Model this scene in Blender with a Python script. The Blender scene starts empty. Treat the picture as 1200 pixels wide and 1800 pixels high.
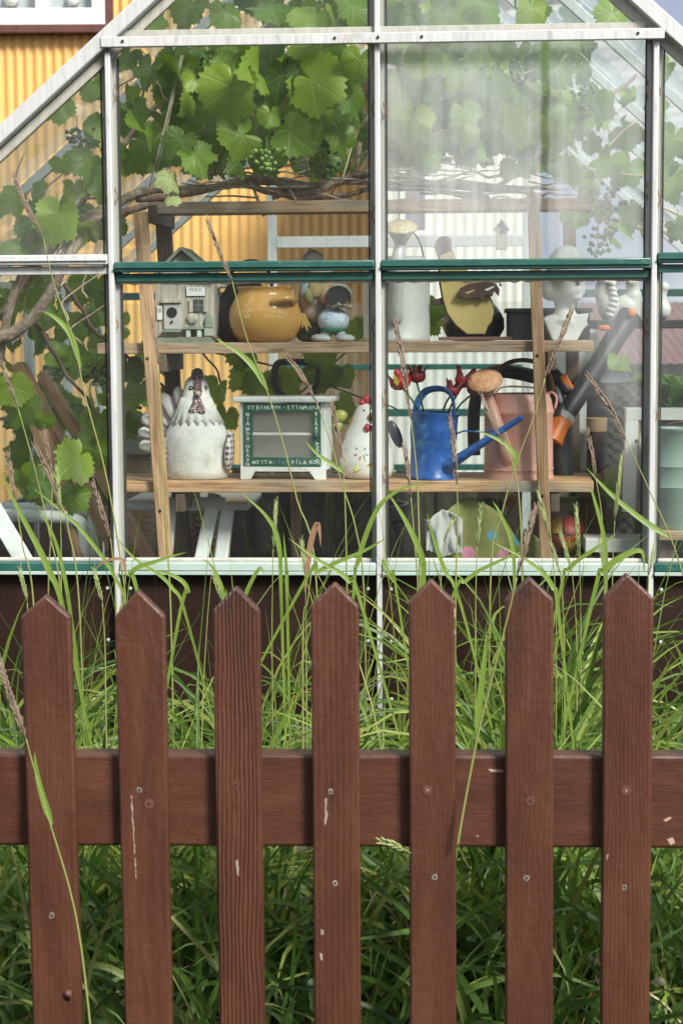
import bpy, bmesh, math, random
from mathutils import Vector, Matrix, Euler, noise as mnoise

random.seed(7)
SC = bpy.context.scene
COL = SC.collection

# ---------------------------------------------------------------- camera
F_PX = 3200.0
PITCH = math.atan(325.0 / F_PX)
ROLL = 0.0062
CAM = Vector((0.0, 0.0, 1.5))
cf = Vector((0, math.cos(PITCH), -math.sin(PITCH)))
cu0 = Vector((0, math.sin(PITCH), math.cos(PITCH)))
cr0 = Vector((1, 0, 0))
cr = cr0 * math.cos(ROLL) - cu0 * math.sin(ROLL)
cu = cu0 * math.cos(ROLL) + cr0 * math.sin(ROLL)
cam_d = bpy.data.cameras.new('camera')
cam_d.sensor_fit = 'HORIZONTAL'
cam_d.sensor_width = 24.0
cam_d.lens = 24.0 * F_PX / 1200.0
cam_d.clip_start = 0.05
cam_d.clip_end = 500.0
cam_d.dof.use_dof = True
cam_d.dof.focus_distance = 4.1
cam_d.dof.aperture_fstop = 9.0
cam = bpy.data.objects.new('camera', cam_d)
m = Matrix((cr, cu, -cf)).transposed().to_4x4()
m.translation = CAM
cam.matrix_world = m
COL.objects.link(cam)
SC.camera = cam

# ---------------------------------------------------------------- sky and sun
SUN_EL, SUN_AZ = math.radians(40), math.radians(142)   # azimuth from +Y clockwise: behind the camera, to its right
w = bpy.data.worlds.new('World')
SC.world = w
w.use_nodes = True
nt = w.node_tree
nt.nodes.clear()
wo = nt.nodes.new('ShaderNodeOutputWorld')
bg = nt.nodes.new('ShaderNodeBackground')
sky = nt.nodes.new('ShaderNodeTexSky')
sky.sky_type = 'NISHITA'
sky.sun_disc = False
sky.sun_elevation = SUN_EL
sky.sun_rotation = SUN_AZ
sky.air_density = 1.0
sky.dust_density = 2.0
tc = nt.nodes.new('ShaderNodeTexCoord')
cl = nt.nodes.new('ShaderNodeTexNoise')
cl.noise_dimensions = '4D'
cl.inputs['W'].default_value = 6.8
cl.inputs['Scale'].default_value = 1.6
cl.inputs['Detail'].default_value = 6
rp = nt.nodes.new('ShaderNodeValToRGB')
rp.color_ramp.elements[0].position = 0.43
rp.color_ramp.elements[0].color = (1.8, 1.95, 2.6, 1)
rp.color_ramp.elements[1].position = 0.66
rp.color_ramp.elements[1].color = (14.5, 14.5, 14.3, 1)
mx = nt.nodes.new('ShaderNodeMixRGB')
mx.inputs[0].default_value = 0.88
nt.links.new(tc.outputs['Generated'], cl.inputs['Vector'])
nt.links.new(cl.outputs['Fac'], rp.inputs[0])
nt.links.new(sky.outputs[0], mx.inputs[1])
nt.links.new(rp.outputs[0], mx.inputs[2])
nt.links.new(mx.outputs[0], bg.inputs[0])
bg.inputs[1].default_value = 0.085
nt.links.new(bg.outputs[0], wo.inputs[0])

sun_d = bpy.data.lights.new('sun', 'SUN')
sun_d.energy = 3.0
sun_d.angle = math.radians(16)
sun_d.color = (1.0, 0.95, 0.87)
sun = bpy.data.objects.new('sun', sun_d)
sdir = Vector((math.sin(SUN_AZ) * math.cos(SUN_EL), math.cos(SUN_AZ) * math.cos(SUN_EL), math.sin(SUN_EL)))
sun.rotation_euler = sdir.to_track_quat('Z', 'Y').to_euler()
sun.location = sdir * 30
COL.objects.link(sun)

SC.view_settings.view_transform = 'Standard'
SC.view_settings.look = 'None'
SC.view_settings.gamma = 1.0
SC.view_settings.use_curve_mapping = False
SC.view_settings.exposure = 1.42
SC.render.engine = 'CYCLES'
cy = SC.cycles
cy.use_denoising = True
cy.max_bounces = 8
cy.diffuse_bounces = 4
cy.glossy_bounces = 3
cy.transmission_bounces = 6
cy.transparent_max_bounces = 28
cy.caustics_reflective = False
cy.caustics_refractive = False
cy.sample_clamp_indirect = 6.0

# ---------------------------------------------------------------- frames: photo pixel -> place in the world
def ray(px, py):
    return cf + cr * ((px - 600) / F_PX) + cu * ((900 - py) / F_PX)

class Frame:
    """A wall-like frame: u along it, d behind it, z up."""
    def __init__(s, o, ang):
        s.a = math.radians(ang)
        s.o = Vector(o)
        s.ex = Vector((math.cos(s.a), -math.sin(s.a), 0))
        s.ey = Vector((math.sin(s.a), math.cos(s.a), 0))
    def w(s, u, d, z):
        v = s.o + s.ex * u + s.ey * d
        return Vector((v.x, v.y, z))
    def g(s, px, py, d):
        r = ray(px, py)
        t = (d - (CAM - s.o).dot(s.ey)) / r.dot(s.ey)
        p = CAM + r * t
        q = p - s.o
        return q.dot(s.ex), p.z
    def gz(s, px, py, z):
        """(u, d) where the view of that pixel meets height z"""
        r = ray(px, py)
        t = (z - CAM.z) / r.z
        q = CAM + r * t - s.o
        return q.dot(s.ex), q.dot(s.ey)

def at(px, py, Y):
    r = ray(px, py)
    return CAM + r * (Y / r.y)

_o = at(665, 575, 4.27)
GH = Frame((_o.x, _o.y, 0), 3.5)
_o = at(600, 575, 2.88)
FE = Frame((_o.x, _o.y, 0), 2.1)

# ---------------------------------------------------------------- mesh builder
class MB:
    def __init__(s):
        s.v, s.f, s.uv = [], [], {}
    def add(s, vs, fs, mat=None):
        n = len(s.v)
        if mat is None:
            s.v += [Vector(v) for v in vs]
        else:
            s.v += [mat @ Vector(v) for v in vs]
        s.f += [tuple(i + n for i in f) for f in fs]
        return s
    def box(s, c, size, rot=None):
        x, y, z = size[0] / 2, size[1] / 2, size[2] / 2
        vs = [(-x, -y, -z), (x, -y, -z), (x, y, -z), (-x, y, -z), (-x, -y, z), (x, -y, z), (x, y, z), (-x, y, z)]
        fs = [(0, 3, 2, 1), (4, 5, 6, 7), (0, 1, 5, 4), (1, 2, 6, 5), (2, 3, 7, 6), (3, 0, 4, 7)]
        M_ = Matrix.Translation(c)
        if rot is not None:
            M_ = M_ @ (rot.to_4x4() if not isinstance(rot, tuple) else Euler(rot).to_matrix().to_4x4())
        return s.add(vs, fs, M_)
    def bar(s, a, b, wx, wy, up=(0, 0, 1)):
        """box from point a to b, wx along the side, wy along 'up'"""
        a, b = Vector(a), Vector(b)
        z = (b - a)
        L = z.length
        z = z / L
        upv = Vector(up)
        x = z.cross(upv)
        if x.length < 1e-4:
            x = z.cross(Vector((0, 1, 0)))
        x.normalize()
        y = x.cross(z)
        R = Matrix((x, y, z)).transposed()
        return s.box((a + b) / 2, (wx, wy, L), R)
    def prism(s, poly, y0, y1, M_=None):
        """polygon of (x, z) extruded along y"""
        n = len(poly)
        vs = [(p[0], y0, p[1]) for p in poly] + [(p[0], y1, p[1]) for p in poly]
        fs = [tuple(range(n)), tuple(range(2 * n - 1, n - 1, -1))]
        fs += [(i, i + n, (i + 1) % n + n, (i + 1) % n) for i in range(n)]
        return s.add(vs, fs, M_)
    def lathe(s, prof, seg=32, c=(0, 0, 0), sx=1, sy=1, M_=None, cap=True):
        """profile of (r, z) round the z axis"""
        vs, fs = [], []
        for r, z in prof:
            for k in range(seg):
                t = 2 * math.pi * k / seg
                vs.append((c[0] + r * sx * math.cos(t), c[1] + r * sy * math.sin(t), c[2] + z))
        for i in range(len(prof) - 1):
            for k in range(seg):
                k2 = (k + 1) % seg
                fs.append((i * seg + k, i * seg + k2, (i + 1) * seg + k2, (i + 1) * seg + k))
        if cap:
            fs.append(tuple(range(seg - 1, -1, -1)))
            fs.append(tuple(range((len(prof) - 1) * seg, len(prof) * seg)))
        return s.add(vs, fs, M_)
    def tube(s, pts, rad, seg=8, sx=1.0, cap=True):
        pts = [Vector(p) for p in pts]
        n = len(pts)
        if not isinstance(rad, (list, tuple)):
            rad = [rad] * n
        vs, fs = [], []
        prev = None
        for i in range(n):
            t = (pts[min(i + 1, n - 1)] - pts[max(i - 1, 0)])
            if t.length < 1e-9:
                t = Vector((0, 0, 1))
            t.normalize()
            if prev is None:
                x = t.cross(Vector((0, 1, 0)))
                if x.length < 0.05:
                    x = t.cross(Vector((1, 0, 0)))
            else:
                x = prev - t * prev.dot(t)
            x.normalize()
            prev = x
            y = t.cross(x)
            for k in range(seg):
                a = 2 * math.pi * k / seg
                vs.append(pts[i] + (x * math.cos(a) * sx + y * math.sin(a)) * rad[i])
        for i in range(n - 1):
            for k in range(seg):
                k2 = (k + 1) % seg
                fs.append((i * seg + k, i * seg + k2, (i + 1) * seg + k2, (i + 1) * seg + k))
        if cap:
            fs.append(tuple(range(seg - 1, -1, -1)))
            fs.append(tuple(range((n - 1) * seg, n * seg)))
        return s.add(vs, fs)
    def ell(s, c, r, seg=20, rings=12, rot=None):
        vs, fs = [(0, 0, -1)], []
        for i in range(1, rings):
            p = -math.pi / 2 + math.pi * i / rings
            for k in range(seg):
                t = 2 * math.pi * k / seg
                vs.append((math.cos(p) * math.cos(t), math.cos(p) * math.sin(t), math.sin(p)))
        vs.append((0, 0, 1))
        for k in range(seg):
            fs.append((0, 1 + (k + 1) % seg, 1 + k))
        for i in range(rings - 2):
            for k in range(seg):
                k2 = (k + 1) % seg
                fs.append((1 + i * seg + k, 1 + i * seg + k2, 1 + (i + 1) * seg + k2, 1 + (i + 1) * seg + k))
        b = 1 + (rings - 2) * seg
        for k in range(seg):
            fs.append((b + k, b + (k + 1) % seg, len(vs) - 1))
        R = Matrix.Identity(4)
        if rot is not None:
            R = Euler(rot).to_matrix().to_4x4()
        if not isinstance(r, (list, tuple)):
            r = (r, r, r)
        return s.add(vs, fs, Matrix.Translation(c) @ R @ Matrix.Diagonal((r[0], r[1], r[2], 1)))
    def mesh(s, name, smooth=False, angle=None):
        me = bpy.data.meshes.new(name)
        me.from_pydata([tuple(v) for v in s.v], [], s.f)
        if smooth:
            me.polygons.foreach_set('use_smooth', [True] * len(me.polygons))
            if angle:
                me.set_sharp_from_angle(angle=math.radians(angle))
        me.update()
        return me
    def build(s, name, mat, parent=None, smooth=False, angle=None, bevel=0, seg=2, voxel=0, sm=0, loc=None, rot=None):
        me = s.mesh(name, smooth or voxel > 0, angle)
        o = bpy.data.objects.new(name, me)
        COL.objects.link(o)
        if mat is not None:
            me.materials.append(mat)
        if parent is not None:
            o.parent = parent
        if loc is not None:
            o.location = loc
        if rot is not None:
            o.rotation_euler = rot
        if voxel:
            r = o.modifiers.new('remesh', 'REMESH')
            r.mode = 'VOXEL'
            r.voxel_size = voxel
            r.use_smooth_shade = True
            if sm:
                q = o.modifiers.new('smooth', 'SMOOTH')
                q.factor = 0.5
                q.iterations = sm
        if bevel:
            b = o.modifiers.new('bevel', 'BEVEL')
            b.width = bevel
            b.segments = seg
            b.limit_method = 'ANGLE'
            b.angle_limit = math.radians(40)
        return o

def tag(o, label=None, cat=None, group=None, kind=None):
    if label: o['label'] = label
    if cat: o['category'] = cat
    if group: o['group'] = group
    if kind: o['kind'] = kind
    return o

def empty(name, loc, rz=0.0, label=None, cat=None, group=None):
    o = bpy.data.objects.new(name, None)
    o.empty_display_size = 0.05
    o.location = loc
    o.rotation_euler = (0, 0, rz)
    COL.objects.link(o)
    return tag(o, label, cat, group)

def link_copy(name, me, parent, loc, rot=None, scale=None):
    o = bpy.data.objects.new(name, me)
    COL.objects.link(o)
    o.parent = parent
    o.location = loc
    if rot is not None: o.rotation_euler = rot
    if scale is not None: o.scale = scale if isinstance(scale, (tuple, list, Vector)) else (scale,) * 3
    return o

def spline(pts, n=24):
    """Catmull-Rom through the points"""
    P = [Vector(p) for p in pts]
    P = [P[0] * 2 - P[1]] + P + [P[-1] * 2 - P[-2]]
    m_ = len(P) - 3
    out = []
    for i in range(n):
        t = i / (n - 1) * m_
        k = min(int(t), m_ - 1)
        f = t - k
        a, b, c, d = P[k:k + 4]
        out.append(0.5 * ((2 * b) + (c - a) * f + (2 * a - 5 * b + 4 * c - d) * f * f + (3 * b - a - 3 * c + d) * f ** 3))
    return out

# ---------------------------------------------------------------- materials
class S:
    """a node socket with arithmetic"""
    def __init__(s, nt, sock): s.nt, s.s = nt, sock
    def _m(s, op, *o):
        n = s.nt.nodes.new('ShaderNodeMath')
        n.operation = op
        for i, x in enumerate((s,) + o):
            if isinstance(x, S): s.nt.links.new(x.s, n.inputs[i])
            else: n.inputs[i].default_value = x
        return S(s.nt, n.outputs[0])
    def __add__(s, o): return s._m('ADD', o)
    def __sub__(s, o): return s._m('SUBTRACT', o)
    def __mul__(s, o): return s._m('MULTIPLY', o)
    def __truediv__(s, o): return s._m('DIVIDE', o)
    def abs(s): return s._m('ABSOLUTE')
    def min(s, o): return s._m('MINIMUM', o)
    def max(s, o): return s._m('MAXIMUM', o)
    def sin(s): return s._m('SINE')
    def pow(s, o): return s._m('POWER', o)
    def gt(s, o): return s._m('GREATER_THAN', o)
    def rng(s, a, b, c=0.0, d=1.0, smooth=True):
        n = s.nt.nodes.new('ShaderNodeMapRange')
        n.interpolation_type = 'SMOOTHSTEP' if smooth else 'LINEAR'
        s.nt.links.new(s.s, n.inputs[0])
        for i, x in enumerate((a, b, c, d)): n.inputs[i + 1].default_value = x
        return S(s.nt, n.outputs[0])

class Mat:
    def __init__(s, name):
        s.m = bpy.data.materials.new(name)
        s.m.use_nodes = True
        s.nt = s.m.node_tree
        s.nt.nodes.clear()
        s.out = s.nt.nodes.new('ShaderNodeOutputMaterial')
        s.b = s.nt.nodes.new('ShaderNodeBsdfPrincipled')
        s.nt.links.new(s.b.outputs[0], s.out.inputs[0])
        s.tcn = s.nt.nodes.new('ShaderNodeTexCoord')
        s._oi = None
    def n(s, t): return s.nt.nodes.new('ShaderNode' + t)
    def set(s, sock, v):
        i = sock if not isinstance(sock, str) else s.b.inputs[sock]
        if isinstance(v, S): s.nt.links.new(v.s, i)
        elif isinstance(v, (tuple, list)): i.default_value = tuple(v) + ((1,) if len(v) == 3 and len(i.default_value) == 4 else ())
        else: i.default_value = v
    def rand(s):
        n = s.n('ObjectInfo')
        return S(s.nt, n.outputs['Random'])
    def island(s):
        n = s.n('NewGeometry')
        return S(s.nt, n.outputs['Random Per Island'])
    def co(s, scale=(1, 1, 1), rnd=False, src='Object', rot=(0, 0, 0)):
        mp = s.n('Mapping')
        s.nt.links.new(s.tcn.outputs[src], mp.inputs[0])
        mp.inputs['Scale'].default_value = scale
        mp.inputs['Rotation'].default_value = rot
        if rnd:
            r = s.rand() * 37.0
            cx = s.n('CombineXYZ')
            for i in range(3): s.nt.links.new(r.s, cx.inputs[i])
            s.nt.links.new(cx.outputs[0], mp.inputs['Location'])
        return S(s.nt, mp.outputs[0])
    def xyz(s, v):
        n = s.n('SeparateXYZ')
        s.nt.links.new(v.s, n.inputs[0])
        return [S(s.nt, o) for o in n.outputs]
    def noise(s, v, scale=5, detail=4, rough=0.55, dist=0.0):
        n = s.n('TexNoise')
        s.nt.links.new(v.s, n.inputs['Vector'])
        n.inputs['Scale'].default_value = scale
        n.inputs['Detail'].default_value = detail
        n.inputs['Roughness'].default_value = rough
        n.inputs['Distortion'].default_value = dist
        return S(s.nt, n.outputs['Fac'])
    def wave(s, v, scale=5, dist=2, dscale=1, detail=2, axis='X'):
        n = s.n('TexWave')
        n.bands_direction = axis
        s.nt.links.new(v.s, n.inputs['Vector'])
        n.inputs['Scale'].default_value = scale
        n.inputs['Distortion'].default_value = dist
        n.inputs['Detail'].default_value = detail
        n.inputs['Detail Scale'].default_value = dscale
        return S(s.nt, n.outputs['Fac'])
    def voro(s, v, scale=5, feature='F1', out='Distance', randomness=1.0):
        n = s.n('TexVoronoi')
        n.feature = feature
        s.nt.links.new(v.s, n.inputs['Vector'])
        n.inputs['Scale'].default_value = scale
        n.inputs['Randomness'].default_value = randomness
        return S(s.nt, n.outputs[out])
    def ramp(s, f, stops):
        n = s.n('ValToRGB')
        e = n.color_ramp.elements
        while len(e) < len(stops): e.new(0.5)
        for i, (p, c) in enumerate(stops):
            e[i].position = p
            e[i].color = tuple(c) + (1,)
        s.nt.links.new(f.s, n.inputs[0])
        return S(s.nt, n.outputs[0])
    def mix(s, f, a, b, blend='MIX'):
        n = s.n('MixRGB')
        n.blend_type = blend
        s.set(n.inputs[0], f)
        for i, x in ((1, a), (2, b)):
            if isinstance(x, S): s.nt.links.new(x.s, n.inputs[i])
            else: n.inputs[i].default_value = tuple(x) + (1,)
        return S(s.nt, n.outputs[0])
    def bump(s, h, strength=0.3, dist=0.002, prev=None):
        n = s.n('Bump')
        n.inputs['Strength'].default_value = strength
        n.inputs['Distance'].default_value = dist
        s.nt.links.new(h.s, n.inputs['Height'])
        if prev is not None: s.nt.links.new(prev.s, n.inputs['Normal'])
        r = S(s.nt, n.outputs[0])
        s.nt.links.new(r.s, s.b.inputs['Normal'])
        return r
    def translucent(s, col, fac):
        t = s.n('BsdfTranslucent')
        s.set(t.inputs[0], col)
        m_ = s.n('MixShader')
        s.set(m_.inputs[0], fac)
        s.nt.links.new(s.b.outputs[0], m_.inputs[1])
        s.nt.links.new(t.outputs[0], m_.inputs[2])
        s.nt.links.new(m_.outputs[0], s.out.inputs[0])

_cache = {}
def plain(name, col, rough=0.5, var=0.25, vs=12.0, dirt=None, dirt_amt=0.5, ds=9.0, bump=0.15, bs=60.0, bd=0.002, metal=0.0, coat=0.0, rnd=True, spec=0.5):
    """painted / ceramic / stone surface: two-tone noise, dirt patches, fine relief"""
    if name in _cache: return _cache[name]
    M = Mat(name)
    c = M.co(rnd=rnd)
    n1 = M.noise(c, vs, 5, 0.6)
    dk = tuple(x * (1 - var) for x in col)
    lt = tuple(min(1, x * (1 + var * 0.6)) for x in col)
    base = M.ramp(n1, [(0.3, dk), (0.7, lt)])
    if dirt is not None:
        n2 = M.noise(c, ds, 8, 0.7, 0.4)
        base = M.mix(n2.rng(0.62 - 0.25 * dirt_amt, 0.75, 0, 0.9), base, dirt)
    M.set('Base Color', base)
    M.set('Roughness', M.noise(c, vs * 2, 3).rng(0.3, 0.7, max(0.02, rough - 0.1), min(1, rough + 0.1)))
    M.set('Metallic', metal)
    M.set('Specular IOR Level', spec)
    if coat: M.set('Coat Weight', coat); M.set('Coat Roughness', 0.06)
    if bump: M.bump(M.noise(c, bs, 4, 0.6), bump, bd)
    _cache[name] = M.m
    return M.m

def wood(name, c1, c2, grey=(0.3, 0.28, 0.26), g_amt=0.4, axis='X', sc=1.0, rough=0.75, bump=0.5):
    """weathered board with grain along the axis"""
    if name in _cache: return _cache[name]
    M = Mat(name)
    st = {'X': (1.2, 22, 22), 'Y': (22, 1.2, 22), 'Z': (22, 22, 1.2)}[axis]
    st = tuple(x * sc for x in st)
    c = M.co(st, rnd=True)
    g1 = M.noise(c, 3.0, 6, 0.65, 0.6)
    g2 = M.noise(c, 9.0, 3, 0.5)
    base = M.ramp(g1 * 0.6 + g2 * 0.4, [(0.34, tuple(x * 0.7 for x in c2)), (0.43, c2), (0.52, c1), (0.64, tuple(min(1, x * 1.25) for x in c1))])
    kn = M.voro(M.co({'X': (0.5, 3, 3), 'Y': (3, 0.5, 3), 'Z': (3, 3, 0.5)}[axis], rnd=True), 5.0)
    base = M.mix(kn.rng(0.03, 0.10, 0.8, 0.0), base, tuple(x * 0.4 for x in c2))
    st2 = {'X': (2.5, 9, 9), 'Y': (9, 2.5, 9), 'Z': (9, 9, 2.5)}[axis]
    w_ = M.noise(M.co(st2, rnd=True), 1.2, 6, 0.65)
    base = M.mix(w_.rng(0.62 - 0.3 * g_amt, 0.72), base, grey)
    dk = M.noise(M.co((6, 6, 6), rnd=True), 2.0, 5, 0.7)
    base = M.mix(dk.rng(0.6, 0.78, 0, 0.55), base, tuple(x * 0.35 for x in grey))
    M.set('Base Color', base)
    M.set('Roughness', rough)
    M.bump(g1 + g2 * 0.6, bump, 0.003)
    _cache[name] = M.m
    return M.m

# ================================================================= ground
def mat_ground():
    M = Mat('soil')
    c = M.co()
    n1, n2 = M.noise(c, 3, 6, 0.65), M.noise(c, 26, 5, 0.65)
    base = M.ramp(n2, [(0.3, (0.010, 0.008, 0.005)), (0.6, (0.026, 0.019, 0.012))])
    base = M.mix(n1.rng(0.45, 0.62), base, (0.015, 0.024, 0.008))
    M.set('Base Color', base)
    M.set('Roughness', 0.95)
    M.bump(n2, 0.8, 0.02)
    return M.m
SOIL = mat_ground()
prof = [(-60, 0.0), (-5, 0.0), (2.3, 0.0), (2.86, 0.06), (3.3, 0.20), (3.8, 0.36), (4.15, 0.42), (6, 0.42), (12, 0.42), (40, 0.6), (160, 0.9)]
xs = [-120, -30, -8] + [i * 0.5 - 4 for i in range(17)] + [8, 30, 120]
g = MB()
vs = [(x, y, z + (0.03 * mnoise.noise(Vector((x * 1.3, y * 1.7, 0))) if abs(x) < 5 and 2.5 < y < 4.6 else 0)) for y, z in prof for x in xs]
nx = len(xs)
fs = [(i * nx + k, i * nx + k + 1, (i + 1) * nx + k + 1, (i + 1) * nx + k) for i in range(len(prof) - 1) for k in range(nx - 1)]
g.add(vs, fs)
tag(g.build('ground', SOIL, smooth=True), 'dark garden soil rising gently from the fence to the greenhouse', 'ground', kind='structure')
GZ = lambda y: [prof[i][1] + (prof[i + 1][1] - prof[i][1]) * (y - prof[i][0]) / (prof[i + 1][0] - prof[i][0]) for i in range(len(prof) - 1) if prof[i][0] <= y <= prof[i + 1][0]][0]
FLOOR = 0.42

# ================================================================= picket fence
def mat_paint(name, seed, ridge=0.5, period=0.006, warp=0.012, axis='Z', dirt=0.3):
    """old red-brown paint over wood grain; relief only, the colour stays brown"""
    M = Mat(name)
    c0 = M.co()
    x, y, z = M.xyz(c0)
    if axis == 'X': x, z = z, x
    def comb(a, b, cc):
        n = M.n('CombineXYZ')
        for i, q in enumerate((a, b, cc)):
            M.set(n.inputs[i], q)
        return S(M.nt, n.outputs[0])
    low = comb(x * 9.0 + seed, y * 0.0 + seed * 1.7, z * 2.6 + seed)
    wv = (M.noise(low, 1.0, 3, 0.55) - 0.5) * warp * 4
    grain_v = comb((x + wv) * 1.0, y * 0.0 + seed, z * 0.035)
    wt = M.wave(grain_v, 2 * math.pi / 20 / period, 2.2, 1.5, 3) * M.noise(low, 2.2, 4, 0.6).rng(0.30, 0.62, 0.15, 1.0)
    fine = M.noise(comb((x + wv) * 1.0, y * 1.0, z * 0.05 + seed), 420, 4, 0.65)
    lump = M.noise(c0, 55, 4, 0.6)
    tone = M.noise(comb(x * 14 + seed, y * 14, z * 3 + seed), 1.0, 5, 0.6)
    base = M.ramp(tone, [(0.24, (0.040, 0.0145, 0.0082)), (0.5, (0.066, 0.0236, 0.0130)), (0.78, (0.102, 0.040, 0.0230))])
    gd = M.noise(comb(x * 30 + seed, y * 30, z * 9 + seed), 1.3, 7, 0.7)
    base = M.mix(gd.rng(0.60, 0.78, 0, dirt), base, (0.045, 0.03, 0.024))
    if axis == 'Z':      # grey-black weathering patches that sit at the exposed end grain
        tip = z.rng(-0.07, 0.03, 0.0, 0.26 if name[-1] in '36' else 0.12)
        base = M.mix((gd + tip).rng(0.66, 0.88, 0, 0.65), base, (0.020, 0.014, 0.011))
    base = M.mix(fine.rng(0.25, 0.42, 0.45, 0.0), base, (0.040, 0.015, 0.010))
    base = M.mix(wt.rng(0.0, 0.2, 0.22 * ridge, 0.0), base, (0.04, 0.015, 0.010))
    sp = M.noise(comb(x * 1.0 + seed, y, z * 0.45), 170, 2, 0.5)
    base = M.mix(sp.rng(0.80, 0.83, 0, 0.7), base, (0.52, 0.42, 0.34))
    M.set('Base Color', base)
    M.set('Roughness', fine.rng(0.3, 0.7, 0.30, 0.50))
    M.set('Specular IOR Level', 0.45)
    M.bump(wt * ridge + fine * 0.8 + lump * (0.9 if axis == 'Z' else 1.0), 0.8 if axis == 'Z' else 0.5, 0.0022)
    return M.m

CHIP = plain('bare_chip', (0.27, 0.21, 0.17), 0.7, bump=0)
SCREW = plain('screw_steel', (0.24, 0.2, 0.17), 0.55, metal=0.3)
SCREWP = plain('screw_paint', (0.10, 0.037, 0.026), 0.45)
HOLE = plain('screw_recess', (0.02, 0.012, 0.01), 0.8, bump=0)
fence = empty('picket_fence', FE.w(0, 0, 0), -FE.a, 'red-brown painted wooden picket fence with pointed slats and one broad rail', 'fence')
PK = [  # shoulder left, shoulder right, shoulder y, apex, bottom left, bottom right (photo px at y=1800), ridge, period, warp
    (36, 123, 1085, (79, 1046), 57, 143, 0.20, 0.010, 0.006),
    (201, 289, 1084, (242, 1037), 219, 302, 0.45, 0.021, 0.030),
    (373, 456, 1074, (414, 1031), 385, 465, 0.95, 0.0068, 0.007),
    (546, 630, 1066, (588, 1024), 552, 634, 0.38, 0.0105, 0.004),
    (718, 800, 1059, (757, 1018), 720, 802, 0.15, 0.0075, 0.010),
    (888, 973, 1055, (930, 1014), 888, 972, 0.18, 0.0085, 0.009),
    (1061, 1149, 1052, (1102, 1008), 1056, 1141, 0.28, 0.0065, 0.006),
]
PK = [(-137, -51, 1090, (-93, 1052), -112, -28, 0.5, 0.008, 0.01)] + PK + [(1236, 1322, 1048, (1278, 1006), 1226, 1311, 0.5, 0.008, 0.01)]
SCREWS = {1: [(91, 1610, 2), (119, 1750, 0)], 2: [(245, 1389, 2), (262, 1413, 1)], 3: [(414, 1380, 1)], 4: [(581, 1392, 2), (589, 1553, 2)],
          5: [(751, 1389, 1), (764, 1542, 2)], 6: [(932, 1408, 1), (925, 1544, 2)], 7: [(1100, 1390, 1), (1097, 1560, 2)], 0: [(-80, 1400, 1)], 8: [(1272, 1400, 1)]}
CHIPS = {2: [[(230, 1400), (232, 1399), (234, 1430), (236, 1470), (238, 1500), (236.5, 1503), (234, 1465), (232, 1435)], [(237, 1508), (238.5, 1508), (239.5, 1545), (238.5, 1543)]],
         3: [[(414, 1513), (418, 1512), (420, 1540), (416, 1538)]],
         4: [[(571, 1405), (575, 1404), (573, 1420), (575.5, 1432), (573, 1450), (570, 1449), (570.5, 1432)], [(563, 1634), (569, 1636), (568, 1645), (564, 1642)], [(562, 1676), (566, 1678), (567, 1690), (563, 1688)]],
         5: [[(797, 1070), (800, 1070), (800, 1088), (798, 1086)], [(798, 1108), (800, 1107), (800, 1118), (799, 1117)]],
         7: [[(1066, 1502), (1069, 1504), (1067, 1512), (1065, 1511)]]}
PT = 0.023
rj = random.Random(5)
def jag(ch):
    out = []
    for a, b in zip(ch, ch[1:] + ch[:1]):
        n_ = max(1, int(math.dist(a, b) / 4))
        out += [(a[0] + (b[0] - a[0]) * i / n_ + rj.uniform(-0.9, 0.9), a[1] + (b[1] - a[1]) * i / n_ + rj.uniform(-0.8, 0.8)) for i in range(n_)]
    return out
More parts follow.
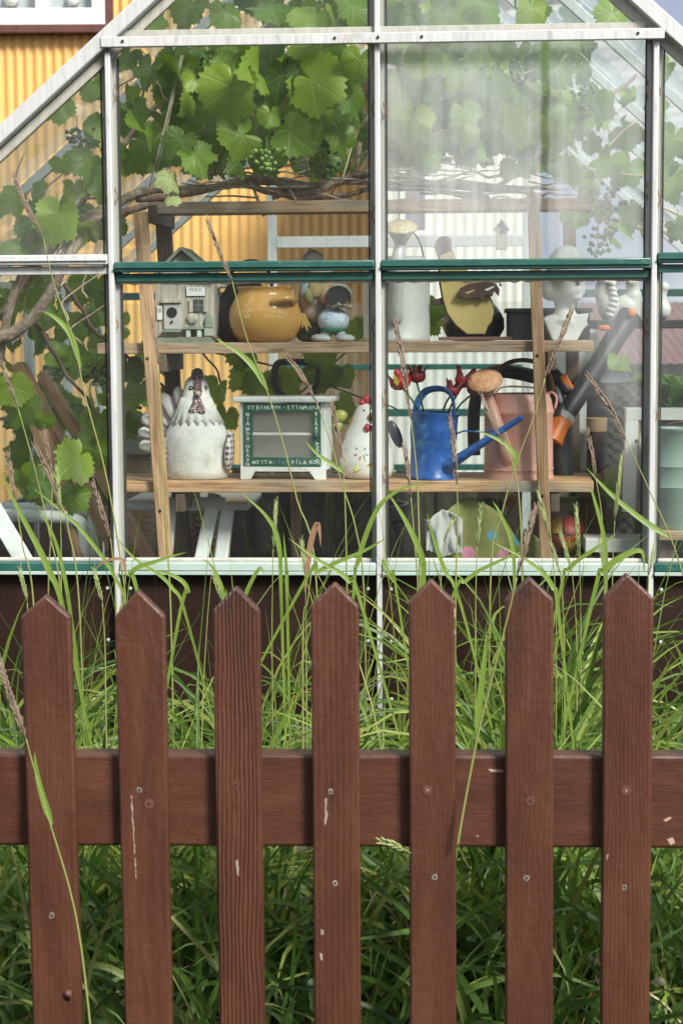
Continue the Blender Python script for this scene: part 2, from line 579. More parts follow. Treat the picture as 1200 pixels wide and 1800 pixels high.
for i, (a, b, sy, ap, c0_, c1_, rg, per, wp) in enumerate(PK):
    ua, za = FE.g(a, sy, 0); ub, zb = FE.g(b, sy, 0)
    up, zp = FE.g(ap[0], ap[1], 0)
    uc, zc = FE.g(c0_, 1800, 0); ud, zd = FE.g(c1_, 1800, 0)
    # on below the frame towards the ground
    k = (zc - 0.12) / (za - zc)
    ue, uf = uc + (uc - ua) * k, ud + (ud - ub) * k
    cx, cz = (ua + ub) / 2, za
    poly = [(ua - cx, za - cz), (ue - cx, 0.12 - cz), (uf - cx, 0.12 - cz), (ub - cx, zb - cz), (up - cx, zp - cz)]
    mb = MB().prism(poly, 0, PT)
    o = mb.build('picket', mat_paint('fence_paint_%d' % i, 3.1 * i + 1.3, rg, per, wp), fence, smooth=True, angle=35, bevel=0.0042, seg=3, loc=(cx, 0, cz))
    for (sx_, sy_, kind) in SCREWS.get(i, []):
        u, z = FE.g(sx_, sy_, 0)
        s_ = MB()
        if kind == 2:      # a broken open hole with torn paint round it
            rr = [0.0046 * rj.uniform(0.7, 1.2) for q in range(14)]
            s_.prism([(rr[q] * math.cos(q * 0.449), rr[q] * 1.2 * math.sin(q * 0.449)) for q in range(14)], -0.0004, 0.002)
            h = s_.build('screw', CHIP if i == 4 else SCREW, o, loc=(u - cx, 0, z - cz))
            MB().prism([(0.0021 * math.cos(q * 1.05), 0.0024 * math.sin(q * 1.05)) for q in range(6)], -0.0012, 0.001).build('socket', HOLE, h)
            MB().prism([(-0.0008, 0.004), (0.0009, 0.004), (0.0006, 0.010), (0.0002, 0.019)], -0.0003, 0.001).build('crack', HOLE, h)
            MB().prism([(-0.0009, -0.004), (-0.0004, -0.011), (0.0002, -0.016), (0.0008, -0.004)], -0.0003, 0.001).build('crack', HOLE, h)
        elif kind == 1:
            s_.lathe([(0.0078, 0.001), (0.0078, -0.0008), (0.0062, -0.0014), (0.0036, -0.0008)], 18, M_=Matrix.Rotation(-math.pi / 2, 4, 'X'))
            h = s_.build('screw', SCREWP, o, smooth=True, angle=30, loc=(u - cx, 0, z - cz))
            h.rotation_euler = (math.pi, 0, 0)
            MB().prism([(0.0024 * math.cos(q * 1.05), 0.0024 * math.sin(q * 1.05)) for q in range(6)], -0.0025, 0.002).build('socket', SCREW if i in (5, 7) else HOLE, h)
        else:              # a small knot painted over
            s_.lathe([(0.010, 0.001), (0.0085, -0.0006), (0.004, -0.0012), (0.002, -0.0004)], 14, M_=Matrix.Rotation(math.pi / 2, 4, 'X'), sx=0.8)
            s_.build('knot', SCREWP, o, smooth=True, loc=(u - cx, 0, z - cz))
    for ch in CHIPS.get(i, []):
        pts = [FE.g(px, py, 0) for px, py in jag(ch)]
        MB().prism([(u - cx, z - cz) for u, z in pts], -0.0005, 0.002).build('paint_chip', CHIP, o)
# rail: its face stands just behind the slats
_, zt = FE.g(600, 1327, PT + 0.001)
_, zb = FE.g(600, 1490, PT + 0.001)
mb = MB().box((0, PT + 0.001 + 0.0225, (zt + zb) / 2), (3.2, 0.045, zt - zb))
rail = mb.build('rail', mat_paint('rail_paint', 4.4, 0.06, 0.012, 0.006, 'X'), fence, smooth=True, angle=35, bevel=0.006, seg=3)
for ch in ([(1165, 1442), (1176, 1436), (1181, 1438), (1170, 1445)], [(1172, 1476), (1182, 1472), (1186, 1482), (1178, 1486)], [(836, 1470), (841, 1469), (840, 1472)], [(857, 1352), (884, 1354), (884, 1358), (862, 1357)]):
    MB().prism([FE.g(px, py, PT + 0.001) for px, py in ch], PT + 0.0004, PT + 0.003).build('paint_chip', plain('dry_chip', (0.36, 0.27, 0.2), 0.8), rail)
MB().box((0, PT + 0.001 + 0.0225, 0.22), (3.2, 0.045, 0.14)).build('rail', rail.data.materials[0], fence, smooth=True, angle=35, bevel=0.006, seg=3)

# ================================================================= greenhouse
def mat_alu(name, base=(0.62, 0.64, 0.65), rust=0.25, metal=0.25):
    M = Mat(name)
    c = M.co((1, 1, 1))
    cs = M.co((40, 40, 1.5))
    n1 = M.noise(cs, 3, 5, 0.6)
    b = M.ramp(n1, [(0.3, tuple(x * 0.78 for x in base)), (0.7, base)])
    d = M.noise(M.co((30, 30, 9)), 1.0, 7, 0.7)
    b = M.mix(d.rng(0.54, 0.72, 0, 0.6), b, (0.24, 0.25, 0.21))
    r = M.noise(M.co((22, 22, 6)), 0.9, 6, 0.7)
    b = M.mix(r.rng(0.74 - 0.14 * rust, 0.80, 0, 0.85 * min(1, rust * 3)), b, (0.30, 0.13, 0.05))
    M.set('Base Color', b)
    M.set('Metallic', metal)
    M.set('Roughness', n1.rng(0.2, 0.8, 0.34, 0.52))
    M.bump(M.noise(c, 300, 3), 0.12, 0.001)
    return M.m
ALU = mat_alu('white_oxidised_aluminium', (0.52, 0.53, 0.53), 0.55, 0.1)
ALUS = mat_alu('stained_aluminium', (0.42, 0.42, 0.37), 0.62, 0.05)
ALUG = mat_alu('grey_aluminium', (0.52, 0.54, 0.54), 0.1, 0.1)
GREEN = plain('green_enamel', (0.020, 0.085, 0.07), 0.35, 0.15, dirt=(0.12, 0.2, 0.18), dirt_amt=0.3, bump=0.08)
PALEG = plain('pale_green_enamel', (0.33, 0.42, 0.385), 0.4, 0.12, dirt=(0.30, 0.34, 0.3), dirt_amt=0.5, bump=0.08)
RUSTW = plain('rusty_wire', (0.20, 0.075, 0.025), 0.8, 0.4)
RUBBER = plain('black_rubber', (0.02, 0.022, 0.022), 0.7)
PUTTY = plain('old_putty', (0.46, 0.44, 0.40), 0.85, 0.3, dirt=(0.3, 0.3, 0.25), dirt_amt=0.6, bump=0.8, bs=120)

def mat_base():
    M = Mat('dark_rusty_steel')
    c = M.co((1, 1, 1))
    n1 = M.noise(c, 6, 7, 0.7)
    b = M.ramp(n1, [(0.3, (0.009, 0.0035, 0.0022)), (0.6, (0.019, 0.0068, 0.0038)), (0.8, (0.042, 0.015, 0.0075))])
    sp = M.noise(c, 130, 3, 0.6)
    b = M.mix(sp.rng(0.66, 0.8, 0, 0.5), b, (0.06, 0.027, 0.016))
    M.set('Base Color', b)
    M.set('Roughness', 0.6)
    M.set('Specular IOR Level', 0.25)
    M.bump(sp, 0.4, 0.001)
    return M.m
STEEL = mat_base()

def glass(name, dust_haze=0.05, mask=None, tint=(0.93, 0.96, 0.95), ior=1.5):
    if name in _cache: return _cache[name]
    M = Mat(name)
    M.nt.nodes.remove(M.b)
    c = M.co()
    tr = M.n('BsdfTransparent'); tr.inputs[0].default_value = tint + (1,)
    gl = M.n('BsdfGlossy'); gl.inputs['Roughness'].default_value = 0.015
    gl.inputs[0].default_value = (1, 1, 1, 1)
    nb = M.n('Bump'); nb.inputs['Strength'].default_value = 0.03; nb.inputs['Distance'].default_value = 0.02
    M.nt.links.new(M.noise(c, 2.5, 2).s, nb.inputs['Height'])
    M.nt.links.new(nb.outputs[0], gl.inputs['Normal'])
    ge = M.n('NewGeometry')
    vd = M.n('VectorMath'); vd.operation = 'DOT_PRODUCT'
    M.nt.links.new(ge.outputs['Normal'], vd.inputs[0]); M.nt.links.new(ge.outputs['Incoming'], vd.inputs[1])
    cs = S(M.nt, vd.outputs['Value']).abs()
    fr = (cs * -1.0 + 1.0).max(0.0).pow(5.0) * 0.96 + 0.04      # reflectance, the same from both faces of the thin sheet
    m1 = M.n('MixShader')
    M.nt.links.new(fr.s, m1.inputs[0]); M.nt.links.new(tr.outputs[0], m1.inputs[1]); M.nt.links.new(gl.outputs[0], m1.inputs[2])
    df = M.n('BsdfDiffuse'); df.inputs[0].default_value = (0.80, 0.82, 0.84, 1)
    smear = M.noise(M.co((1, 1, 1), rot=(0, 0.6, 0)), 5, 6, 0.6, 0.8).rng(0.3, 0.75, 0.65, 1.15)
    drip = M.noise(M.co((26, 26, 1.6)), 1.0, 5, 0.6).rng(0.35, 0.65, 0.75, 1.25)
    smear = smear * drip
    specks = M.noise(c, 150, 2).rng(0.74, 0.80, 0, 0.35)
    f = smear * dust_haze
    if mask is not None: f = mask(M, c, f)
    f = f + specks * 0.35
    tl = M.n('BsdfTranslucent'); tl.inputs[0].default_value = (0.80, 0.82, 0.84, 1)
    m3 = M.n('MixShader'); m3.inputs[0].default_value = 0.5
    M.nt.links.new(df.outputs[0], m3.inputs[1]); M.nt.links.new(tl.outputs[0], m3.inputs[2])
    m2 = M.n('MixShader')
    M.set(m2.inputs[0], f)
    M.nt.links.new(m1.outputs[0], m2.inputs[1]); M.nt.links.new(m3.outputs[0], m2.inputs[2])
    M.nt.links.new(m2.outputs[0], M.out.inputs[0])
    _cache[name] = M.m
    return M.m

def m_upper_right(M, c, f):      # dusty film plus painted sky reflection, gapped for a dark reflected streak, thinning downward
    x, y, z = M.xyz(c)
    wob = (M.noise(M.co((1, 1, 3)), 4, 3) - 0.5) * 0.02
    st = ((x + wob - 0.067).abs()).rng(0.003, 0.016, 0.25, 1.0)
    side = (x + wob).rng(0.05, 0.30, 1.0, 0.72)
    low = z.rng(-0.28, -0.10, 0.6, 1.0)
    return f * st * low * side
def m_lower_right(M, c, f):      # sky reflection painted as haze, denser towards the right edge and the top
    x, y, z = M.xyz(c)
    n_ = (M.noise(c, 4, 4) - 0.5) * 0.25
    a = (x * 1.2 + z * 0.55 + n_).rng(0.16, 0.45, 0.03, 1.0)
    return f * a
def m_left(M, c, f):  # haze grows towards the left edge
    x, y, z = M.xyz(c)
    return f * (x * -1.0 + (M.noise(c, 6, 4) - 0.5) * 0.4).rng(-0.2, 0.3, 0.35, 1.0)
CLEAR = glass('clear_glass', 0.010)
FILM = glass('filmed_glass', 0.03)
DUSTSKY = glass('dust_sky_haze_glass', 0.27, m_upper_right)
HAZY = glass('sky_haze_glass', 0.20, m_lower_right)
HAZL = glass('mild_haze_glass', 0.13, m_left)
ROOFG = glass('roof_glass', 0.06)

gh = empty('greenhouse', GH.w(0, 0, 0), -GH.a, 'white and green aluminium framed gabled glass greenhouse on a rusty steel base', 'greenhouse')
uL, uR = GH.g(199, 520, 0)[0], GH.g(1147, 520, 0)[0]
UE0, UE1 = uL - 0.63, uR + 0.63
zTop = GH.g(665, 70, 0)[1]
zMid = GH.g(665, 473, 0)[1]
zMidL = GH.g(100, 464, 0)[1]
zMidR = GH.g(1180, 460, 0)[1]
zSill = GH.g(665, 995, 0)[1]
zSoil = 0.40
p1, p2 = GH.g(0, 243, 0), GH.g(235, 25, 0)
sl = (p2[1] - p1[1]) / (p2[0] - p1[0])
rafL = lambda u: p1[1] + sl * (u - p1[0])
q1, q2 = GH.g(1120, 0, 0), GH.g(1200, 72, 0)
sr = (q2[1] - q1[1]) / (q2[0] - q1[0])
rafR = lambda u: q1[1] + sr * (u - q1[0])
uRg = (q1[1] - sr * q1[0] - p1[1] + sl * p1[0]) / (sl - sr)
zRg = rafL(uRg)
zE = (rafL(UE0) + rafR(UE1)) / 2
print('greenhouse', uL, uR, UE0, UE1, 'zE', zE, rafL(UE0), rafR(UE1), 'ridge', uRg, zRg, 'mid', zMid, zMidL, zMidR, 'sill', zSill, zTop)
NB, BAY = 5, 0.61
D1 = NB * BAY

def part(mb, name, mat, bevel=0.002, **k):
    return mb.build(name, mat, gh, smooth=True, angle=35, bevel=bevel, **k)

def post(u, z0, z1, lean=0.0, wide=0.026):
    zc = (z0 + z1) / 2
    o = part(MB().box((0, -0.008, 0), (0.0125, 0.028, z1 - z0)), 'post', ALU, loc=(u, 0, zc))
    MB().box((0, 0.013, 0), (wide + 0.010, 0.0095, z1 - z0 - 0.004)).build('flange', ALUS, o, bevel=0.001)
    for s in (-1, 1):
        MB().box((s * (wide / 2 + 0.0075), 0.0055, 0), (0.0035, 0.005, z1 - z0 - 0.02)).build('rubber_seal', RUBBER, o)
    return o
post(uL, zSoil, rafL(uL) - 0.035)
post(0.0, zSoil, zRg - 0.03)
post(uR, zSoil, rafR(uR) - 0.035)
# front rafters: a broad white outer face, a grey seal inside it
for (ua, za, ub, zb, sgn) in ((UE0, rafL(UE0), uRg, zRg, 1), (UE1, rafR(UE1), uRg, zRg, -1)):
    part(MB().bar((ua, -0.012, za), (ub, -0.012, zb), 0.044, 0.034, up=(-sgn * 0.69, 0, 0.72)), 'rafter', ALU, bevel=0.003)
    off = Vector((sgn * 0.69, 0, -0.72)) * 0.030
    part(MB().bar(Vector((ua, 0.004, za)) + off, Vector((ub, 0.004, zb)) + off * 1.0, 0.016, 0.022, up=(-sgn * 0.69, 0, 0.72)), 'rafter_seal', ALUS)
# long bar across the gable, with its upper lip and fixing holes
hb = part(MB().box(((uL + uR) / 2 + 0.002, -0.031, zTop), (uR - uL + 0.028, 0.014, 0.024)), 'crossbar', ALU)
MB().box(((uL + uR) / 2, -0.006, zTop + 0.022), (uR - uL - 0.05, 0.012, 0.015)).build('lip', ALUS, hb, bevel=0.001)
for px in (215, 588, 664, 741, 1121):
    u, z = GH.g(px, 68, -0.04)
    MB().lathe([(0.0034, -0.004), (0.0034, 0.004)], 12, M_=Matrix.Translation((u, -0.0365, zTop + 0.001)) @ Matrix.Rotation(math.pi / 2, 4, 'X')).build('fixing_hole', HOLE, hb, smooth=True, angle=40)
# horizontal bars at mid height
def midbar(u0, u1, z, mat, name='crossbar', under=True):
    o = part(MB().box(((u0 + u1) / 2, -0.012, z + 0.009), (u1 - u0, 0.030, 0.024)), name, mat, bevel=0.003)
    MB().box(((u0 + u1) / 2, -0.0295, z + 0.008), (u1 - u0 - 0.002, 0.005, 0.003)).build('groove_lip', mat, o)
    MB().box(((u0 + u1) / 2, -0.004, z - 0.015), (u1 - u0 - 0.004, 0.014, 0.019)).build('lower_lip', mat, o, bevel=0.0015)
    if under:
        rnd = random.Random(int(abs(u0) * 1000))
        n = 40
        vs, fs = [], []
        for i in range(n + 1):
            x = u0 + 0.012 + (u1 - u0 - 0.024) * i / n
            h = 0.004 + 0.005 * rnd.random()
            vs += [(x, -0.003, z - 0.024), (x, -0.003, z - 0.025 - h), (x, 0.004, z - 0.024), (x, 0.004, z - 0.025 - h)]
        for i in range(n):
            a = i * 4
            fs += [(a, a + 1, a + 5, a + 4), (a + 1, a + 3, a + 7, a + 5)]
        MB().add(vs, fs).build('putty_bead', PUTTY, o, smooth=True)
    return o
pw = 0.0075
midbar(uL + pw, -pw, zMid, GREEN)
midbar(pw, uR - pw, zMid, GREEN)
midbar(uR + pw, UE1 - 0.03, zMidR, GREEN, under=False)
midbar(UE0 + 0.03, uL - pw, zMidL, ALU, under=False)
# sills and base panels, bay by bay
edges = [UE0, uL, 0.0, uR, UE1]
for i in range(4):
    u0, u1 = edges[i] + pw, edges[i + 1] - pw
    o = part(MB().box(((u0 + u1) / 2, -0.010, zSill), (u1 - u0, 0.032, 0.020)), 'sill', GREEN if i in (0, 3) else PALEG, bevel=0.003)
    MB().box(((u0 + u1) / 2, -0.016, zSill - 0.0145), (u1 - u0 - 0.001, 0.026, 0.008)).build('drip_edge', PALEG, o, bevel=0.001)
    MB().box(((u0 + u1) / 2, 0.006, zSill + 0.014), (u1 - u0 - 0.02, 0.012, 0.009)).build('putty_bead', PUTTY, o, bevel=0.003)
    bp = part(MB().box(((u0 + u1) / 2, 0.006, (zSill - 0.02 + 0.3) / 2), (u1 - u0 - 0.002, 0.006, zSill - 0.02 - 0.3)), 'base_panel', STEEL, bevel=0.001)
    for zz in (0.035, 0.16, 0.30):
        for e in (u0 + 0.02, u1 - 0.02):
            MB().lathe([(0.0042, 0.0), (0.0042, 0.002), (0.002, 0.0032)], 12, M_=Matrix.Translation((e, 0.003, zSill - 0.02 - zz)) @ Matrix.Rotation(math.pi / 2, 4, 'X')).build('rivet', ALUG, bp, smooth=True, angle=40)
# glazing clips: rusty spring wires in a kinked line along the posts
def clip(u, z, sgn, h=0.034):
    p = [(0, 0), (0, h * 0.25), (sgn * 0.005, h * 0.4), (sgn * 0.005, h * 0.75), (0, h * 0.9), (0, h * 1.2)]
    part(MB().tube([(u + a, -0.002, z + b) for a, b in p], 0.0013, 6), 'glazing_clip', RUSTW, bevel=0)
for (px, py, sgn) in ((190, 172, -1), (203, 178, 1), (190, 365, -1), (203, 360, 1), (204, 585, 1), (193, 690, -1), (657, 205, -1), (674, 210, 1), (657, 392, -1), (657, 590, -1), (676, 715, 1), (676, 850, 1), (1138, 172, -1), (1156, 175, 1), (1138, 350, -1), (1156, 365, 1), (1136, 590, -1), (1150, 745, 1), (1135, 800, -1)):
    u, z = GH.g(px, py, -0.002)
    clip(u, z, sgn)

def pane(poly, mat, d=0.005, name='pane'):
    """poly of (u, z) in the gable plane"""
    cx = sum(p[0] for p in poly) / len(poly); cz = sum(p[1] for p in poly) / len(poly)
    return part(MB().prism([(p[0] - cx, p[1] - cz) for p in poly], 0, 0.004), name, mat, bevel=0, loc=(cx, d, cz))
gx = 0.010
lo = zSill + 0.012
pane([(uL + gx, lo), (-gx, lo), (-gx, zMid - 0.02), (uL + gx, zMid - 0.02)], CLEAR)
pane([(gx, lo), (uR - gx, lo), (uR - gx, zMid - 0.02), (gx, zMid - 0.02)], HAZY)
pane([(UE0 + gx, lo), (uL - gx, lo), (uL - gx, zMidL - 0.02), (UE0 + gx, zMidL - 0.02)], CLEAR)
pane([(uR + gx, lo), (UE1 - gx, lo), (UE1 - gx, zMidR - 0.02), (uR + gx, zMidR - 0.02)], FILM)
pane([(uL + gx, zMid + 0.015), (-gx, zMid + 0.015), (-gx, zTop), (uL + gx, zTop)], CLEAR)
pane([(gx, zMid + 0.015), (uR - gx, zMid + 0.015), (uR - gx, zTop), (gx, zTop)], DUSTSKY)
pane([(UE0 + 0.03, zMidL + 0.015), (uL - gx, zMidL + 0.015), (uL - gx, rafL(uL) - 0.045), (UE0 + 0.03, zMidL + 0.02)], HAZL)
pane([(uR + gx, zMidR + 0.015), (UE1 - 0.03, zMidR + 0.015), (UE1 - 0.03, zMidR + 0.02), (uR + gx, rafR(uR) - 0.045)], HAZL)
pane([(uL + 0.03, zTop + 0.002), (-gx, zTop + 0.002), (-gx, rafL(-gx) - 0.04), (uL + 0.03, rafL(uL + 0.03) - 0.04)], FILM)
pane([(gx, zTop + 0.002), (uR - 0.03, zTop + 0.002), (uR - 0.03, rafR(uR - 0.03) - 0.04), (uRg, zRg - 0.04), (gx, rafL(gx) - 0.04)], HAZL)

# roof bars, eaves, side walls, back gable
def roofpane(a, b, d0, d1):
    (ua, za), (ub, zb) = a, b
    n = Vector((-(zb - za), 0, ub - ua)).normalized()
    if n.z < 0: n = -n
    v = [Vector((ua, d0, za)), Vector((ub, d0, zb)), Vector((ub, d1, zb)), Vector((ua, d1, za))]
    c = sum(v, Vector()) / 4
    q = [x - c for x in v] + [x - c + n * 0.004 for x in v]
    part(MB().add(q, [(3, 2, 1, 0), (4, 5, 6, 7), (0, 1, 5, 4), (1, 2, 6, 5), (2, 3, 7, 6), (3, 0, 4, 7)]), 'roof_pane', ROOFG, bevel=0, loc=c)
for (ue, zz, sgn, nm) in ((UE0, zE, 1, 'l'), (UE1, zE, -1, 'r')):
    up = (-sgn * 0.69, 0, 0.72)
    for k in range(1, NB + 1):
        part(MB().bar((ue, k * BAY, zz), (uRg, k * BAY, zRg), 0.018 if k < NB else 0.035, 0.026, up=up), 'roof_bar', ALUG)
        part(MB().box((ue, k * BAY, (zz + zSoil) / 2), (0.035, 0.02, zz - zSoil)), 'side_post', ALUG)
    part(MB().box((ue, D1 / 2, zz), (0.045, D1, 0.04)), 'eave_rail', ALUG)
    part(MB().box((ue, D1 / 2, zSill), (0.03, D1 - 0.06, 0.02)), 'side_sill', GREEN)
    part(MB().box((ue, D1 / 2, (zSill - 0.02 + 0.3) / 2), (0.006, D1 - 0.04, zSill - 0.02 - 0.3)), 'base_panel', STEEL, bevel=0.001)
    um = ue + (uRg - ue) * 0.5; zm = zz + (zRg - zz) * 0.5
    for k in range(NB):
        roofpane((ue, zz + 0.02), (um, zm + 0.02), k * BAY + 0.012, (k + 1) * BAY - 0.012)
        roofpane((um, zm + 0.025), (uRg, zRg + 0.025), k * BAY + 0.012, (k + 1) * BAY - 0.012)
        part(MB().box((0, 0, 0), (0.004, BAY - 0.024, zz - 0.03 - lo)), 'side_pane', ROOFG, bevel=0, loc=(ue, (k + 0.5) * BAY, (zz - 0.03 + lo) / 2))
part(MB().box((uRg, D1 / 2, zRg), (0.06, D1 + 0.04, 0.05)), 'ridge_bar', ALUG)
# back gable: a door bay in the middle, fixed panes beside it
bu0, bz = GH.g(478, 426, D1); bu1 = GH.g(926, 426, D1)[0]
bh = lambda u: (zE + (zRg - zE) * (u - UE0) / (uRg - UE0)) if u < uRg else (zE + (zRg - zE) * (UE1 - u) / (UE1 - uRg))
for u in (bu0, bu1):
    part(MB().box((u, D1, (bh(u) + zSoil) / 2), (0.035, 0.03, bh(u) - zSoil - 0.04)), 'back_post', ALU)
part(MB().box(((bu0 + bu1) / 2, D1 - 0.002, bz), (bu1 - bu0 - 0.036, 0.03, 0.045)), 'back_crossbar', ALU)
MBs = [(UE0, bu0), (bu1, UE1)]
zg = GH.g(600, 645, D1)[1]
for a, b in MBs:
    part(MB().box(((a + b) / 2, D1, zE), (b - a - 0.04, 0.02, 0.03)), 'back_crossbar', GREEN)
part(MB().box(((bu0 + bu1) / 2, D1 - 0.02, zg), (bu1 - bu0 - 0.04, 0.02, 0.022)), 'door_rail', GREEN)
zg2 = GH.g(600, 725, D1)[1]
part(MB().box(((bu0 + bu1) / 2, D1 - 0.02, zg2), (bu1 - bu0 - 0.04, 0.02, 0.03)), 'door_rail', GREEN)
um_ = GH.g(655, 600, D1)[0]
part(MB().box((um_, D1 - 0.02, (bz + zSoil) / 2 - 0.03), (0.03, 0.018, bz - zSoil - 0.1)), 'door_stile', ALU)
part(MB().box(((UE0 + UE1) / 2, D1, zSill), (UE1 - UE0 - 0.04, 0.026, 0.024)), 'back_sill', GREEN)
part(MB().box(((UE0 + UE1) / 2, D1, (zSill - 0.02 + 0.3) / 2), (UE1 - UE0 - 0.05, 0.006, zSill - 0.02 - 0.3)), 'base_panel', STEEL)
for a, b in ((UE0, bu0), (bu0, um_), (um_, bu1), (bu1, UE1)):
    part(MB().box((0, 0, 0), (b - a - 0.03, 0.004, zE - 0.03 - lo)), 'back_pane', ROOFG, bevel=0, loc=((a + b) / 2, D1 + 0.006, (zE - 0.03 + lo) / 2))

# ================================================================= houses behind
def corrugated(x0, x1, z0, z1, y, pitch, amp, mat, name, parent, holes=()):
    """sheet metal cladding with real waves; rectangles in 'holes' stay open"""
    n = int((x1 - x0) / pitch * 6)
    mb = MB()
    zs = sorted({z0, z1} | {h[2] for h in holes} | {h[3] for h in holes})
    X = [x0 + (x1 - x0) * i / n for i in range(n + 1)]
    vs = [(x, y + amp * math.sin(2 * math.pi * x / pitch), z) for z in zs for x in X]
    fs = []
    for j in range(len(zs) - 1):
        for i in range(n):
            xc, zc = (X[i] + X[i + 1]) / 2, (zs[j] + zs[j + 1]) / 2
            if any(h[0] < xc < h[1] and h[2] < zc < h[3] for h in holes): continue
            a = j * (n + 1) + i
            fs.append((a, a + 1, a + n + 2, a + n + 1))
    mb.add(vs, fs)
    return mb.build(name, mat, parent, smooth=True)

YEL = plain('ochre_sheet_paint', (0.62, 0.35, 0.10), 0.5, 0.14, vs=2.0, dirt=(0.50, 0.29, 0.10), dirt_amt=0.4, bump=0.05)
WHT = plain('white_sheet_paint', (0.50, 0.49, 0.455), 0.5, 0.08, vs=2.0, dirt=(0.55, 0.54, 0.48), dirt_amt=0.4, bump=0.05)
WINW = plain('white_window_paint', (0.58, 0.58, 0.56), 0.5, 0.08, bump=0.05)
BRN = plain('brown_trim_paint', (0.085, 0.03, 0.022), 0.5, 0.2)
DARKIN = plain('dark_room', (0.20, 0.20, 0.22), 0.9, 0.3, vs=1.0, bump=0)
CURT = plain('net_curtain', (0.55, 0.56, 0.60), 0.9, 0.2, vs=4.0, bump=0)
HY = 10.0
xw = at(655, 500, HY).x
zw_ = lambda py: at(100, py, HY).z
wx0, wx1 = at(-140, 20, HY).x, at(186, 20, HY).x
wz0 = at(90, 46, HY).z
house = empty('corrugated_house', (0, HY, 0), 0, 'ochre yellow corrugated house with white framed window behind the greenhouse', 'house')
corrugated(-6, xw, 0.3, 4.6, 0, 0.052, 0.007, YEL, 'wall', house, holes=[(wx0, wx1, wz0, wz0 + 1.2)])
MB().box(((-6 + xw) / 2, 2.5, 2.45), (xw + 6 - 0.1, 4.9, 4.3)).build('house_core', DARKIN, house)
MB().prism([(-6.2, 4.5), (xw + 0.2, 4.5), (xw + 0.2, 4.62), (-6.2, 4.62)], -0.35, 5.2).build('roof', BRN, house)
win = MB()
wc = (wx0 + wx1) / 2
fw = at(186, 20, HY).x - at(176, 20, HY).x
win.box((wx0 + 0.04, -0.02, wz0 + 0.6), (0.08, 0.06, 1.2)).box((wx1 - 0.035, -0.02, wz0 + 0.6), (0.07, 0.06, 1.2)).box((wc, -0.022, wz0 + 0.045), (wx1 - wx0, 0.06, 0.09))
wm = at(75, 20, HY).x
win.box((wm, -0.021, wz0 + 0.64), (0.065, 0.058, 1.1))
wo_ = win.build('window', WINW, house, bevel=0.004)
MB().box(((wx0 + wm) / 2, -0.005, wz0 + 0.64), (wm - wx0 - 0.14, 0.004, 1.1)).build('pane', CLEAR, wo_)
MB().box(((wx1 + wm) / 2, -0.005, wz0 + 0.64), (wx1 - wm - 0.10, 0.004, 1.1)).build('pane', CLEAR, wo_)
MB().box((wc, 0.03, wz0 + 0.6), (wx1 - wx0, 0.004, 1.2)).build('curtain', CURT, wo_)
MB().box((wc + 0.03, -0.035, wz0 - 0.022), (wx1 - wx0 + 0.12, 0.09, 0.044)).build('sill', BRN, wo_, bevel=0.004)
MB().box((wx1 + 0.022, -0.018, wz0 + 0.6), (0.042, 0.05, 1.2)).build('casing', BRN, wo_)
for vx, vz, vr in ((at(128, 20, HY).x, 0.11, 0.05), (at(20, 20, HY).x, 0.11, 0.06)):
    MB().lathe([(vr * 0.5, 0), (vr * 0.8, vr * 0.6), (vr * 0.55, vr * 1.3), (vr * 0.8, vr * 2.2), (vr * 0.2, vr * 2.6)], 14, c=(vx, 0.012, wz0 + vz)).build('ornament', WINW, wo_, smooth=True)

AY = 9.2
ax0, ax1 = at(663, 500, AY).x, at(948, 500, AY).x
azt = at(800, 130, AY).z
ann = empty('white_annex', (0, AY, 0), 0, 'low white clad outbuilding with a small window beyond the greenhouse door', 'outbuilding')
awx0, awx1 = at(708, 500, AY).x, at(752, 500, AY).x
awz0, awz1 = at(708, 408, AY).z, at(708, 290, AY).z
corrugated(ax0, ax1, 0.3, azt, 0, 0.05, 0.0035, WHT, 'wall', ann, holes=[(awx0, awx1, awz0, awz1)])
MB().box(((ax0 + ax1) / 2, 1.5, (0.3 + azt) / 2), (ax1 - ax0 - 0.02, 2.96, azt - 0.34)).build('annex_core', WHT, ann)
MB().prism([(ax0 - 0.08, azt), (ax1 + 0.1, azt), (ax1 + 0.1, azt + 0.1), (ax0 - 0.08, azt + 0.1)], -0.2, 3.1).build('roof', plain('grey_roof', (0.3, 0.31, 0.32), 0.5), ann)
wq = MB().box(((awx0 + awx1) / 2, -0.01, (awz0 + awz1) / 2), (awx1 - awx0 + 0.03, 0.012, awz1 - awz0 + 0.03)).build('window', WINW, ann)
MB().box(((awx0 + awx1) / 2, -0.019, (awz0 + awz1) / 2), (awx1 - awx0 - 0.03, 0.004, awz1 - awz0 - 0.03)).build('pane', plain('dark_window', (0.16, 0.14, 0.18), 0.1, bump=0), wq)
hb_ = at(800, 395, AY).z

# low shed with a maroon roof beyond the right-hand panes
SY = 13.0
sx0, sx1 = at(1075, 560, SY).x, at(1420, 560, SY).x
s_z0, s_z1 = at(1100, 640, SY).z, at(1100, 552, SY).z
shed = empty('garden_shed', (0, SY, 0), 0, 'low garden shed with a dull maroon sheet roof behind the greenhouse plants', 'shed')
MB().box(((sx0 + sx1) / 2, 0.9, (s_z0 + 0.3) / 2), (sx1 - sx0 - 0.1, 1.7, s_z0 - 0.3)).build('wall', plain('grey_boards', (0.30, 0.29, 0.27), 0.8), shed)
rb = MB()
n = 40
vs = []
for i in range(n + 1):
    x = sx0 + (sx1 - sx0) * i / n
    dz = 0.012 * (i % 2)
    vs += [(x, -0.2, s_z0 + dz), (x, 1.9, s_z1 + 0.10 + dz)]
rb.add(vs, [(2 * i, 2 * i + 2, 2 * i + 3, 2 * i + 1) for i in range(n)])
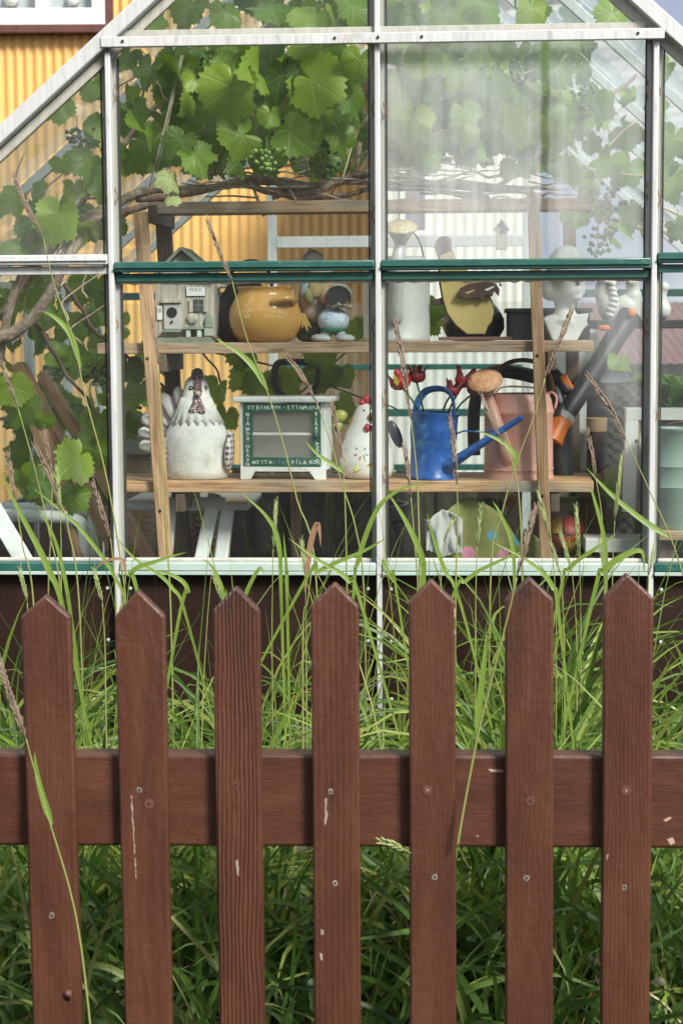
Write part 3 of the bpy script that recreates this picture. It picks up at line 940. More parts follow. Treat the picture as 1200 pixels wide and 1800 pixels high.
rb.build('roof', plain('maroon_sheet', (0.16, 0.055, 0.06), 0.6, 0.2), shed)

# ================================================================= across the street, behind the camera: what the panes mirror
STW = plain('dark_clapboard', (0.10, 0.085, 0.07), 0.8, 0.2, vs=1.5)
hs = empty('street_house', (-8.6, -9.0, 0), 0, 'dark boarded house on the far side of the street, mirrored in the panes', 'house')
for i in range(36):
    MB().box((0, 0, 0.12 + 0.2 * i), (14.4, 0.05, 0.195)).build('board', STW, hs)
MB().box((0, -4.1, 3.6), (14.3, 8.1, 7.2)).build('house_core', STW, hs)
MB().prism([(-7.6, 7.2), (7.6, 7.2), (7.6, 7.4), (-7.6, 7.4)], -8.4, 0.5).build('roof', BRN, hs)
for x in (-5.2, -1.8, 1.4, 4.6):
    for z in (1.6, 4.6):
        f = MB().box((x, 0.04, z), (1.1, 0.06, 1.4)).build('window', WINW, hs, bevel=0.01)
        MB().box((x, 0.075, z), (0.9, 0.02, 1.2)).build('pane', plain('dark_window', (0.03, 0.03, 0.035), 0.1, bump=0), f)
gw = empty('garden_wall', (4.0, -9.0, 0), 0, 'low dark rubble wall on the far side of the street', 'wall')
MB().box((1.0, 0, 0.95), (12.3, 0.3, 1.9)).build('masonry', plain('dark_rubble', (0.10, 0.10, 0.09), 0.9, 0.4, vs=4, bump=0.6), gw)
MB().box((1.0, 0, 1.95), (12.4, 0.4, 0.1)).build('coping', plain('coping_stone', (0.16, 0.16, 0.15), 0.9), gw)
pl_ = empty('utility_pole', (0.32, -8.5, 0), 0, 'dark wooden utility pole on the far side of the street', 'pole')
DARKPOLE = plain('creosoted_wood', (0.05, 0.04, 0.03), 0.8, 0.3)
MB().tube([(0, 0, 0), (0, 0, 4), (0, 0, 8)], [0.13, 0.12, 0.10], 16).build('shaft', DARKPOLE, pl_, smooth=True, angle=60)
MB().box((0, 0, 7.4), (1.4, 0.1, 0.1)).build('crossarm', DARKPOLE, pl_)

# ================================================================= shelf unit
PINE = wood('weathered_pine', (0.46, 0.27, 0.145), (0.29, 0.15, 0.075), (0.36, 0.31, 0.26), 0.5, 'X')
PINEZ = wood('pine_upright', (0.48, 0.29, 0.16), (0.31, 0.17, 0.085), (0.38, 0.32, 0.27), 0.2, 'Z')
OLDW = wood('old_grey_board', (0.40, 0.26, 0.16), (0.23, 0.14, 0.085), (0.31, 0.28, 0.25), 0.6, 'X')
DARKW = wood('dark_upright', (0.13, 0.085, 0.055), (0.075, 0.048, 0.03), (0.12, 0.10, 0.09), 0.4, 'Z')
SF = 0.30                                   # front edge of the boards behind the glass
zU = GH.g(600, 601, SF)[1]
zL = GH.g(600, 846, SF)[1]
zB = GH.g(600, 351, SF)[1]
shelf = empty('plant_shelf', GH.w(0, SF, FLOOR), -GH.a, 'weathered wooden shelf unit with two board shelves inside the greenhouse', 'shelf')
def sp(px, py, d):
    u, z = GH.g(px, py, d)
    return Vector((u, d - SF, z - FLOOR))
def board(px0, px1, z, d0, d1, th, mat, name='shelf_board', droop=0.0):
    a, b = GH.g(px0, 700, d0)[0], GH.g(px1, 700, d0)[0]
    return MB().box((0, 0, 0), (b - a, d1 - d0, th)).build(name, mat, shelf, smooth=True, angle=35, bevel=0.002, loc=((a + b) / 2, (d0 + d1) / 2 - SF, z - th / 2 - FLOOR), rot=(0, droop, 0))
board(172, 1042, zU, SF, SF + 0.125, 0.027, OLDW)
board(176, 1040, zU - 0.002, SF + 0.132, SF + 0.26, 0.025, OLDW)
board(190, 1044, zL, SF, SF + 0.135, 0.028, PINE)
board(186, 1040, zL - 0.001, SF + 0.142, SF + 0.275, 0.026, OLDW)
tb = MB().box((0, 0, 0), (GH.g(1042, 360, SF)[0] - GH.g(262, 360, SF)[0], 0.085, 0.030)).build('top_beam', PINE, shelf, smooth=True, angle=35, bevel=0.003,
      loc=((GH.g(1042, 360, SF)[0] + GH.g(262, 360, SF)[0]) / 2, 0.045, zB - 0.015 - FLOOR))
def upright(a, b, w, t, d, mat, ext=0.0):
    A, B = sp(a[0], a[1], d), sp(b[0], b[1], d)
    k = (0.0 - B.z) / (A.z - B.z)
    Bf = B + (A - B) * k                    # down to the floor
    o = MB()
    dirv = (A - Bf)
    L = dirv.length
    o.box((0, 0, 0), (w, t, L))
    ob = o.build('upright', mat, shelf, smooth=True, angle=35, bevel=0.002)
    ob.location = (A + Bf) / 2
    ob.rotation_euler = (0, math.atan2(dirv.x, dirv.z), 0)
    return ob
NAILM = plain('old_nail', (0.05, 0.04, 0.035), 0.6, metal=0.6)
for up, pts in ((upright((247, 372), (292, 985), 0.034, 0.022, SF - 0.013, PINEZ), ((259, 630), (281, 898))), (upright((937, 362), (959, 985), 0.029, 0.022, SF - 0.013, PINEZ), ((944, 625), (953, 872)))):
    inv = Matrix.LocRotScale(up.location, up.rotation_euler, None).inverted()
    for px, py in pts:
        q = inv @ sp(px, py, SF - 0.0245)
        MB().ell((q.x, -0.0115, q.z), (0.0045, 0.0025, 0.0045), 10, 6).build('nail', NAILM, up, smooth=True)
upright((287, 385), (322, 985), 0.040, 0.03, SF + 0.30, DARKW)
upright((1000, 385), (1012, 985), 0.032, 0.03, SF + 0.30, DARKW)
# short bearers that tie front and back uprights under the boards
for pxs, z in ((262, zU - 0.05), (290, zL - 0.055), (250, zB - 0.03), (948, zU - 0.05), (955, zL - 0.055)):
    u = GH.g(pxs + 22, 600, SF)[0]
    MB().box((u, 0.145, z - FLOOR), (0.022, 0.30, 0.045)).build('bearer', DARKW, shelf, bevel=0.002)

# ================================================================= grape vine
VEINS = [(0, 1.0), (50, 0.86), (-50, 0.86), (105, 0.62), (-105, 0.62)]
def leaf_outline(N, seed=0, teeth=0.06):
    rnd = random.Random(seed)
    key = [(-180, 0.10), (-166, 0.42), (-150, 0.62), (-128, 0.67), (-105, 0.77), (-80, 0.77), (-52, 0.90), (-27, 0.84), (0, 1.0), (27, 0.84), (52, 0.90), (80, 0.77), (105, 0.77), (128, 0.67), (150, 0.62), (166, 0.42), (180, 0.10)]
    dp = rnd.uniform(0.84, 1.04)
    key = [(a, r * (1 + (rnd.random() - 0.5) * 0.14) * (dp if abs(a) in (27, 80) else 1)) for a, r in key]
    out = []
    for i in range(N):
        a = -180 + 360 * i / N
        for j in range(len(key) - 1):
            if key[j][0] <= a <= key[j + 1][0]:
                f = (a - key[j][0]) / (key[j + 1][0] - key[j][0])
                f = f * f * (3 - 2 * f)
                r = key[j][1] + (key[j + 1][1] - key[j][1]) * f
                break
        if abs(a) < 165: r *= 1 + teeth * (1 if i % 2 else -1) * (0.7 + 0.6 * rnd.random())
        out.append((math.radians(a), r))
    return out
def leaf_geo(seed, N=52, fold=0.25, wave=0.08, droop=0.25):
    """leaf of size 1: stalk end at the origin, tip towards -z, face towards -y"""
    rnd = random.Random(seed)
    ph = rnd.random() * 6.28
    vs, fs, uv = [(0, 0, 0)], [], [(0.5, 0.5)]
    rings = (0.45, 0.8, 1.0)
    out = leaf_outline(N, seed)
    for q in rings:
        for a, r in out:
            x, z = math.sin(a) * r * q, -math.cos(a) * r * q
            y = fold * (abs(x) ** 1.5) * 0.6 - 0.022 * math.cos(5 * a) * q * q + 0.05 * mnoise.noise(Vector((x * 3.1 + seed, z * 3.1, seed * 0.7))) + wave * math.sin(3 * a + ph) * q * q + droop * max(0, -z) ** 2 * 0.7
            vs.append((x, y, z))
            uv.append((0.5 + x / 3, 0.5 + z / 3))
    n = N
    for k in range(n):
        fs.append((0, 1 + k, 1 + (k + 1) % n))
        for j in range(2):
            a, b = 1 + j * n, 1 + (j + 1) * n
            fs.append((a + k, b + k, b + (k + 1) % n, a + (k + 1) % n))
    return vs, fs, uv
def uvmesh(name, vs, fs, uv):
    me = bpy.data.meshes.new(name)
    me.from_pydata([tuple(v) for v in vs], [], fs)
    l = me.uv_layers.new(name='UVMap')
    li = [0] * len(me.loops)
    me.loops.foreach_get('vertex_index', li)
    l.data.foreach_set('uv', [c for i in li for c in uv[i]])
    me.polygons.foreach_set('use_smooth', [True] * len(me.polygons))
    me.update()
    return me

def mat_leaf(name, stops, tr=0.45, vein=(0.30, 0.42, 0.12), island=False, vmix=0.38):
    M = Mat(name)
    u = M.xyz(S(M.nt, M.tcn.outputs['UV']))
    x, z = (u[0] - 0.5) * 3.0, (u[1] - 0.5) * 3.0
    md, chev = None, None
    for ang, L in VEINS:
        a = math.radians(ang)
        dx, dz = math.sin(a), -math.cos(a)
        dot = x * dx + z * dz
        crs = (x * dz - z * dx).abs()
        d = crs + (dot * -1.0).max(0.0) * 2.0 + dot * 0.010
        md = d if md is None else md.min(d)
        cc = ((dot - crs * 0.75) * 46.0).sin() - (crs - dot * 0.55).max(0.0) * 14.0 - (dot * -1.0).max(0.0) * 30.0
        chev = cc if chev is None else chev.max(cc)
    v1 = md.rng(0.012, 0.034, 1.0, 0.0)
    v2 = chev.rng(0.80, 0.99, 0.0, 0.45)
    v = v1.max(v2)
    r = M.island() if island else M.rand()
    nz = M.noise(M.co((1, 1, 1), rnd=not island), 9, 4, 0.6) if not island else M.noise(M.co(), 22, 4, 0.6)
    base = M.ramp((r * 0.75 + nz * 0.25), stops)
    col = M.mix(v * vmix, base, vein)
    M.set('Base Color', col)
    M.set('Roughness', 0.40)
    M.set('Specular IOR Level', 0.5)
    M.bump(v * -1.0 + nz * 0.5, 0.35, 0.004)
    M.translucent(M.mix(0.5, col, (0.30, 0.42, 0.03)), tr)
    return M.m
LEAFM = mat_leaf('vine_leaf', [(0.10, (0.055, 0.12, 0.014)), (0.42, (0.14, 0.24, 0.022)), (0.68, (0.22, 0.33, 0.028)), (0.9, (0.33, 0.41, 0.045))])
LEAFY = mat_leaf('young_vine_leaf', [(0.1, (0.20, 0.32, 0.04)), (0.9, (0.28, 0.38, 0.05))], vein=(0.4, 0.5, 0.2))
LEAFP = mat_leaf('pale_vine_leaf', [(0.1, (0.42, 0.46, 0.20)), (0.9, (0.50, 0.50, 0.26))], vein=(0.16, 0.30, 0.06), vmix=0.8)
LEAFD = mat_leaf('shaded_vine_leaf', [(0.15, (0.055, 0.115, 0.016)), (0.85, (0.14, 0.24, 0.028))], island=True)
LV = []
for i in range(12):
    vs, fs, uv = leaf_geo(40 + i, fold=(-0.35, 0.7, 0.3, -0.2, 0.9, 0.5, 0.15, 1.2, -0.5, 0.4, 0.8, 0.0)[i], wave=0.06 + 0.14 * random.random(), droop=(0.6, 0.2, -0.2, 0.5, 0.3, 0.8, 0.1, 0.4, 0.7, -0.3, 0.9, 0.5)[i])
    LV.append((vs, fs, uv))
LMESH = {}
for key, mt in (('n', LEAFM), ('y', LEAFY), ('p', LEAFP)):
    LMESH[key] = []
    for i, (vs, fs, uv) in enumerate(LV):
        me = uvmesh('leaf', vs, fs, uv)
        me.materials.append(mt)
        LMESH[key].append(me)

vine = empty('grape_vine', GH.w(UE0 + 0.15, 0.5, FLOOR), -GH.a, 'grape vine with gnarled stems and broad leaves filling the greenhouse roof', 'vine')
VO = Vector((UE0 + 0.15, 0.5, FLOOR))
def vl(px, py, d):
    u, z = GH.g(px, py, d)
    return Vector((u, d, z)) - VO
def inside(p, mrg=0.05):
    """keep leaves under the roof"""
    u, z = p.x + VO.x, p.z + VO.z
    zr = zE + (zRg - zE) * ((u - UE0) / (uRg - UE0) if u < uRg else (UE1 - u) / (UE1 - uRg))
    return UE0 + 0.06 < u < UE1 - 0.06 and z < zr - mrg
def mat_bark():
    M = Mat('vine_bark')
    c = M.co()
    n1 = M.noise(M.co((1, 1, 1)), 60, 6, 0.7, 0.8)
    b = M.ramp(n1, [(0.3, (0.10, 0.065, 0.048)), (0.5, (0.28, 0.20, 0.15)), (0.68, (0.48, 0.38, 0.31))])
    M.set('Base Color', b)
    M.set('Roughness', 0.9)
    M.bump(n1, 0.9, 0.006)
    return M.m
BARK = mat_bark()
TWIG = plain('dry_twig', (0.42, 0.32, 0.24), 0.8, 0.3)
TWIGD = plain('brown_shoot', (0.10, 0.06, 0.04), 0.8, 0.3)
rv = random.Random(11)
def branch(pts, r0, r1, name='branch', mat=BARK, wob=0.008, seg=9, n=30, knobs=True):
    P = spline(pts, n)
    Q, R = [], []
    ph = rv.random() * 50
    for i, p in enumerate(P):
        t = i / (n - 1)
        j = Vector((mnoise.noise(Vector((i * 0.35, ph, 0))), mnoise.noise(Vector((i * 0.35, ph, 9))), mnoise.noise(Vector((i * 0.35, ph, 18))))) * wob
        Q.append(p + j)
        kn = 1 + (0.22 * mnoise.noise(Vector((i * 0.8, ph, 30))) if knobs else 0)
        R.append((r0 + (r1 - r0) * t) * kn)
    return MB().tube(Q, R, seg).build(name, mat, vine, smooth=True)
# trunk rising from the soil at the left, then arms along the top of the shelf
branch([vl(-160, 1500, 0.28), vl(-120, 1000, 0.28), vl(-40, 640, 0.26), vl(25, 585, 0.25), vl(75, 540, 0.25), vl(112, 468, 0.27), vl(150, 400, 0.3), vl(215, 345, 0.34)], 0.018, 0.011)
branch([vl(-60, 1300, 0.32), vl(-30, 760, 0.3), vl(0, 620, 0.28), vl(22, 520, 0.27), vl(60, 455, 0.28), vl(110, 420, 0.30), vl(165, 385, 0.32), vl(250, 362, 0.36), vl(300, 345, 0.38)], 0.0125, 0.009)
branch([vl(125, 395, 0.31), vl(200, 360, 0.33), vl(260, 335, 0.36), vl(350, 330, 0.36), vl(450, 318, 0.37), vl(560, 325, 0.37), vl(660, 305, 0.38)], 0.013, 0.008)
branch([vl(240, 350, 0.36), vl(320, 342, 0.35), vl(440, 312, 0.36), vl(520, 330, 0.35), vl(600, 318, 0.36), vl(690, 322, 0.37), vl(800, 330, 0.38), vl(935, 338, 0.38)], 0.010, 0.005)
branch([vl(480, 345, 0.37), vl(570, 330, 0.36), vl(640, 302, 0.36), vl(720, 315, 0.36), vl(820, 325, 0.38), vl(980, 330, 0.42)], 0.010, 0.005)
branch([vl(430, 322, 0.38), vl(500, 342, 0.37), vl(590, 345, 0.36), vl(700, 330, 0.36), vl(860, 345, 0.38)], 0.009, 0.005)
branch([vl(640, 318, 0.34), vl(760, 322, 0.34), vl(900, 332, 0.35)], 0.007, 0.004)
branch([vl(0, 560, 0.4), vl(40, 500, 0.42), vl(90, 440, 0.45), vl(150, 350, 0.5), vl(230, 240, 0.6), vl(330, 130, 0.7), vl(420, 30, 0.8)], 0.012, 0.006)
branch([vl(620, 320, 0.45), vl(640, 220, 0.55), vl(700, 120, 0.7), vl(730, 20, 0.8)], 0.008, 0.004)
branch([vl(860, 335, 0.4), vl(960, 260, 0.5), vl(1030, 200, 0.55), vl(1120, 130, 0.6)], 0.007, 0.004)
branch([vl(930, 340, 0.4), vl(1020, 370, 0.5), vl(1130, 400, 0.5), vl(1250, 430, 0.5)], 0.008, 0.005)
branch([vl(480, 230, 0.3), vl(470, 270, 0.31), vl(478, 300, 0.35), vl(470, 325, 0.37)], 0.004, 0.006, mat=TWIGD, wob=0.003)
branch([vl(115, 500, 0.35), vl(170, 580, 0.4), vl(240, 640, 0.5), vl(300, 690, 0.5)], 0.006, 0.003, mat=TWIGD)
branch([vl(60, 560, 0.35), vl(110, 650, 0.4), vl(165, 720, 0.45), vl(170, 735, 0.45)], 0.006, 0.003, mat=TWIGD)
branch([vl(380, 620, 0.75), vl(470, 640, 0.75), vl(540, 665, 0.75), vl(640, 700, 0.75), vl(700, 720, 0.8)], 0.003, 0.002, mat=TWIGD, wob=0.004)
branch([vl(500, 720, 0.72), vl(560, 660, 0.72), vl(620, 610, 0.7)], 0.003, 0.002, mat=TWIGD, wob=0.004)
branch([vl(355, 620, 0.7), vl(385, 660, 0.7), vl(390, 740, 0.7), vl(378, 800, 0.7)], 0.003, 0.002, mat=TWIGD, wob=0.004)
# thin bare canes tangled along the beam
for i in range(34):
    x = rv.uniform(300, 980)
    L_ = rv.uniform(60, 190)
    y = rv.uniform(296, 344)
    d = rv.uniform(0.29, 0.44)
    y2 = y + rv.uniform(-26, 22)
    branch([vl(x, y, d), vl(x + L_ * 0.5, (y + y2) / 2 + rv.uniform(-10, 10), d + rv.uniform(-0.02, 0.02)), vl(x + L_, min(y2, 347), d + rv.uniform(-0.04, 0.04))], rv.uniform(0.0016, 0.004), rv.uniform(0.001, 0.002), 'cane', TWIG if rv.random() < 0.6 else BARK, 0.008, 6, 14, False)
for i in range(16):
    x, y = rv.uniform(210, 640), rv.uniform(100, 300)
    d = rv.uniform(0.2, 0.4)
    branch([vl(x, y, d), vl(x + rv.uniform(-30, 30), y + rv.uniform(10, 40), d + 0.02), vl(x + rv.uniform(-60, 60), y + rv.uniform(40, 110), d + 0.05)], 0.0022, 0.0014, 'shoot', TWIG if rv.random() < 0.5 else TWIGD, 0.006, 6, 12, False)
for i in range(18):
    x, y = rv.uniform(0, 190), rv.uniform(330, 640)
    d = rv.uniform(0.24, 0.4)
    branch([vl(x, y, d), vl(x + rv.uniform(-20, 40), y - rv.uniform(10, 40), d + 0.02), vl(x + rv.uniform(0, 90), y - rv.uniform(30, 110), d + 0.04)], 0.0032, 0.0016, 'cane', TWIG if rv.random() < 0.6 else BARK, 0.007, 6, 12, False)
# pale dead sticks lying on the beam and hanging strings
for a, b, r in (((208, 152), (265, 125), 2), ((245, 185), (310, 243), 2.2), ((258, 142), (247, 186), 2), ((360, 345), (455, 348), 2), ((440, 322), (464, 380), 3), ((455, 330), (525, 352), 2), ((480, 290), (585, 262), 2.4), ((600, 318), (628, 230), 2.4), ((540, 310), (537, 262), 2), ((640, 300), (655, 240), 2), ((520, 352), (500, 325), 3),
                ((770, 282), (860, 312), 2.2), ((745, 245), (800, 225), 2), ((890, 140), (1010, 105), 2), ((1060, 265), (1120, 210), 2.4), ((1000, 80), (1035, 110), 2), ((560, 325), (650, 262), 2), ((700, 330), (830, 340), 2), ((690, 318), (760, 322), 2.4), ((800, 316), (930, 338), 2.4), ((1140, 360), (1200, 380), 3)):
    d = 0.30 + 0.05 * rv.random()
    A, B = vl(a[0], a[1], d), vl(b[0], b[1], d + 0.04)
    branch([A, (A + B) / 2 + Vector((0, 0, 0.004)), B], r * 0.0010, r * 0.0014, 'twig', TWIG, 0.002, 6, 8, False)
for a, b in (((318, 96), (258, 350)), ((322, 96), (266, 345)), ((320, 96), (272, 300))):
    branch([vl(a[0], a[1], 0.24), vl((a[0] + b[0]) / 2, (a[1] + b[1]) / 2, 0.24), vl(b[0], b[1], 0.26)], 0.0011, 0.0011, 'string', plain('twine', (0.45, 0.40, 0.30), 0.9), 0.001, 5, 10, False)

n_leaf = [0]
def leaf(px, py, w, d, yaw=0, pitch=0, rollz=0, kind='n', v=None, stalk=True):
    """w: width in photo px; centre of the blade at (px, py)"""
    s = w * (4.27 + d) / F_PX / 1.45
    p = vl(px, py, d)
    R = Euler((pitch, rollz, yaw), 'XYZ')
    c = Vector((0, 0, -0.28 * s)); c.rotate(R)
    o = link_copy('leaf', LMESH[kind][v if v is not None else rv.randrange(12)], vine, p - c, R, s)
    n_leaf[0] += 1
    return o
BIG = [  # px, py, width, depth, yaw, pitch, roll, kind
    (402, 172, 108, .16, -.25, -.2, .15, 'n'), (565, 150, 100, .17, .3, -.1, -1.0, 'n'), (450, 126, 84, .15, .1, -1.0, 1.3, 'y'), (490, 145, 70, .19, -.5, -.1, .2, 'n'), (412, 242, 80, .18, .1, -.5, 1.2, 'n'),
    (518, 240, 74, .15, -.2, -.2, -.9, 'n'), (348, 280, 62, .15, .2, -.2, -.3, 'n'), (312, 252, 58, .17, -.1, -.4, .5, 'n'), (297, 318, 46, .13, .1, -.1, .25, 'p'), (305, 354, 28, .14, .3, -.2, -.3, 'p'), (420, 282, 60, .19, .4, -.7, .9, 'n'),
    (628, 115, 60, .16, -.3, -.2, .3, 'y'), (620, 180, 66, .22, .6, -.1, -.2, 'n'), (472, 208, 42, .2, .2, -.2, .2, 'n'), (258, 128, 60, .22, -.5, -.2, .3, 'n'), (250, 230, 74, .24, .5, -.4, .8, 'n'), (335, 178, 58, .24, .9, -.1, .5, 'n'),
    (238, 200, 55, .25, .2, -.2, -.4, 'n'), (222, 105, 50, .25, .2, -.3, .4, 'n'), (385, 118, 60, .24, .4, -.2, .1, 'n'), (565, 215, 60, .24, .2, -.2, .3, 'n'), (600, 250, 60, .26, .3, -.2, -.3, 'n'), (325, 130, 60, .26, -.3, -.2, .1, 'n'),
    (100, 392, 84, .17, .2, -.25, .25, 'n'), (60, 395, 70, .22, -.3, -.3, -.8, 'n'), (95, 185, 68, .20, .3, -.6, .9, 'n'), (165, 160, 55, .22, -.3, -.2, -.2, 'n'), (150, 285, 66, .2, .4, -.5, .9, 'n'), (172, 300, 62, .22, -.4, -.2, .1, 'n'), (175, 225, 50, .26, .2, -.2, .3, 'n'),
    (25, 440, 60, .2, .1, -.4, .4, 'n'), (130, 335, 40, .24, .6, -.2, .1, 'n'), (130, 812, 82, .16, .1, -.3, .9, 'y'), (125, 880, 58, .2, -.2, -.2, .2, 'n'), (178, 118, 44, .25, 0, -.3, .1, 'n'), (25, 690, 62, .3, .3, -.2, -.3, 'n'), (35, 720, 70, .34, -.2, -.3, .4, 'n'),
    (724, 224, 80, .17, .1, -.2, .15, 'n'), (747, 282, 48, .18, -.2, -.2, .1, 'y'), (820, 200, 50, .2, .2, -.2, -.4, 'n'), (920, 224, 76, .2, -.2, -.3, .3, 'n'), (980, 128, 74, .22, .2, -.3, .2, 'n'), (985, 235, 66, .2, .5, -.2, -.3, 'n'), (1062, 196, 70, .2, -.5, -.8, -1.2, 'n'),
    (1004, 304, 64, .2, .3, -.2, .1, 'n'), (740, 110, 66, .24, -.2, -.2, .1, 'n'), (800, 130, 70, .25, .2, -.3, .4, 'n'), (870, 150, 60, .22, .3, -.2, -.3, 'n'), (1065, 290, 60, .26, 0, -.2, .4, 'n'), (1110, 380, 54, .26, .3, -.2, -.2, 'n'), (1180, 255, 66, .16, .3, -.2, .3, 'n'),
    (1185, 330, 56, .2, -.3, -.3, -.2, 'y'), (1165, 120, 56, .22, .6, -.2, .9, 'n'), (1010, 380, 50, .3, .3, -.2, .1, 'n'), (700, 160, 60, .26, .4, -.3, .2, 'n'), (905, 300, 54, .24, -.3, -.2, .1, 'n'),
    (545, 35, 80, .14, .1, -.9, .6, 'y'), (330, 20, 70, .18, -.2, -.3, .3, 'n'), (270, 45, 50, .2, .3, -.4, -.4, 'y'), (395, 30, 60, .2, .2, -.3, .1, 'n'), (470, 20, 74, .2, -.2, -.3, .4, 'n'), (620, 22, 70, .18, .3, -.2, .1, 'n'), (705, 30, 66, .2, -.2, -.3, .2, 'n'), (775, 30, 56, .18, .2, -.4, .4, 'y'), (850, 20, 70, .2, -.1, -.3, .2, 'n'), (1070, 30, 60, .2, .2, -.4, .7, 'n'), (930, 25, 60, .25, .2, -.3, .1, 'n'),
    (500, 670, 62, .62, .2, -.3, .3, 'n'), (455, 685, 70, .62, -.3, -.2, .2, 'n'), (430, 665, 60, .64, .4, -.3, .9, 'n'), (560, 650, 78, .6, .3, -.6, 1.2, 'n'), (590, 665, 60, .62, -.2, -.3, .2, 'n'), (600, 720, 56, .64, .2, -.2, -.3, 'n'), (380, 690, 56, .64, .9, -.2, .5, 'n'), (395, 740, 50, .64, .2, -.2, .2, 'n'), (430, 620, 60, .64, .2, -.3, .2, 'n'), (410, 560, 60, .6, .3, -.2, .4, 'n'),
    (765, 545, 46, .6, .3, -.2, .2, 'n'), (650, 575, 40, .6, .3, -.2, .2, 'n'), (622, 580, 40, .6, .3, -.2, 1.2, 'n'), (760, 570, 40, .62, .3, -.2, -.6, 'n'), (1090, 640, 44, .34, .2, -.2, .2, 'y'), (1090, 850, 58, .45, .2, -.2, .1, 'y'), (1075, 880, 60, .42, .2, -.9, .8, 'n'), (225, 650, 60, .4, .2, -.3, .2, 'n'), (240, 690, 60, .42, -.2, -.3, .3, 'n'), (290, 640, 54, .66, -.2, -.3, .3, 'n'), (300, 705, 54, .66, .3, -.3, .1, 'n')]
for q in BIG: leaf(*q[:4], q[4] + rv.gauss(0, 0.25), q[5] + rv.gauss(-0.1, 0.2), *q[6:])
def fill(poly_fn, box, count, dr, wr, as_obj=True):
    """scatter leaves over a region of the view, at real depths under the roof"""
    made, tries, items = 0, 0, []
    while made < count and tries < count * 30:
        tries += 1
        px, py = rv.uniform(box[0], box[2]), rv.uniform(box[1], box[3])
        if poly_fn and not poly_fn(px, py): continue
        d = rv.uniform(*dr)
        if not inside(vl(px, py, d)): continue
        a = (px, py, rv.uniform(*wr) * 4.5 / (4.27 + d), d, rv.gauss(0, 0.8), -0.3 + rv.gauss(0, 0.55), rv.gauss(0, 0.8), 'y' if rv.random() < 0.06 else 'n')
        if as_obj: leaf(*a)
        else: items.append(a)
        made += 1
    return items
offplank = lambda x, y: not (y > 630 and abs(x - (40 + (y - 640) * 0.5)) < 32 and rv.random() < 0.75)
inL = lambda x, y: y > 560 - 2.2 * x if y < 450 else True
fill(lambda x, y: not (x < 290 and y < 200 and rv.random() < 0.35), (205, 85, 655, 300), 62, (0.24, 0.6), (46, 78))
fill(None, (680, 60, 1060, 300), 46, (0.24, 0.6), (46, 74))
fill(lambda x, y: x + (y - 250) * 0.55 > 70, (0, 110, 200, 440), 16, (0.26, 0.5), (42, 66))
fill(offplank, (0, 490, 205, 880), 40, (0.34, 0.9), (40, 70))
fill(None, (1000, 110, 1200, 440), 14, (0.26, 0.6), (40, 62))
fill(None, (230, 0, 1060, 60), 20, (0.22, 0.6), (46, 74))
fill(None, (205, 620, 300, 800), 6, (0.62, 0.9), (46, 66))
back = []
back += fill(lambda x, y: not (x < 300 and y < 190), (205, 80, 655, 290), 120, (0.6, 1.5), (44, 76), False)
back += fill(None, (680, 80, 960, 290), 100, (0.6, 1.5), (44, 76), False)
back += fill(None, (900, 0, 1250, 420), 22, (0.6, 1.2), (44, 66), False)
back += fill(None, (0, 500, 200, 840), 70, (0.8, 1.6), (44, 70), False)
back += fill(None, (240, -300, 1050, 40), 70, (0.3, 1.8), (44, 76), False)
back += fill(lambda x, y: x + (y - 250) * 0.55 > 110, (0, 110, 200, 440), 12, (0.6, 1.3), (44, 66), False)
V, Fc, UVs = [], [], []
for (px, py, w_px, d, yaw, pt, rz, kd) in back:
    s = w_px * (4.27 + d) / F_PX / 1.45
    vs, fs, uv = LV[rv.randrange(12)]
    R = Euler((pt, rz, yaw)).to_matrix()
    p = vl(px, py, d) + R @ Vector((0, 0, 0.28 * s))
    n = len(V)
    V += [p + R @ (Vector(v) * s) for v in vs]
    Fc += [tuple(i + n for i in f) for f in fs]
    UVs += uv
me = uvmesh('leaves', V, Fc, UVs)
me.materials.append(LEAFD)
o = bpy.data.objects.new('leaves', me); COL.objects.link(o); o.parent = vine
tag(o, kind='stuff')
# grapes
GRAPE = plain('green_grape', (0.16, 0.26, 0.05), 0.35, 0.25, bump=0.05)
GRAPE2 = plain('dark_green_grape', (0.055, 0.10, 0.03), 0.4, 0.3, bump=0.05)
def cluster(px, py, d, n, h, w_, mat, r=0.0062):
    mb = MB()
    pts = []
    for i in range(n * 8):
        if len(pts) >= n: break
        t = rv.random()
        q = Vector((rv.gauss(0, w_ * (1 - 0.6 * t) * 0.5), rv.gauss(0, w_ * 0.3), -t * h))
        if all((q - a).length > r * 1.75 for a in pts): pts.append(q)
    for q in pts: mb.ell(q, r * rv.uniform(0.8, 1.05), 10, 7)
    mb.tube([(0, 0, 0.03), (0.002, 0, 0), (0, 0, -h * 0.7)], 0.0012, 5)
    return mb.build('grape_cluster', mat, vine, smooth=True, loc=vl(px, py, d))
for a in ((468, 262, .16, 30, .05, .045, GRAPE), (375, 100, .25, 26, .06, .045, GRAPE2), (135, 225, .22, 18, .05, .04, GRAPE2), (575, 285, .3, 14, .04, .04, GRAPE2), (520, 190, .26, 16, .05, .04, GRAPE2), (1072, 320, .22, 40, .13, .05, GRAPE2), (1050, 400, .24, 24, .07, .04, GRAPE2), (1020, 150, .4, 20, .06, .04, GRAPE2), (1190, 390, .3, 16, .05, .04, GRAPE2),
          (170, 640, .4, 26, .06, .05, GRAPE2), (243, 665, .55, 24, .08, .04, GRAPE2), (850, 120, .3, 24, .06, .05, GRAPE2), (900, 110, .32, 24, .06, .05, GRAPE2), (500, 660, .68, 10, .06, .03, GRAPE2), (300, 120, .4, 16, .05, .05, GRAPE2), (100, 640, .6, 14, .05, .04, GRAPE2), (580, 240, .3, 14, .04, .03, GRAPE2)):
    cluster(*a)

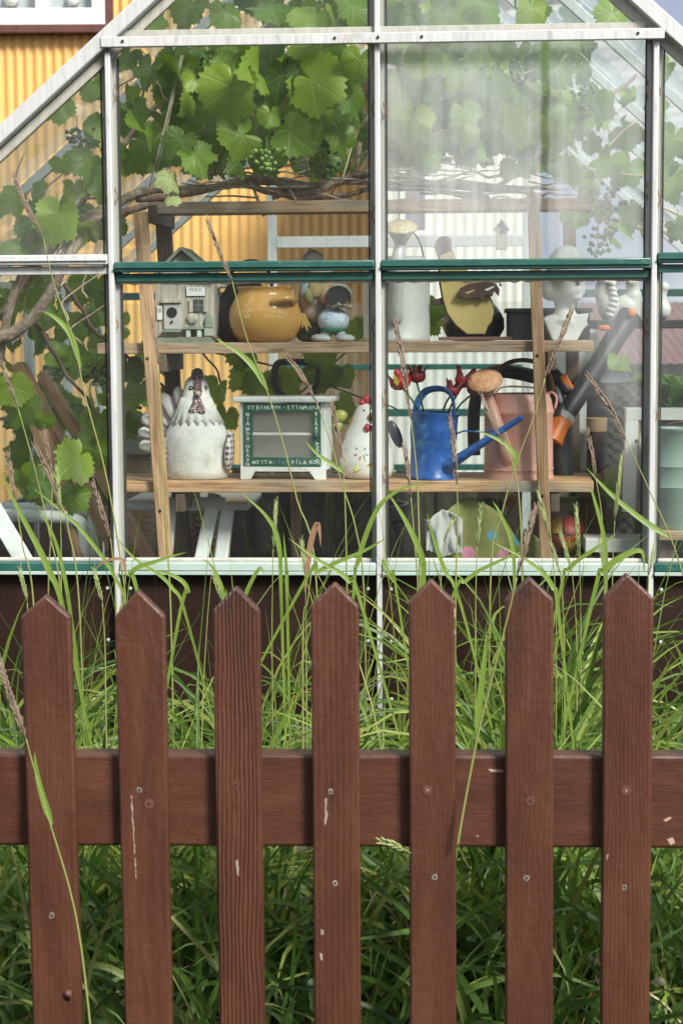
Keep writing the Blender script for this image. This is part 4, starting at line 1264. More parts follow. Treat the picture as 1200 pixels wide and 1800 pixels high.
# ================================================================= things on the shelves
class Item:
    """a thing standing inside the greenhouse; photo px measure its outline at its own distance"""
    def __init__(s, name, label, cat, bx, by, d, z=None, group=None, yaw=0.0):
        u, z0 = GH.g(bx, by, d)
        s.z = z0 if z is None else z
        s.k = (GH.w(u, d, 0).y) / F_PX
        s.bx, s.by = bx, by
        s.o = empty(name, GH.w(u, d, s.z), -GH.a + yaw, label, cat, group)
    def p(s, px, py, y=0.0):
        return Vector(((px - s.bx) * s.k, y, (s.by - py) * s.k))
    def q(s, px, py):
        return ((px - s.bx) * s.k, (s.by - py) * s.k)
    def prof(s, rows):
        """[(half width px, py)] -> lathe profile"""
        return [(max(r, 0.05) * s.k, (s.by - y) * s.k) for r, y in rows]

# ---- white stoneware hen
STONE = plain('weathered_white_stoneware', (0.66, 0.65, 0.62), 0.8, 0.18, vs=14, dirt=(0.42, 0.39, 0.33), dirt_amt=0.55, ds=22, bump=0.7, bs=150)
def mat_dots(name, base, dot, scale=260, size=0.30, rough=0.6):
    M = Mat(name)
    c = M.co()
    v = M.voro(c, scale, randomness=0.55)
    n1 = M.noise(c, 40, 4)
    b = M.mix(n1.rng(0.3, 0.7), tuple(x * 0.75 for x in base), base)
    M.set('Base Color', M.mix(v.rng(size, size + 0.06, 1.0, 0.0), b, dot))
    M.set('Roughness', rough)
    return M.m
MAUVE = mat_dots('mauve_dotted', (0.17, 0.085, 0.10), (0.75, 0.72, 0.70), 170, 0.26)
MAUVEP = plain('mauve_line', (0.13, 0.07, 0.085), 0.7)
BLACK = plain('matte_black', (0.012, 0.012, 0.013), 0.5)
WHITE = plain('white_gloss', (0.78, 0.77, 0.74), 0.3, 0.06, bump=0.04)
it = Item('hen_ornament', 'weathered white stoneware hen with mauve dotted comb and wattle on the lower shelf', 'ornament', 347, 843, SF + 0.095, zL)
body = [(49, 843), (53, 841), (56.5, 828), (58, 808), (58, 790), (57, 773), (53.5, 760), (47, 747), (41.5, 737), (36, 727), (30, 713), (25.8, 700), (23.4, 690), (21.4, 680), (18.6, 672), (13, 665), (5, 661)]
MB().lathe(it.prof(body), 40, sy=0.80).build('body', STONE, it.o, smooth=True)
# collar with a zigzag hem
mb = MB()
seg = 80
rows = []
for j, t in enumerate((0.0, 0.5, 1.0)):
    for k in range(seg):
        a = 2 * math.pi * k / seg
        hem = 743 + (-5, 0, 5, 0)[k % 4]
        y = 700 + (hem - 700) * t
        # radius of the body there
        r = 0
        for (r0, y0), (r1, y1) in zip(body, body[1:]):
            if y1 <= y <= y0: r = r0 + (r1 - r0) * (y0 - y) / (y0 - y1)
        r += 0.5 + 1.6 * t
        rows.append((r * it.k * math.cos(a), r * it.k * 0.80 * math.sin(a), (843 - y) * it.k))
mb.add(rows, [(j * seg + k, j * seg + (k + 1) % seg, (j + 1) * seg + (k + 1) % seg, (j + 1) * seg + k) for j in range(2) for k in range(seg)])
col_ = mb.build('collar', STONE, it.o, smooth=True)
sd = col_.modifiers.new('solid', 'SOLIDIFY'); sd.thickness = 0.0022; sd.offset = 0
def rad_at(y):
    for (r0, y0), (r1, y1) in zip(body, body[1:]):
        if y1 <= y <= y0: return (r0 + (r1 - r0) * (y0 - y) / (y0 - y1)) * it.k
fy = lambda px, y: -math.sqrt(max(1e-6, rad_at(y) ** 2 - ((px - 347) * it.k) ** 2)) * 0.80
comb = MB()
for i, (dx, h) in enumerate(((-7, 11), (-3.5, 13), (0, 14), (3.5, 13.5), (7, 11))):
    comb.ell(it.p(350 + dx, 662, -0.004), (3.4 * it.k, 0.024, h * it.k), 12, 10)
comb.build('comb', MAUVE, it.o, smooth=True)
MB().prism([(it.q(x, y)[0], it.q(x, y)[1]) for x, y in ((347, 668), (358, 668), (360, 690), (357, 700), (345, 700), (345, 690))], fy(352, 688) - 0.004, fy(352, 672) + 0.012).build('face_stripe', MAUVE, it.o, bevel=0.002)
w_ = MB()
for x, dx in ((345.5, -4), (359, 4)):
    for t in range(7):
        y = 702 + t * 3.6
        w_.ell(it.p(352 + dx * (0.5 + 0.22 * t), y, fy(352, y) - 0.002), ((4.0 + 0.75 * t) * it.k, 0.006, 6.0 * it.k), 14, 8)
w_.build('wattle', MAUVE, it.o, voxel=0.0016, sm=4)
MB().ell(it.p(353.5, 693, fy(353, 693) - 0.010), (5.5 * it.k, 0.011, 5 * it.k), 14, 10).build('beak', plain('ochre_beak', (0.42, 0.36, 0.25), 0.7), it.o, smooth=True)
for ex in (341, 364.5):
    e = MB().lathe([(4.0 * it.k, 0), (4.0 * it.k, 0.002), (2 * it.k, 0.003)], 16, M_=Matrix.Translation(it.p(ex, 683, fy(ex, 683) + 0.0005)) @ Matrix.Rotation(math.pi / 2, 4, 'X')).build('eye', BLACK, it.o, smooth=True)
    MB().ell(it.p(ex, 683, fy(ex, 683) - 0.003), (1.2 * it.k, 0.001, 1.2 * it.k), 8, 6).build('glint', WHITE, e)
# fanned tail behind, with dark ribs
tail = MB()
for i in range(6):
    a = math.radians(8 + i * 17)
    L = (100 - i * 3) * it.k
    c = it.p(326, 782, 0.022)
    dirv = Vector((-math.sin(a), 0, math.cos(a)))
    tail.ell(c + dirv * L * 0.55 + Vector((0, 0.002 * i, 0)), (16 * it.k, 0.010, L * 0.47), 14, 10, rot=(0, -a, 0))
tl = tail.build('tail', STONE, it.o, smooth=True)
for i in range(5):
    a = math.radians(16 + i * 17)
    c = it.p(326, 782, 0.010)
    dirv = Vector((-math.sin(a), 0, math.cos(a)))
    pts = [c + dirv * (L_ * it.k) + Vector((math.cos(a), 0, math.sin(a))) * (0.05 * (L_ / 80) ** 2 * 0.1) for L_ in (15, 40, 62, 82, 92)]
    MB().tube(pts, [1.2 * it.k, 1.6 * it.k, 2 * it.k, 2 * it.k, 1 * it.k], 6).build('tail_rib', MAUVEP, tl, smooth=True)
def mat_diamond(name):
    M = Mat(name)
    x, y, z = M.xyz(M.co())
    a = ((z * 1.0 + y * 0.75) * 210.0).sin()
    b = ((z * 1.0 - y * 0.75) * 210.0).sin()
    d = (a * b).gt(0.12)
    dot = ((z * 420.0).sin() * (y * 320.0).sin()).gt(0.82)
    c = M.mix(d, (0.60, 0.59, 0.57), (0.13, 0.07, 0.085))
    c = M.mix(dot, c, (0.70, 0.70, 0.70))
    M.set('Base Color', c); M.set('Roughness', 0.75)
    return M.m
DIA = mat_diamond('painted_wing')
for s in (-1, 1):
    MB().ell(it.p(347 + s * 58, 795, -0.008), (8 * it.k, 0.052, 37 * it.k), 16, 12, rot=(0, s * 0.08, 0)).build('wing', DIA, it.o, smooth=True)

# ---- small painted cabinet with a wire mesh door and lettering
CABW = plain('chalky_white_paint', (0.74, 0.74, 0.72), 0.6, 0.1, vs=10, dirt=(0.52, 0.42, 0.32), dirt_amt=0.22, ds=16, bump=0.25, bs=80)
CABG = plain('green_door_paint', (0.022, 0.105, 0.062), 0.5, 0.25, vs=18, dirt=(0.10, 0.20, 0.15), dirt_amt=0.3, bump=0.2)
it = Item('mesh_cabinet', 'small white cabinet with green lettered frame and wire mesh door on the lower shelf', 'cabinet', 497, 845, SF + 0.055, zL, yaw=math.radians(-6))
K = it.k
fx0, fx1, fd = -76, 77, 0.115       # front half widths in px, depth in m
P = lambda px: px * K
car = MB()
car.box((P(fx0 + 3.5), fd / 2, P(16 + 60)), (P(7), fd, P(120)))
car.box((P(fx1 - 4.5), fd / 2, P(16 + 60)), (P(9), fd, P(120)))
car.box((0, fd / 2 + 0.002, P(19)), (P(fx1 - fx0 - 17), fd - 0.004, P(8)))
car.build('carcass', CABW, it.o, bevel=0.0015)
def mat_sheet():
    M = Mat('thin_white_lining')
    M.set('Base Color', (0.80, 0.77, 0.76)); M.set('Roughness', 0.8)
    M.translucent((0.88, 0.83, 0.81), 0.75)
    return M.m
MB().box((0, fd * 0.5, P(76)), (P(fx1 - fx0 - 17), 0.002, P(112))).build('brightening_sheet', mat_sheet(), it.o)  # stands for the white back; translucent and set forward to brighten the inside
MB().box((0.001, fd / 2 - 0.002, P(141)), (P(176), fd + 0.022, P(10))).build('top', CABW, it.o, bevel=0.004, seg=3)
MB().prism([(P(x), P(y)) for x, y in ((-76, 0), (-58, 0), (-50, 14), (48, 14), (58, 0), (77, 0), (77, 23), (-76, 23))], -0.003, 0.006).build('plinth', CABW, it.o, bevel=0.0015)
for x in (-68, 69):
    MB().box((P(x), fd - 0.012, P(8)), (P(12), 0.02, P(16))).build('foot', CABW, it.o, bevel=0.001)
MB().box((0, fd * 0.26, P(80)), (P(fx1 - fx0 - 17), fd * 0.46, P(4.5))).build('inner_shelf', CABW, it.o, bevel=0.001)
gx0, gx1, gz0, gz1 = -69, 68, 24, 135
ox0, ox1, oz0, oz1 = -54, 54, 39, 119
door = MB()
door.prism([(P(x), P(y)) for x, y in ((gx0, gz0), (gx1, gz0), (gx1, oz0), (gx0, oz0))], -0.005, 0.004)
door.prism([(P(x), P(y)) for x, y in ((gx0, oz1), (gx1, oz1), (gx1, gz1), (gx0, gz1))], -0.005, 0.004)
door.prism([(P(x), P(y)) for x, y in ((gx0, oz0), (ox0, oz0), (ox0, oz1), (gx0, oz1))], -0.0048, 0.004)
door.prism([(P(x), P(y)) for x, y in ((ox1, oz0), (gx1, oz0), (gx1, oz1), (ox1, oz1))], -0.0048, 0.004)
dr = door.build('door', CABG, it.o, bevel=0.0008)
MB().ell((P(61), -0.009, P(78)), (P(4), 0.005, P(4)), 12, 8).build('knob', CABG, dr, smooth=True)
wm_ = MB()
nxw, nzw = 26, 20
for i in range(1, nxw):
    x = ox0 + (ox1 - ox0) * i / nxw
    wm_.box((P(x), 0.0045, P((oz0 + oz1) / 2)), (0.0006, 0.0006, P(oz1 - oz0)))
for i in range(1, nzw):
    z = oz0 + (oz1 - oz0) * i / nzw
    wm_.box((0, 0.0045, P(z)), (P(ox1 - ox0), 0.0006, 0.0006))
tag(wm_.build('wire_mesh', plain('mesh_wire', (0.66, 0.63, 0.60), 0.5), dr), kind='stuff')
LETT = plain('white_lettering', (0.72, 0.74, 0.72), 0.7, 0.15, bump=0)
LETF = plain('faded_lettering', (0.22, 0.34, 0.30), 0.7, 0.2, bump=0)
def glyphs(mb, txt, x, z, size, rz=0.0, wide=1.0, y=-0.0056):
    """flat letters added to a mesh"""
    cu_ = bpy.data.curves.new('lettering', 'FONT')
    cu_.body = txt
    cu_.size = size
    cu_.align_x = 'CENTER'; cu_.align_y = 'CENTER'
    cu_.extrude = 0.0002
    cu_.offset = size * 0.012
    cu_.resolution_u = 2
    o = bpy.data.objects.new('lettering', cu_)
    me = o.to_mesh()
    M_ = Matrix.Translation((x, y, z)) @ Matrix.Rotation(rz, 4, 'Y') @ Matrix.Rotation(math.pi / 2, 4, 'X') @ Matrix.Diagonal((wide, 1, 1, 1))
    mb.add([v.co.copy() for v in me.vertices], [tuple(p.vertices) for p in me.polygons], M_)
    o.to_mesh_clear()
    bpy.data.objects.remove(o)
    bpy.data.curves.remove(cu_)
def letter(txt, x, z, size, mat=LETT, rz=0.0, wide=1.0, parent=None, y=-0.0056):
    mb = MB()
    glyphs(mb, txt, x, z, size, rz, wide, y)
    return mb.build('lettering', mat, parent)
rl = random.Random(3)
def word(txt, px, pz, step, size, mat=LETT, vertical=False, rz=0.0):
    mb = MB()
    for i, ch in enumerate(txt):
        if ch == ' ': continue
        jx, jz = rl.uniform(-0.5, 0.5), rl.uniform(-0.6, 0.6)
        x, z = (px + jx, pz - i * step + jz) if vertical else (px + i * step + jx, pz + jz)
        glyphs(mb, ch, P(x), P(z), P(size * rl.uniform(0.92, 1.08)), rz + rl.uniform(-0.08, 0.08), rl.uniform(0.95, 1.15))
    mb.build('lettering', mat, dr)
word('STEINUNN', -59, 127, 7.6, 9.5)
word('\u00b7', 4, 127, 7, 14)
word('ST\u00cdNA', 12, 127, 7.6, 9.5)
word('STU\u00d0', 50, 126.5, 5.0, 8.5)
word('MIA', -61.5, 115, 8.2, 9.2, vertical=True)
word('MDA', -61.5, 89, 8.0, 9.0, vertical=True)
word('\u00b7', -61.5, 66, 8, 13)
word('HRAFN', -62, 59, 8.2, 9.2, vertical=True)
word('METTA', -51, 30.5, 7.2, 8.6)
word('\u00b7', -18, 30.5, 7, 12)
word('L\u00ddSA', -13, 30.5, 7.0, 8.4, mat=LETF)
word('P\u00cdLA', 19, 30.5, 7.0, 9.4)
word('\u00b7', 46, 30.5, 7, 12, mat=LETF)
word('KOL', 52, 31, 6.8, 8.6)
word('BJART', 61.5, 116, 8.6, 9.0, vertical=True)
word('ANNIG', 62.5, 64, 7.6, 8.6, vertical=True, rz=math.pi / 2)

# ---- white ceramic chicken with red comb
CER = plain('cream_ceramic', (0.78, 0.75, 0.70), 0.22, 0.05, bump=0.03, coat=0.4)
it = Item('chicken_ornament', 'round glossy white ceramic chicken with red comb and painted flowers', 'ornament', 645, 839, SF + 0.10, zL)
body = [(36, 839), (43, 836), (47.5, 825), (48.5, 808), (46, 790), (41, 772), (34.5, 755), (28.5, 741), (24, 729), (20.5, 719), (15, 711), (6, 707)]
MB().lathe(it.prof(body), 40, sy=0.9).build('body', CER, it.o, smooth=True)
RED = plain('glossy_red', (0.48, 0.035, 0.045), 0.25, 0.2, bump=0.03, coat=0.3)
cb = MB()
for x, y, r in ((637, 706, 6.5), (645, 700, 7.5), (652, 706, 6.5)):
    cb.ell(it.p(x, y, -0.004), (r * it.k, 0.010, r * 1.1 * it.k), 14, 10)
cb.build('comb', RED, it.o, smooth=True)
fy2 = lambda px, y: -0.9 * it.k * math.sqrt(max(1, np_r(y) ** 2 - (px - 645) ** 2))
def np_r(y):
    for (r0, y0), (r1, y1) in zip(body, body[1:]):
        if y1 <= y <= y0: return r0 + (r1 - r0) * (y0 - y) / (y0 - y1)
    return 10
bk = MB().ell(it.p(655, 731, fy2(655, 731) - 0.003), (8 * it.k, 0.010, 8 * it.k), 14, 10).build('beak', plain('orange_beak', (0.48, 0.26, 0.07), 0.3), it.o, smooth=True)
MB().ell(it.p(656, 731.5, fy2(655, 731) - 0.011), (4.5 * it.k, 0.004, 4 * it.k), 12, 8).build('mouth', BLACK, bk, smooth=True)
for x in (647, 658):
    MB().ell(it.p(x, 749, fy2(x, 749) - 0.004), (5.5 * it.k, 0.007, 8 * it.k), 14, 10).build('wattle', RED, it.o, smooth=True)
MB().ell(it.p(641, 719, fy2(641, 719)), (1.6 * it.k, 0.002, 2 * it.k), 10, 6).build('eye', BLACK, it.o, smooth=True)
MB().ell(it.p(597, 730, 0.03), (13 * it.k, 0.014, 11 * it.k), 16, 10).ell(it.p(592, 748, 0.035), (10 * it.k, 0.012, 10 * it.k), 16, 10).build('tail', plain('lemon_glaze', (0.50, 0.50, 0.12), 0.3), it.o, smooth=True)
MB().ell(it.p(695, 762, 0.01), (10 * it.k, 0.010, 26 * it.k), 16, 10, rot=(0, -0.38, 0)).build('wing', plain('slate_glaze', (0.10, 0.11, 0.13), 0.35, 0.2), it.o, smooth=True)
PET = {'b': plain('blue_petal', (0.22, 0.34, 0.60), 0.3), 'r': plain('rose_petal', (0.55, 0.12, 0.18), 0.3), 'o': plain('orange_petal', (0.70, 0.36, 0.08), 0.3), 'g': plain('green_stroke', (0.12, 0.28, 0.10), 0.3), 'y': plain('yellow_petal', (0.70, 0.62, 0.16), 0.3)}
def petal(px, py, w_, h_, ang, c):
    MB().ell(it.p(px, py, fy2(px, py) + 0.0002), (w_ * it.k, 0.0012, h_ * it.k), 10, 6, rot=(0, ang, 0)).build('painted_petal', PET[c], it.o, smooth=True)
for a in ((630, 785, 1.7, 4, -.6, 'b'), (643, 785, 1.7, 4, .6, 'b'), (647, 795, 1.5, 4, 1.9, 'b'), (628, 795, 1.6, 4, -1.9, 'r'), (635, 801, 1.6, 4.4, .3, 'r'), (652, 812, 2.6, 7, 1.1, 'o'), (629, 819, 3.6, 7, .4, 'y'), (643, 803, 0.6, 9, -.2, 'g'), (634, 822, .7, 8, 1.2, 'g'), (680, 800, 2.4, 6, -.2, 'o'), (680, 777, 1.4, 3, .2, 'b')): petal(*a)
for cx_, cy_ in ((621, 738), (606, 803)):
    for q in range(5):
        a = q * 1.257
        petal(cx_ + 3.4 * math.sin(a), cy_ - 3.4 * math.cos(a), 1.1, 3.0, a, 'o')
for cx_, cy_ in ((612, 750), (608, 768), (611, 787)):
    petal(cx_, cy_, .6, 4, .9, 'g'); petal(cx_ + 3, cy_ - 2, 1, 1.8, .5, 'y')

# ---- watering cans
def can_body(it, rows, mat, seg=40, sy=1.0):
    """open-topped vessel with wall thickness"""
    prof_ = it.prof(rows)
    inner = [(max(r - 0.002, 0.001), z) for r, z in reversed(prof_[1:])]
    inner.append((inner[-1][0], prof_[0][1] + 0.004))
    inner[-1] = (inner[-1][0] * 0.98, prof_[0][1] + 0.004)
    return MB().lathe(prof_ + inner + [(0.0005, prof_[0][1] + 0.004)], seg, sy=sy)
BLUE = plain('worn_blue_paint', (0.022, 0.10, 0.38), 0.36, 0.35, vs=14, dirt=(0.10, 0.34, 0.60), dirt_amt=0.6, ds=18, bump=0.2, bs=40, bd=0.004)
TILT = -0.10
it = Item('watering_can', 'blue painted metal watering can holding metal tulips on the lower shelf', 'watering can', 758, 834, SF + 0.075, zL, group=None)
it.o.rotation_euler = (0, 0, -GH.a)
tilt = Matrix.Rotation(0.05, 4, 'Y')
rows = [(39, 834), (41, 833), (41.5, 829), (39, 826), (38.5, 800), (39.5, 770), (40.2, 768), (40.0, 764), (41.0, 762), (40.6, 758), (41.4, 756), (41.2, 740), (41.6, 724), (45, 719), (45.5, 717), (44, 716)]
mb = can_body(it, rows, BLUE)
mb.v = [tilt @ v for v in mb.v]
bd_ = mb.build('body', BLUE, it.o, smooth=True, angle=50)
MB().lathe([(0.04, 0), (0.056, 0.001)], 24, M_=tilt @ Matrix.Translation((0, 0, 106 * it.k))).build('soil', SOIL, bd_)
sp_ = spline([it.p(777, 816, -0.030), it.p(800, 800, -0.055), it.p(850, 765, -0.085), it.p(914, 722, -0.115)], 14)
MB().tube(sp_, [13 * it.k, 12 * it.k, 11 * it.k, 10 * it.k] + [(9.5 - i * 0.55) * it.k for i in range(10)], 14).build('spout', BLUE, it.o, smooth=True, angle=60)
MB().tube([it.p(797, 755, -0.040), it.p(815, 747, -0.06), it.p(850, 749, -0.085), it.p(888, 738, -0.102)], 1.5 * it.k, 8).build('spout_brace', BLUE, it.o, smooth=True)
hp = spline([it.p(731, 722, 0.03), it.p(734, 700, 0.028), it.p(747, 681, 0.02), it.p(768, 675, 0.0), it.p(786, 679, -0.02), it.p(796, 695, -0.03), it.p(798, 722, -0.035)], 24)
MB().tube(hp, 2.2 * it.k, 10, sx=3.0).build('handle', BLUE, it.o, smooth=True, angle=60)
TUR = plain('tulip_red', (0.48, 0.022, 0.03), 0.4, 0.35, dirt=(0.12, 0.015, 0.02), dirt_amt=0.4)
TUD = plain('tulip_maroon', (0.24, 0.018, 0.026), 0.4, 0.35)
TUY = plain('tulip_yellow', (0.60, 0.46, 0.05), 0.4, 0.2)
STG = plain('tulip_stem_green', (0.015, 0.11, 0.06), 0.45)
def tulip(i, hx, hy, bx_, by_, s, mat, lean, y0):
    t_ = Item('metal_tulip', ['red and yellow metal tulip in the blue watering can', 'tall dark maroon metal tulip behind the red and yellow one', 'low dark red metal tulip beside the blue handle', 'tall red metal tulip between two lower ones in the blue can', 'small dark red metal tulip near the pink rose head'][i], 'metal flower', bx_, by_, SF + 0.075 + y0, it.z + (834 - by_) * it.k, 'metal tulips in the blue can')
    k = t_.k
    MB().tube([t_.p(bx_, by_), t_.p((bx_ * 0.5 + hx * 0.5), (by_ + hy) / 2), t_.p(hx, hy + 8)], 0.0026, 8).build('stem', STG, t_.o, smooth=True)
    hd = MB()
    R = Matrix.Translation(t_.p(hx, hy + 10)) @ Matrix.Rotation(lean, 4, 'Y')
    seg_ = 24
    vs = []
    for j, (r, z) in enumerate(((0.2, 0.0), (0.72, 0.18), (1.0, 0.6), (0.98, 1.0), (0.92, 1.45), (1.08, 2.25))):
        for q in range(seg_):
            a = 2 * math.pi * q / seg_
            pet = 0.5 + 0.5 * math.cos(4 * a + i)
            zz = z if j < 4 else z - (1 - pet) * (0.40 if j == 4 else 1.15)
            rr = r * (1 + 0.10 * math.cos(4 * a + i)) * (1.0 if j < 5 else 0.72 + 0.42 * pet)
            vs.append((rr * s * k * math.cos(a), rr * s * k * math.sin(a), zz * s * k * 1.0))
    hd.add(vs, [(j * seg_ + q, j * seg_ + (q + 1) % seg_, (j + 1) * seg_ + (q + 1) % seg_, (j + 1) * seg_ + q) for j in range(5) for q in range(seg_)] + [tuple(range(seg_ - 1, -1, -1))], R)
    h = hd.build('flower_head', mat, t_.o, smooth=True)
    sd = h.modifiers.new('solid', 'SOLIDIFY'); sd.thickness = 0.0012
    if i == 0:
        for a0, sx_ in ((2.6, 1), (4.4, 0.8)):
            MB().add([(math.cos(a0 + q * 0.3) * 1.1 * s * k, math.sin(a0 + q * 0.3) * 1.1 * s * k, z * s * k) for q, z in ((-1, 0.95), (1, 0.95), (0, 1.9), (0, 0.5))], [(0, 1, 2), (1, 0, 3)], R).build('yellow_petal', TUY, h)
tulip(0, 708, 666, 740, 722, 17.5, TUR, -0.30, -0.02)
tulip(1, 732, 655, 744, 716, 14.5, TUD, 0.05, 0.0)
tulip(2, 792, 678, 775, 722, 13, TUD, 0.25, -0.01)
tulip(3, 812, 664, 784, 724, 17, TUR, 0.2, 0.01)
tulip(4, 829, 676, 792, 724, 13, TUD, 0.35, -0.03)

PINK = plain('faded_pink_enamel', (0.66, 0.34, 0.27), 0.45, 0.12, vs=10, dirt=(0.42, 0.20, 0.12), dirt_amt=0.2, ds=14, bump=0.1)
ROSE = None
def mat_rose(name, base, hole):
    M = Mat(name)
    x, y, z = M.xyz(M.co())
    r = (x * x + y * y).pow(0.5)
    v = M.voro(M.co(), 165, randomness=0.25)
    n1 = M.noise(M.co(), 50, 5, 0.65)
    b = M.mix(n1.rng(0.45, 0.7, 0, 0.8), base, tuple(q * w_ for q, w_ in zip(base, (0.75, 0.5, 0.3))))
    b = M.mix(v.rng(0.24, 0.30, 1, 0), b, hole)
    M.set('Base Color', b); M.set('Roughness', 0.6)
    return M.m
def rose(it, px, py, w_, dirv, mat, mat2, stem, y=0.0):
    """sprinkler head: a shallow dome on a funnel, axis along dirv"""
    z = Vector(dirv).normalized()
    x = z.cross(Vector((0, 1, 0.01))).normalized()
    R = Matrix((x, z.cross(x) * -1, z)).transposed().to_4x4()
    c = it.p(px, py, y)
    s = w_ / 2 * it.k
    rs = MB().lathe([(s * 0.98, -0.002), (s, 0.0), (s * 0.95, s * 0.10), (s * 0.7, s * 0.22), (s * 0.35, s * 0.30), (0.0005, s * 0.33)], 32).build('rose', mat, it.o, smooth=True)
    rs.matrix_local = Matrix.Translation(c) @ R
    MB().lathe([(s * 0.30, -s * 1.15), (s * 0.34, -s * 1.0), (s * 0.55, -s * 0.6), (s * 0.97, -0.001)], 28).build('funnel', mat2, rs, smooth=True)
    return c - z * s * 1.1
it = Item('watering_can', 'faded pink enamel watering can with perforated rose on the lower shelf', 'watering can', 911, 840, SF + 0.115, zL)
rows = [(60, 843), (62, 842), (62, 837), (60.5, 833), (60.5, 826), (61.8, 824), (60.5, 821), (60, 770), (60, 730), (62, 726), (62.3, 722), (60, 719), (58, 706), (54, 695), (52, 692), (50, 692)]
can_body(it, rows, PINK).build('body', PINK, it.o, smooth=True, angle=50)
end = rose(it, 851, 668, 61, (-0.12, -0.62, 0.78), mat_rose('pink_rose', (0.70, 0.38, 0.22), (0.22, 0.07, 0.03)), PINK, None, -0.085)
P0 = it.p(893, 815, -0.068)
MB().tube(spline([P0 + Vector((0.004, 0.012, 0)), it.p(886, 790, -0.082), it.p(872, 745, -0.09), end + (it.p(865, 720, -0.09) - end) * 0.5, end], 18), [17 * it.k, 16 * it.k, 15 * it.k] + [(14 - i * 0.45) * it.k for i in range(15)], 16).build('spout', PINK, it.o, smooth=True, angle=60)
BRNM = plain('rust_brown_metal', (0.17, 0.075, 0.05), 0.5, 0.25)
MB().tube(spline([it.p(863, 700, 0.02), it.p(866, 672, 0.018), it.p(885, 643, 0.015), it.p(915, 634, 0.015), it.p(945, 640, 0.015), it.p(966, 662, 0.018), it.p(971, 690, 0.02)], 26), 4.0 * it.k, 10, sx=1.0).build('top_handle', BRNM, it.o, smooth=True)
MB().tube(spline([it.p(868, 693, -0.055), it.p(880, 680, -0.058), it.p(915, 679, -0.06), it.p(948, 683, -0.058), it.p(957, 692, -0.055)], 18), 1.7 * it.k, 8).build('bail_wire', PINK, it.o, smooth=True)
MB().tube(spline([it.p(958, 697, 0.0), it.p(968, 690, 0.0), it.p(977, 700, 0.0), it.p(974, 720, 0.0)], 12), 2.4 * it.k, 8).build('lift_handle', PINK, it.o, smooth=True)

GALV = plain('pale_galvanised', (0.62, 0.62, 0.60), 0.42, 0.12, vs=8, dirt=(0.38, 0.24, 0.13), dirt_amt=0.12, ds=12, bump=0.08, metal=0.25)
it = Item('watering_can', 'large pale galvanised watering can with cream rose on the upper shelf', 'watering can', 697, 597, SF + 0.10, zU)
rows = [(58, 597), (59, 596), (59, 590), (58, 586), (58, 560), (58, 520), (58, 470), (59, 466), (57, 462), (50, 452), (46, 450)]
can_body(it, rows, GALV).build('body', GALV, it.o, smooth=True, angle=50)
end = rose(it, 707, 404, 58, (0.03, -0.42, 0.9), mat_rose('cream_rose', (0.74, 0.62, 0.40), (0.30, 0.14, 0.04)), GALV, None, -0.13)
MB().tube(spline([it.p(697, 566, -0.078), it.p(697, 545, -0.092), it.p(699, 500, -0.112), it.p(702, 455, -0.128), end], 18), [4 * it.k, 11 * it.k, 14 * it.k] + [(14 - i * 0.35) * it.k for i in range(15)], 16).build('spout', GALV, it.o, smooth=True, angle=60)
MB().tube(spline([it.p(748, 470, 0), it.p(742, 440, 0), it.p(735, 420, 0), it.p(720, 405, 0.01), it.p(690, 402, 0.01), it.p(665, 412, 0.0), it.p(652, 440, 0), it.p(648, 470, 0)], 26), 1.6 * it.k, 8).build('handle', BRNM, it.o, smooth=True)

# ---- yellow stew pot, black kettle behind it
MUST = plain('mustard_glaze', (0.56, 0.30, 0.075), 0.14, 0.12, vs=6, dirt=(0.42, 0.22, 0.06), dirt_amt=0.25, bump=0.02, coat=0.6)
it = Item('glazed_pot', 'bulbous mustard yellow glazed pot with two ear handles on the upper shelf', 'pot', 467, 600, SF + 0.095, zU)
rows = [(38, 600), (46, 598), (56, 587), (62.5, 572), (64.5, 557), (62, 541), (56, 527), (50, 518), (47.5, 512), (50, 507), (51, 505), (49, 504)]
can_body(it, rows, MUST, 48).build('body', MUST, it.o, smooth=True, angle=60)
for a in (math.radians(-52), math.radians(128)):
    c_, s_ = math.cos(a), math.sin(a)
    def hp_(off, r, y): return Vector(((r * c_ - off * s_) * it.k, (r * s_ + off * c_) * it.k, (600 - y) * it.k))
    MB().tube(spline([hp_(-22, 48, 537), hp_(-17, 64, 528), hp_(0, 74, 525), hp_(17, 64, 528), hp_(22, 48, 537)], 18), 6.2 * it.k, 10).build('ear_handle', MUST, it.o, smooth=True)
IRON = plain('black_iron', (0.022, 0.02, 0.018), 0.5, 0.4, vs=8, bump=0.3, bs=50)
it = Item('iron_kettle', 'sooty black iron kettle with arched handle behind the yellow pot', 'kettle', 432, 598, SF + 0.195, zU)
MB().lathe(it.prof([(40, 598), (48, 590), (51, 570), (50, 545), (44, 520), (34, 503), (28, 498), (27, 492), (20, 488), (5, 486)]), 36).build('body', IRON, it.o, smooth=True)
MB().tube(spline([it.p(398, 530), it.p(402, 490), it.p(420, 464), it.p(445, 457), it.p(466, 466), it.p(478, 492), it.p(476, 530)], 26), 3.0 * it.k, 8).build('handle', IRON, it.o, smooth=True)
hk = MB().lathe([(0.006, -0.016), (0.010, -0.013), (0.0105, -0.004), (0.008, 0.0), (0.0105, 0.004), (0.009, 0.014), (0.005, 0.018)], 18).build('knob', plain('ivory_enamel', (0.62, 0.60, 0.50), 0.3), it.o, smooth=True, loc=it.p(393, 499, -0.06), rot=(0, 1.5, 0.2))
MB().tube(spline([it.p(402, 500, -0.05), it.p(412, 493, -0.05), it.p(423, 502, -0.05), it.p(424, 512, -0.045)], 10), 1.5 * it.k, 6).build('hook', BRNM, it.o, smooth=True)

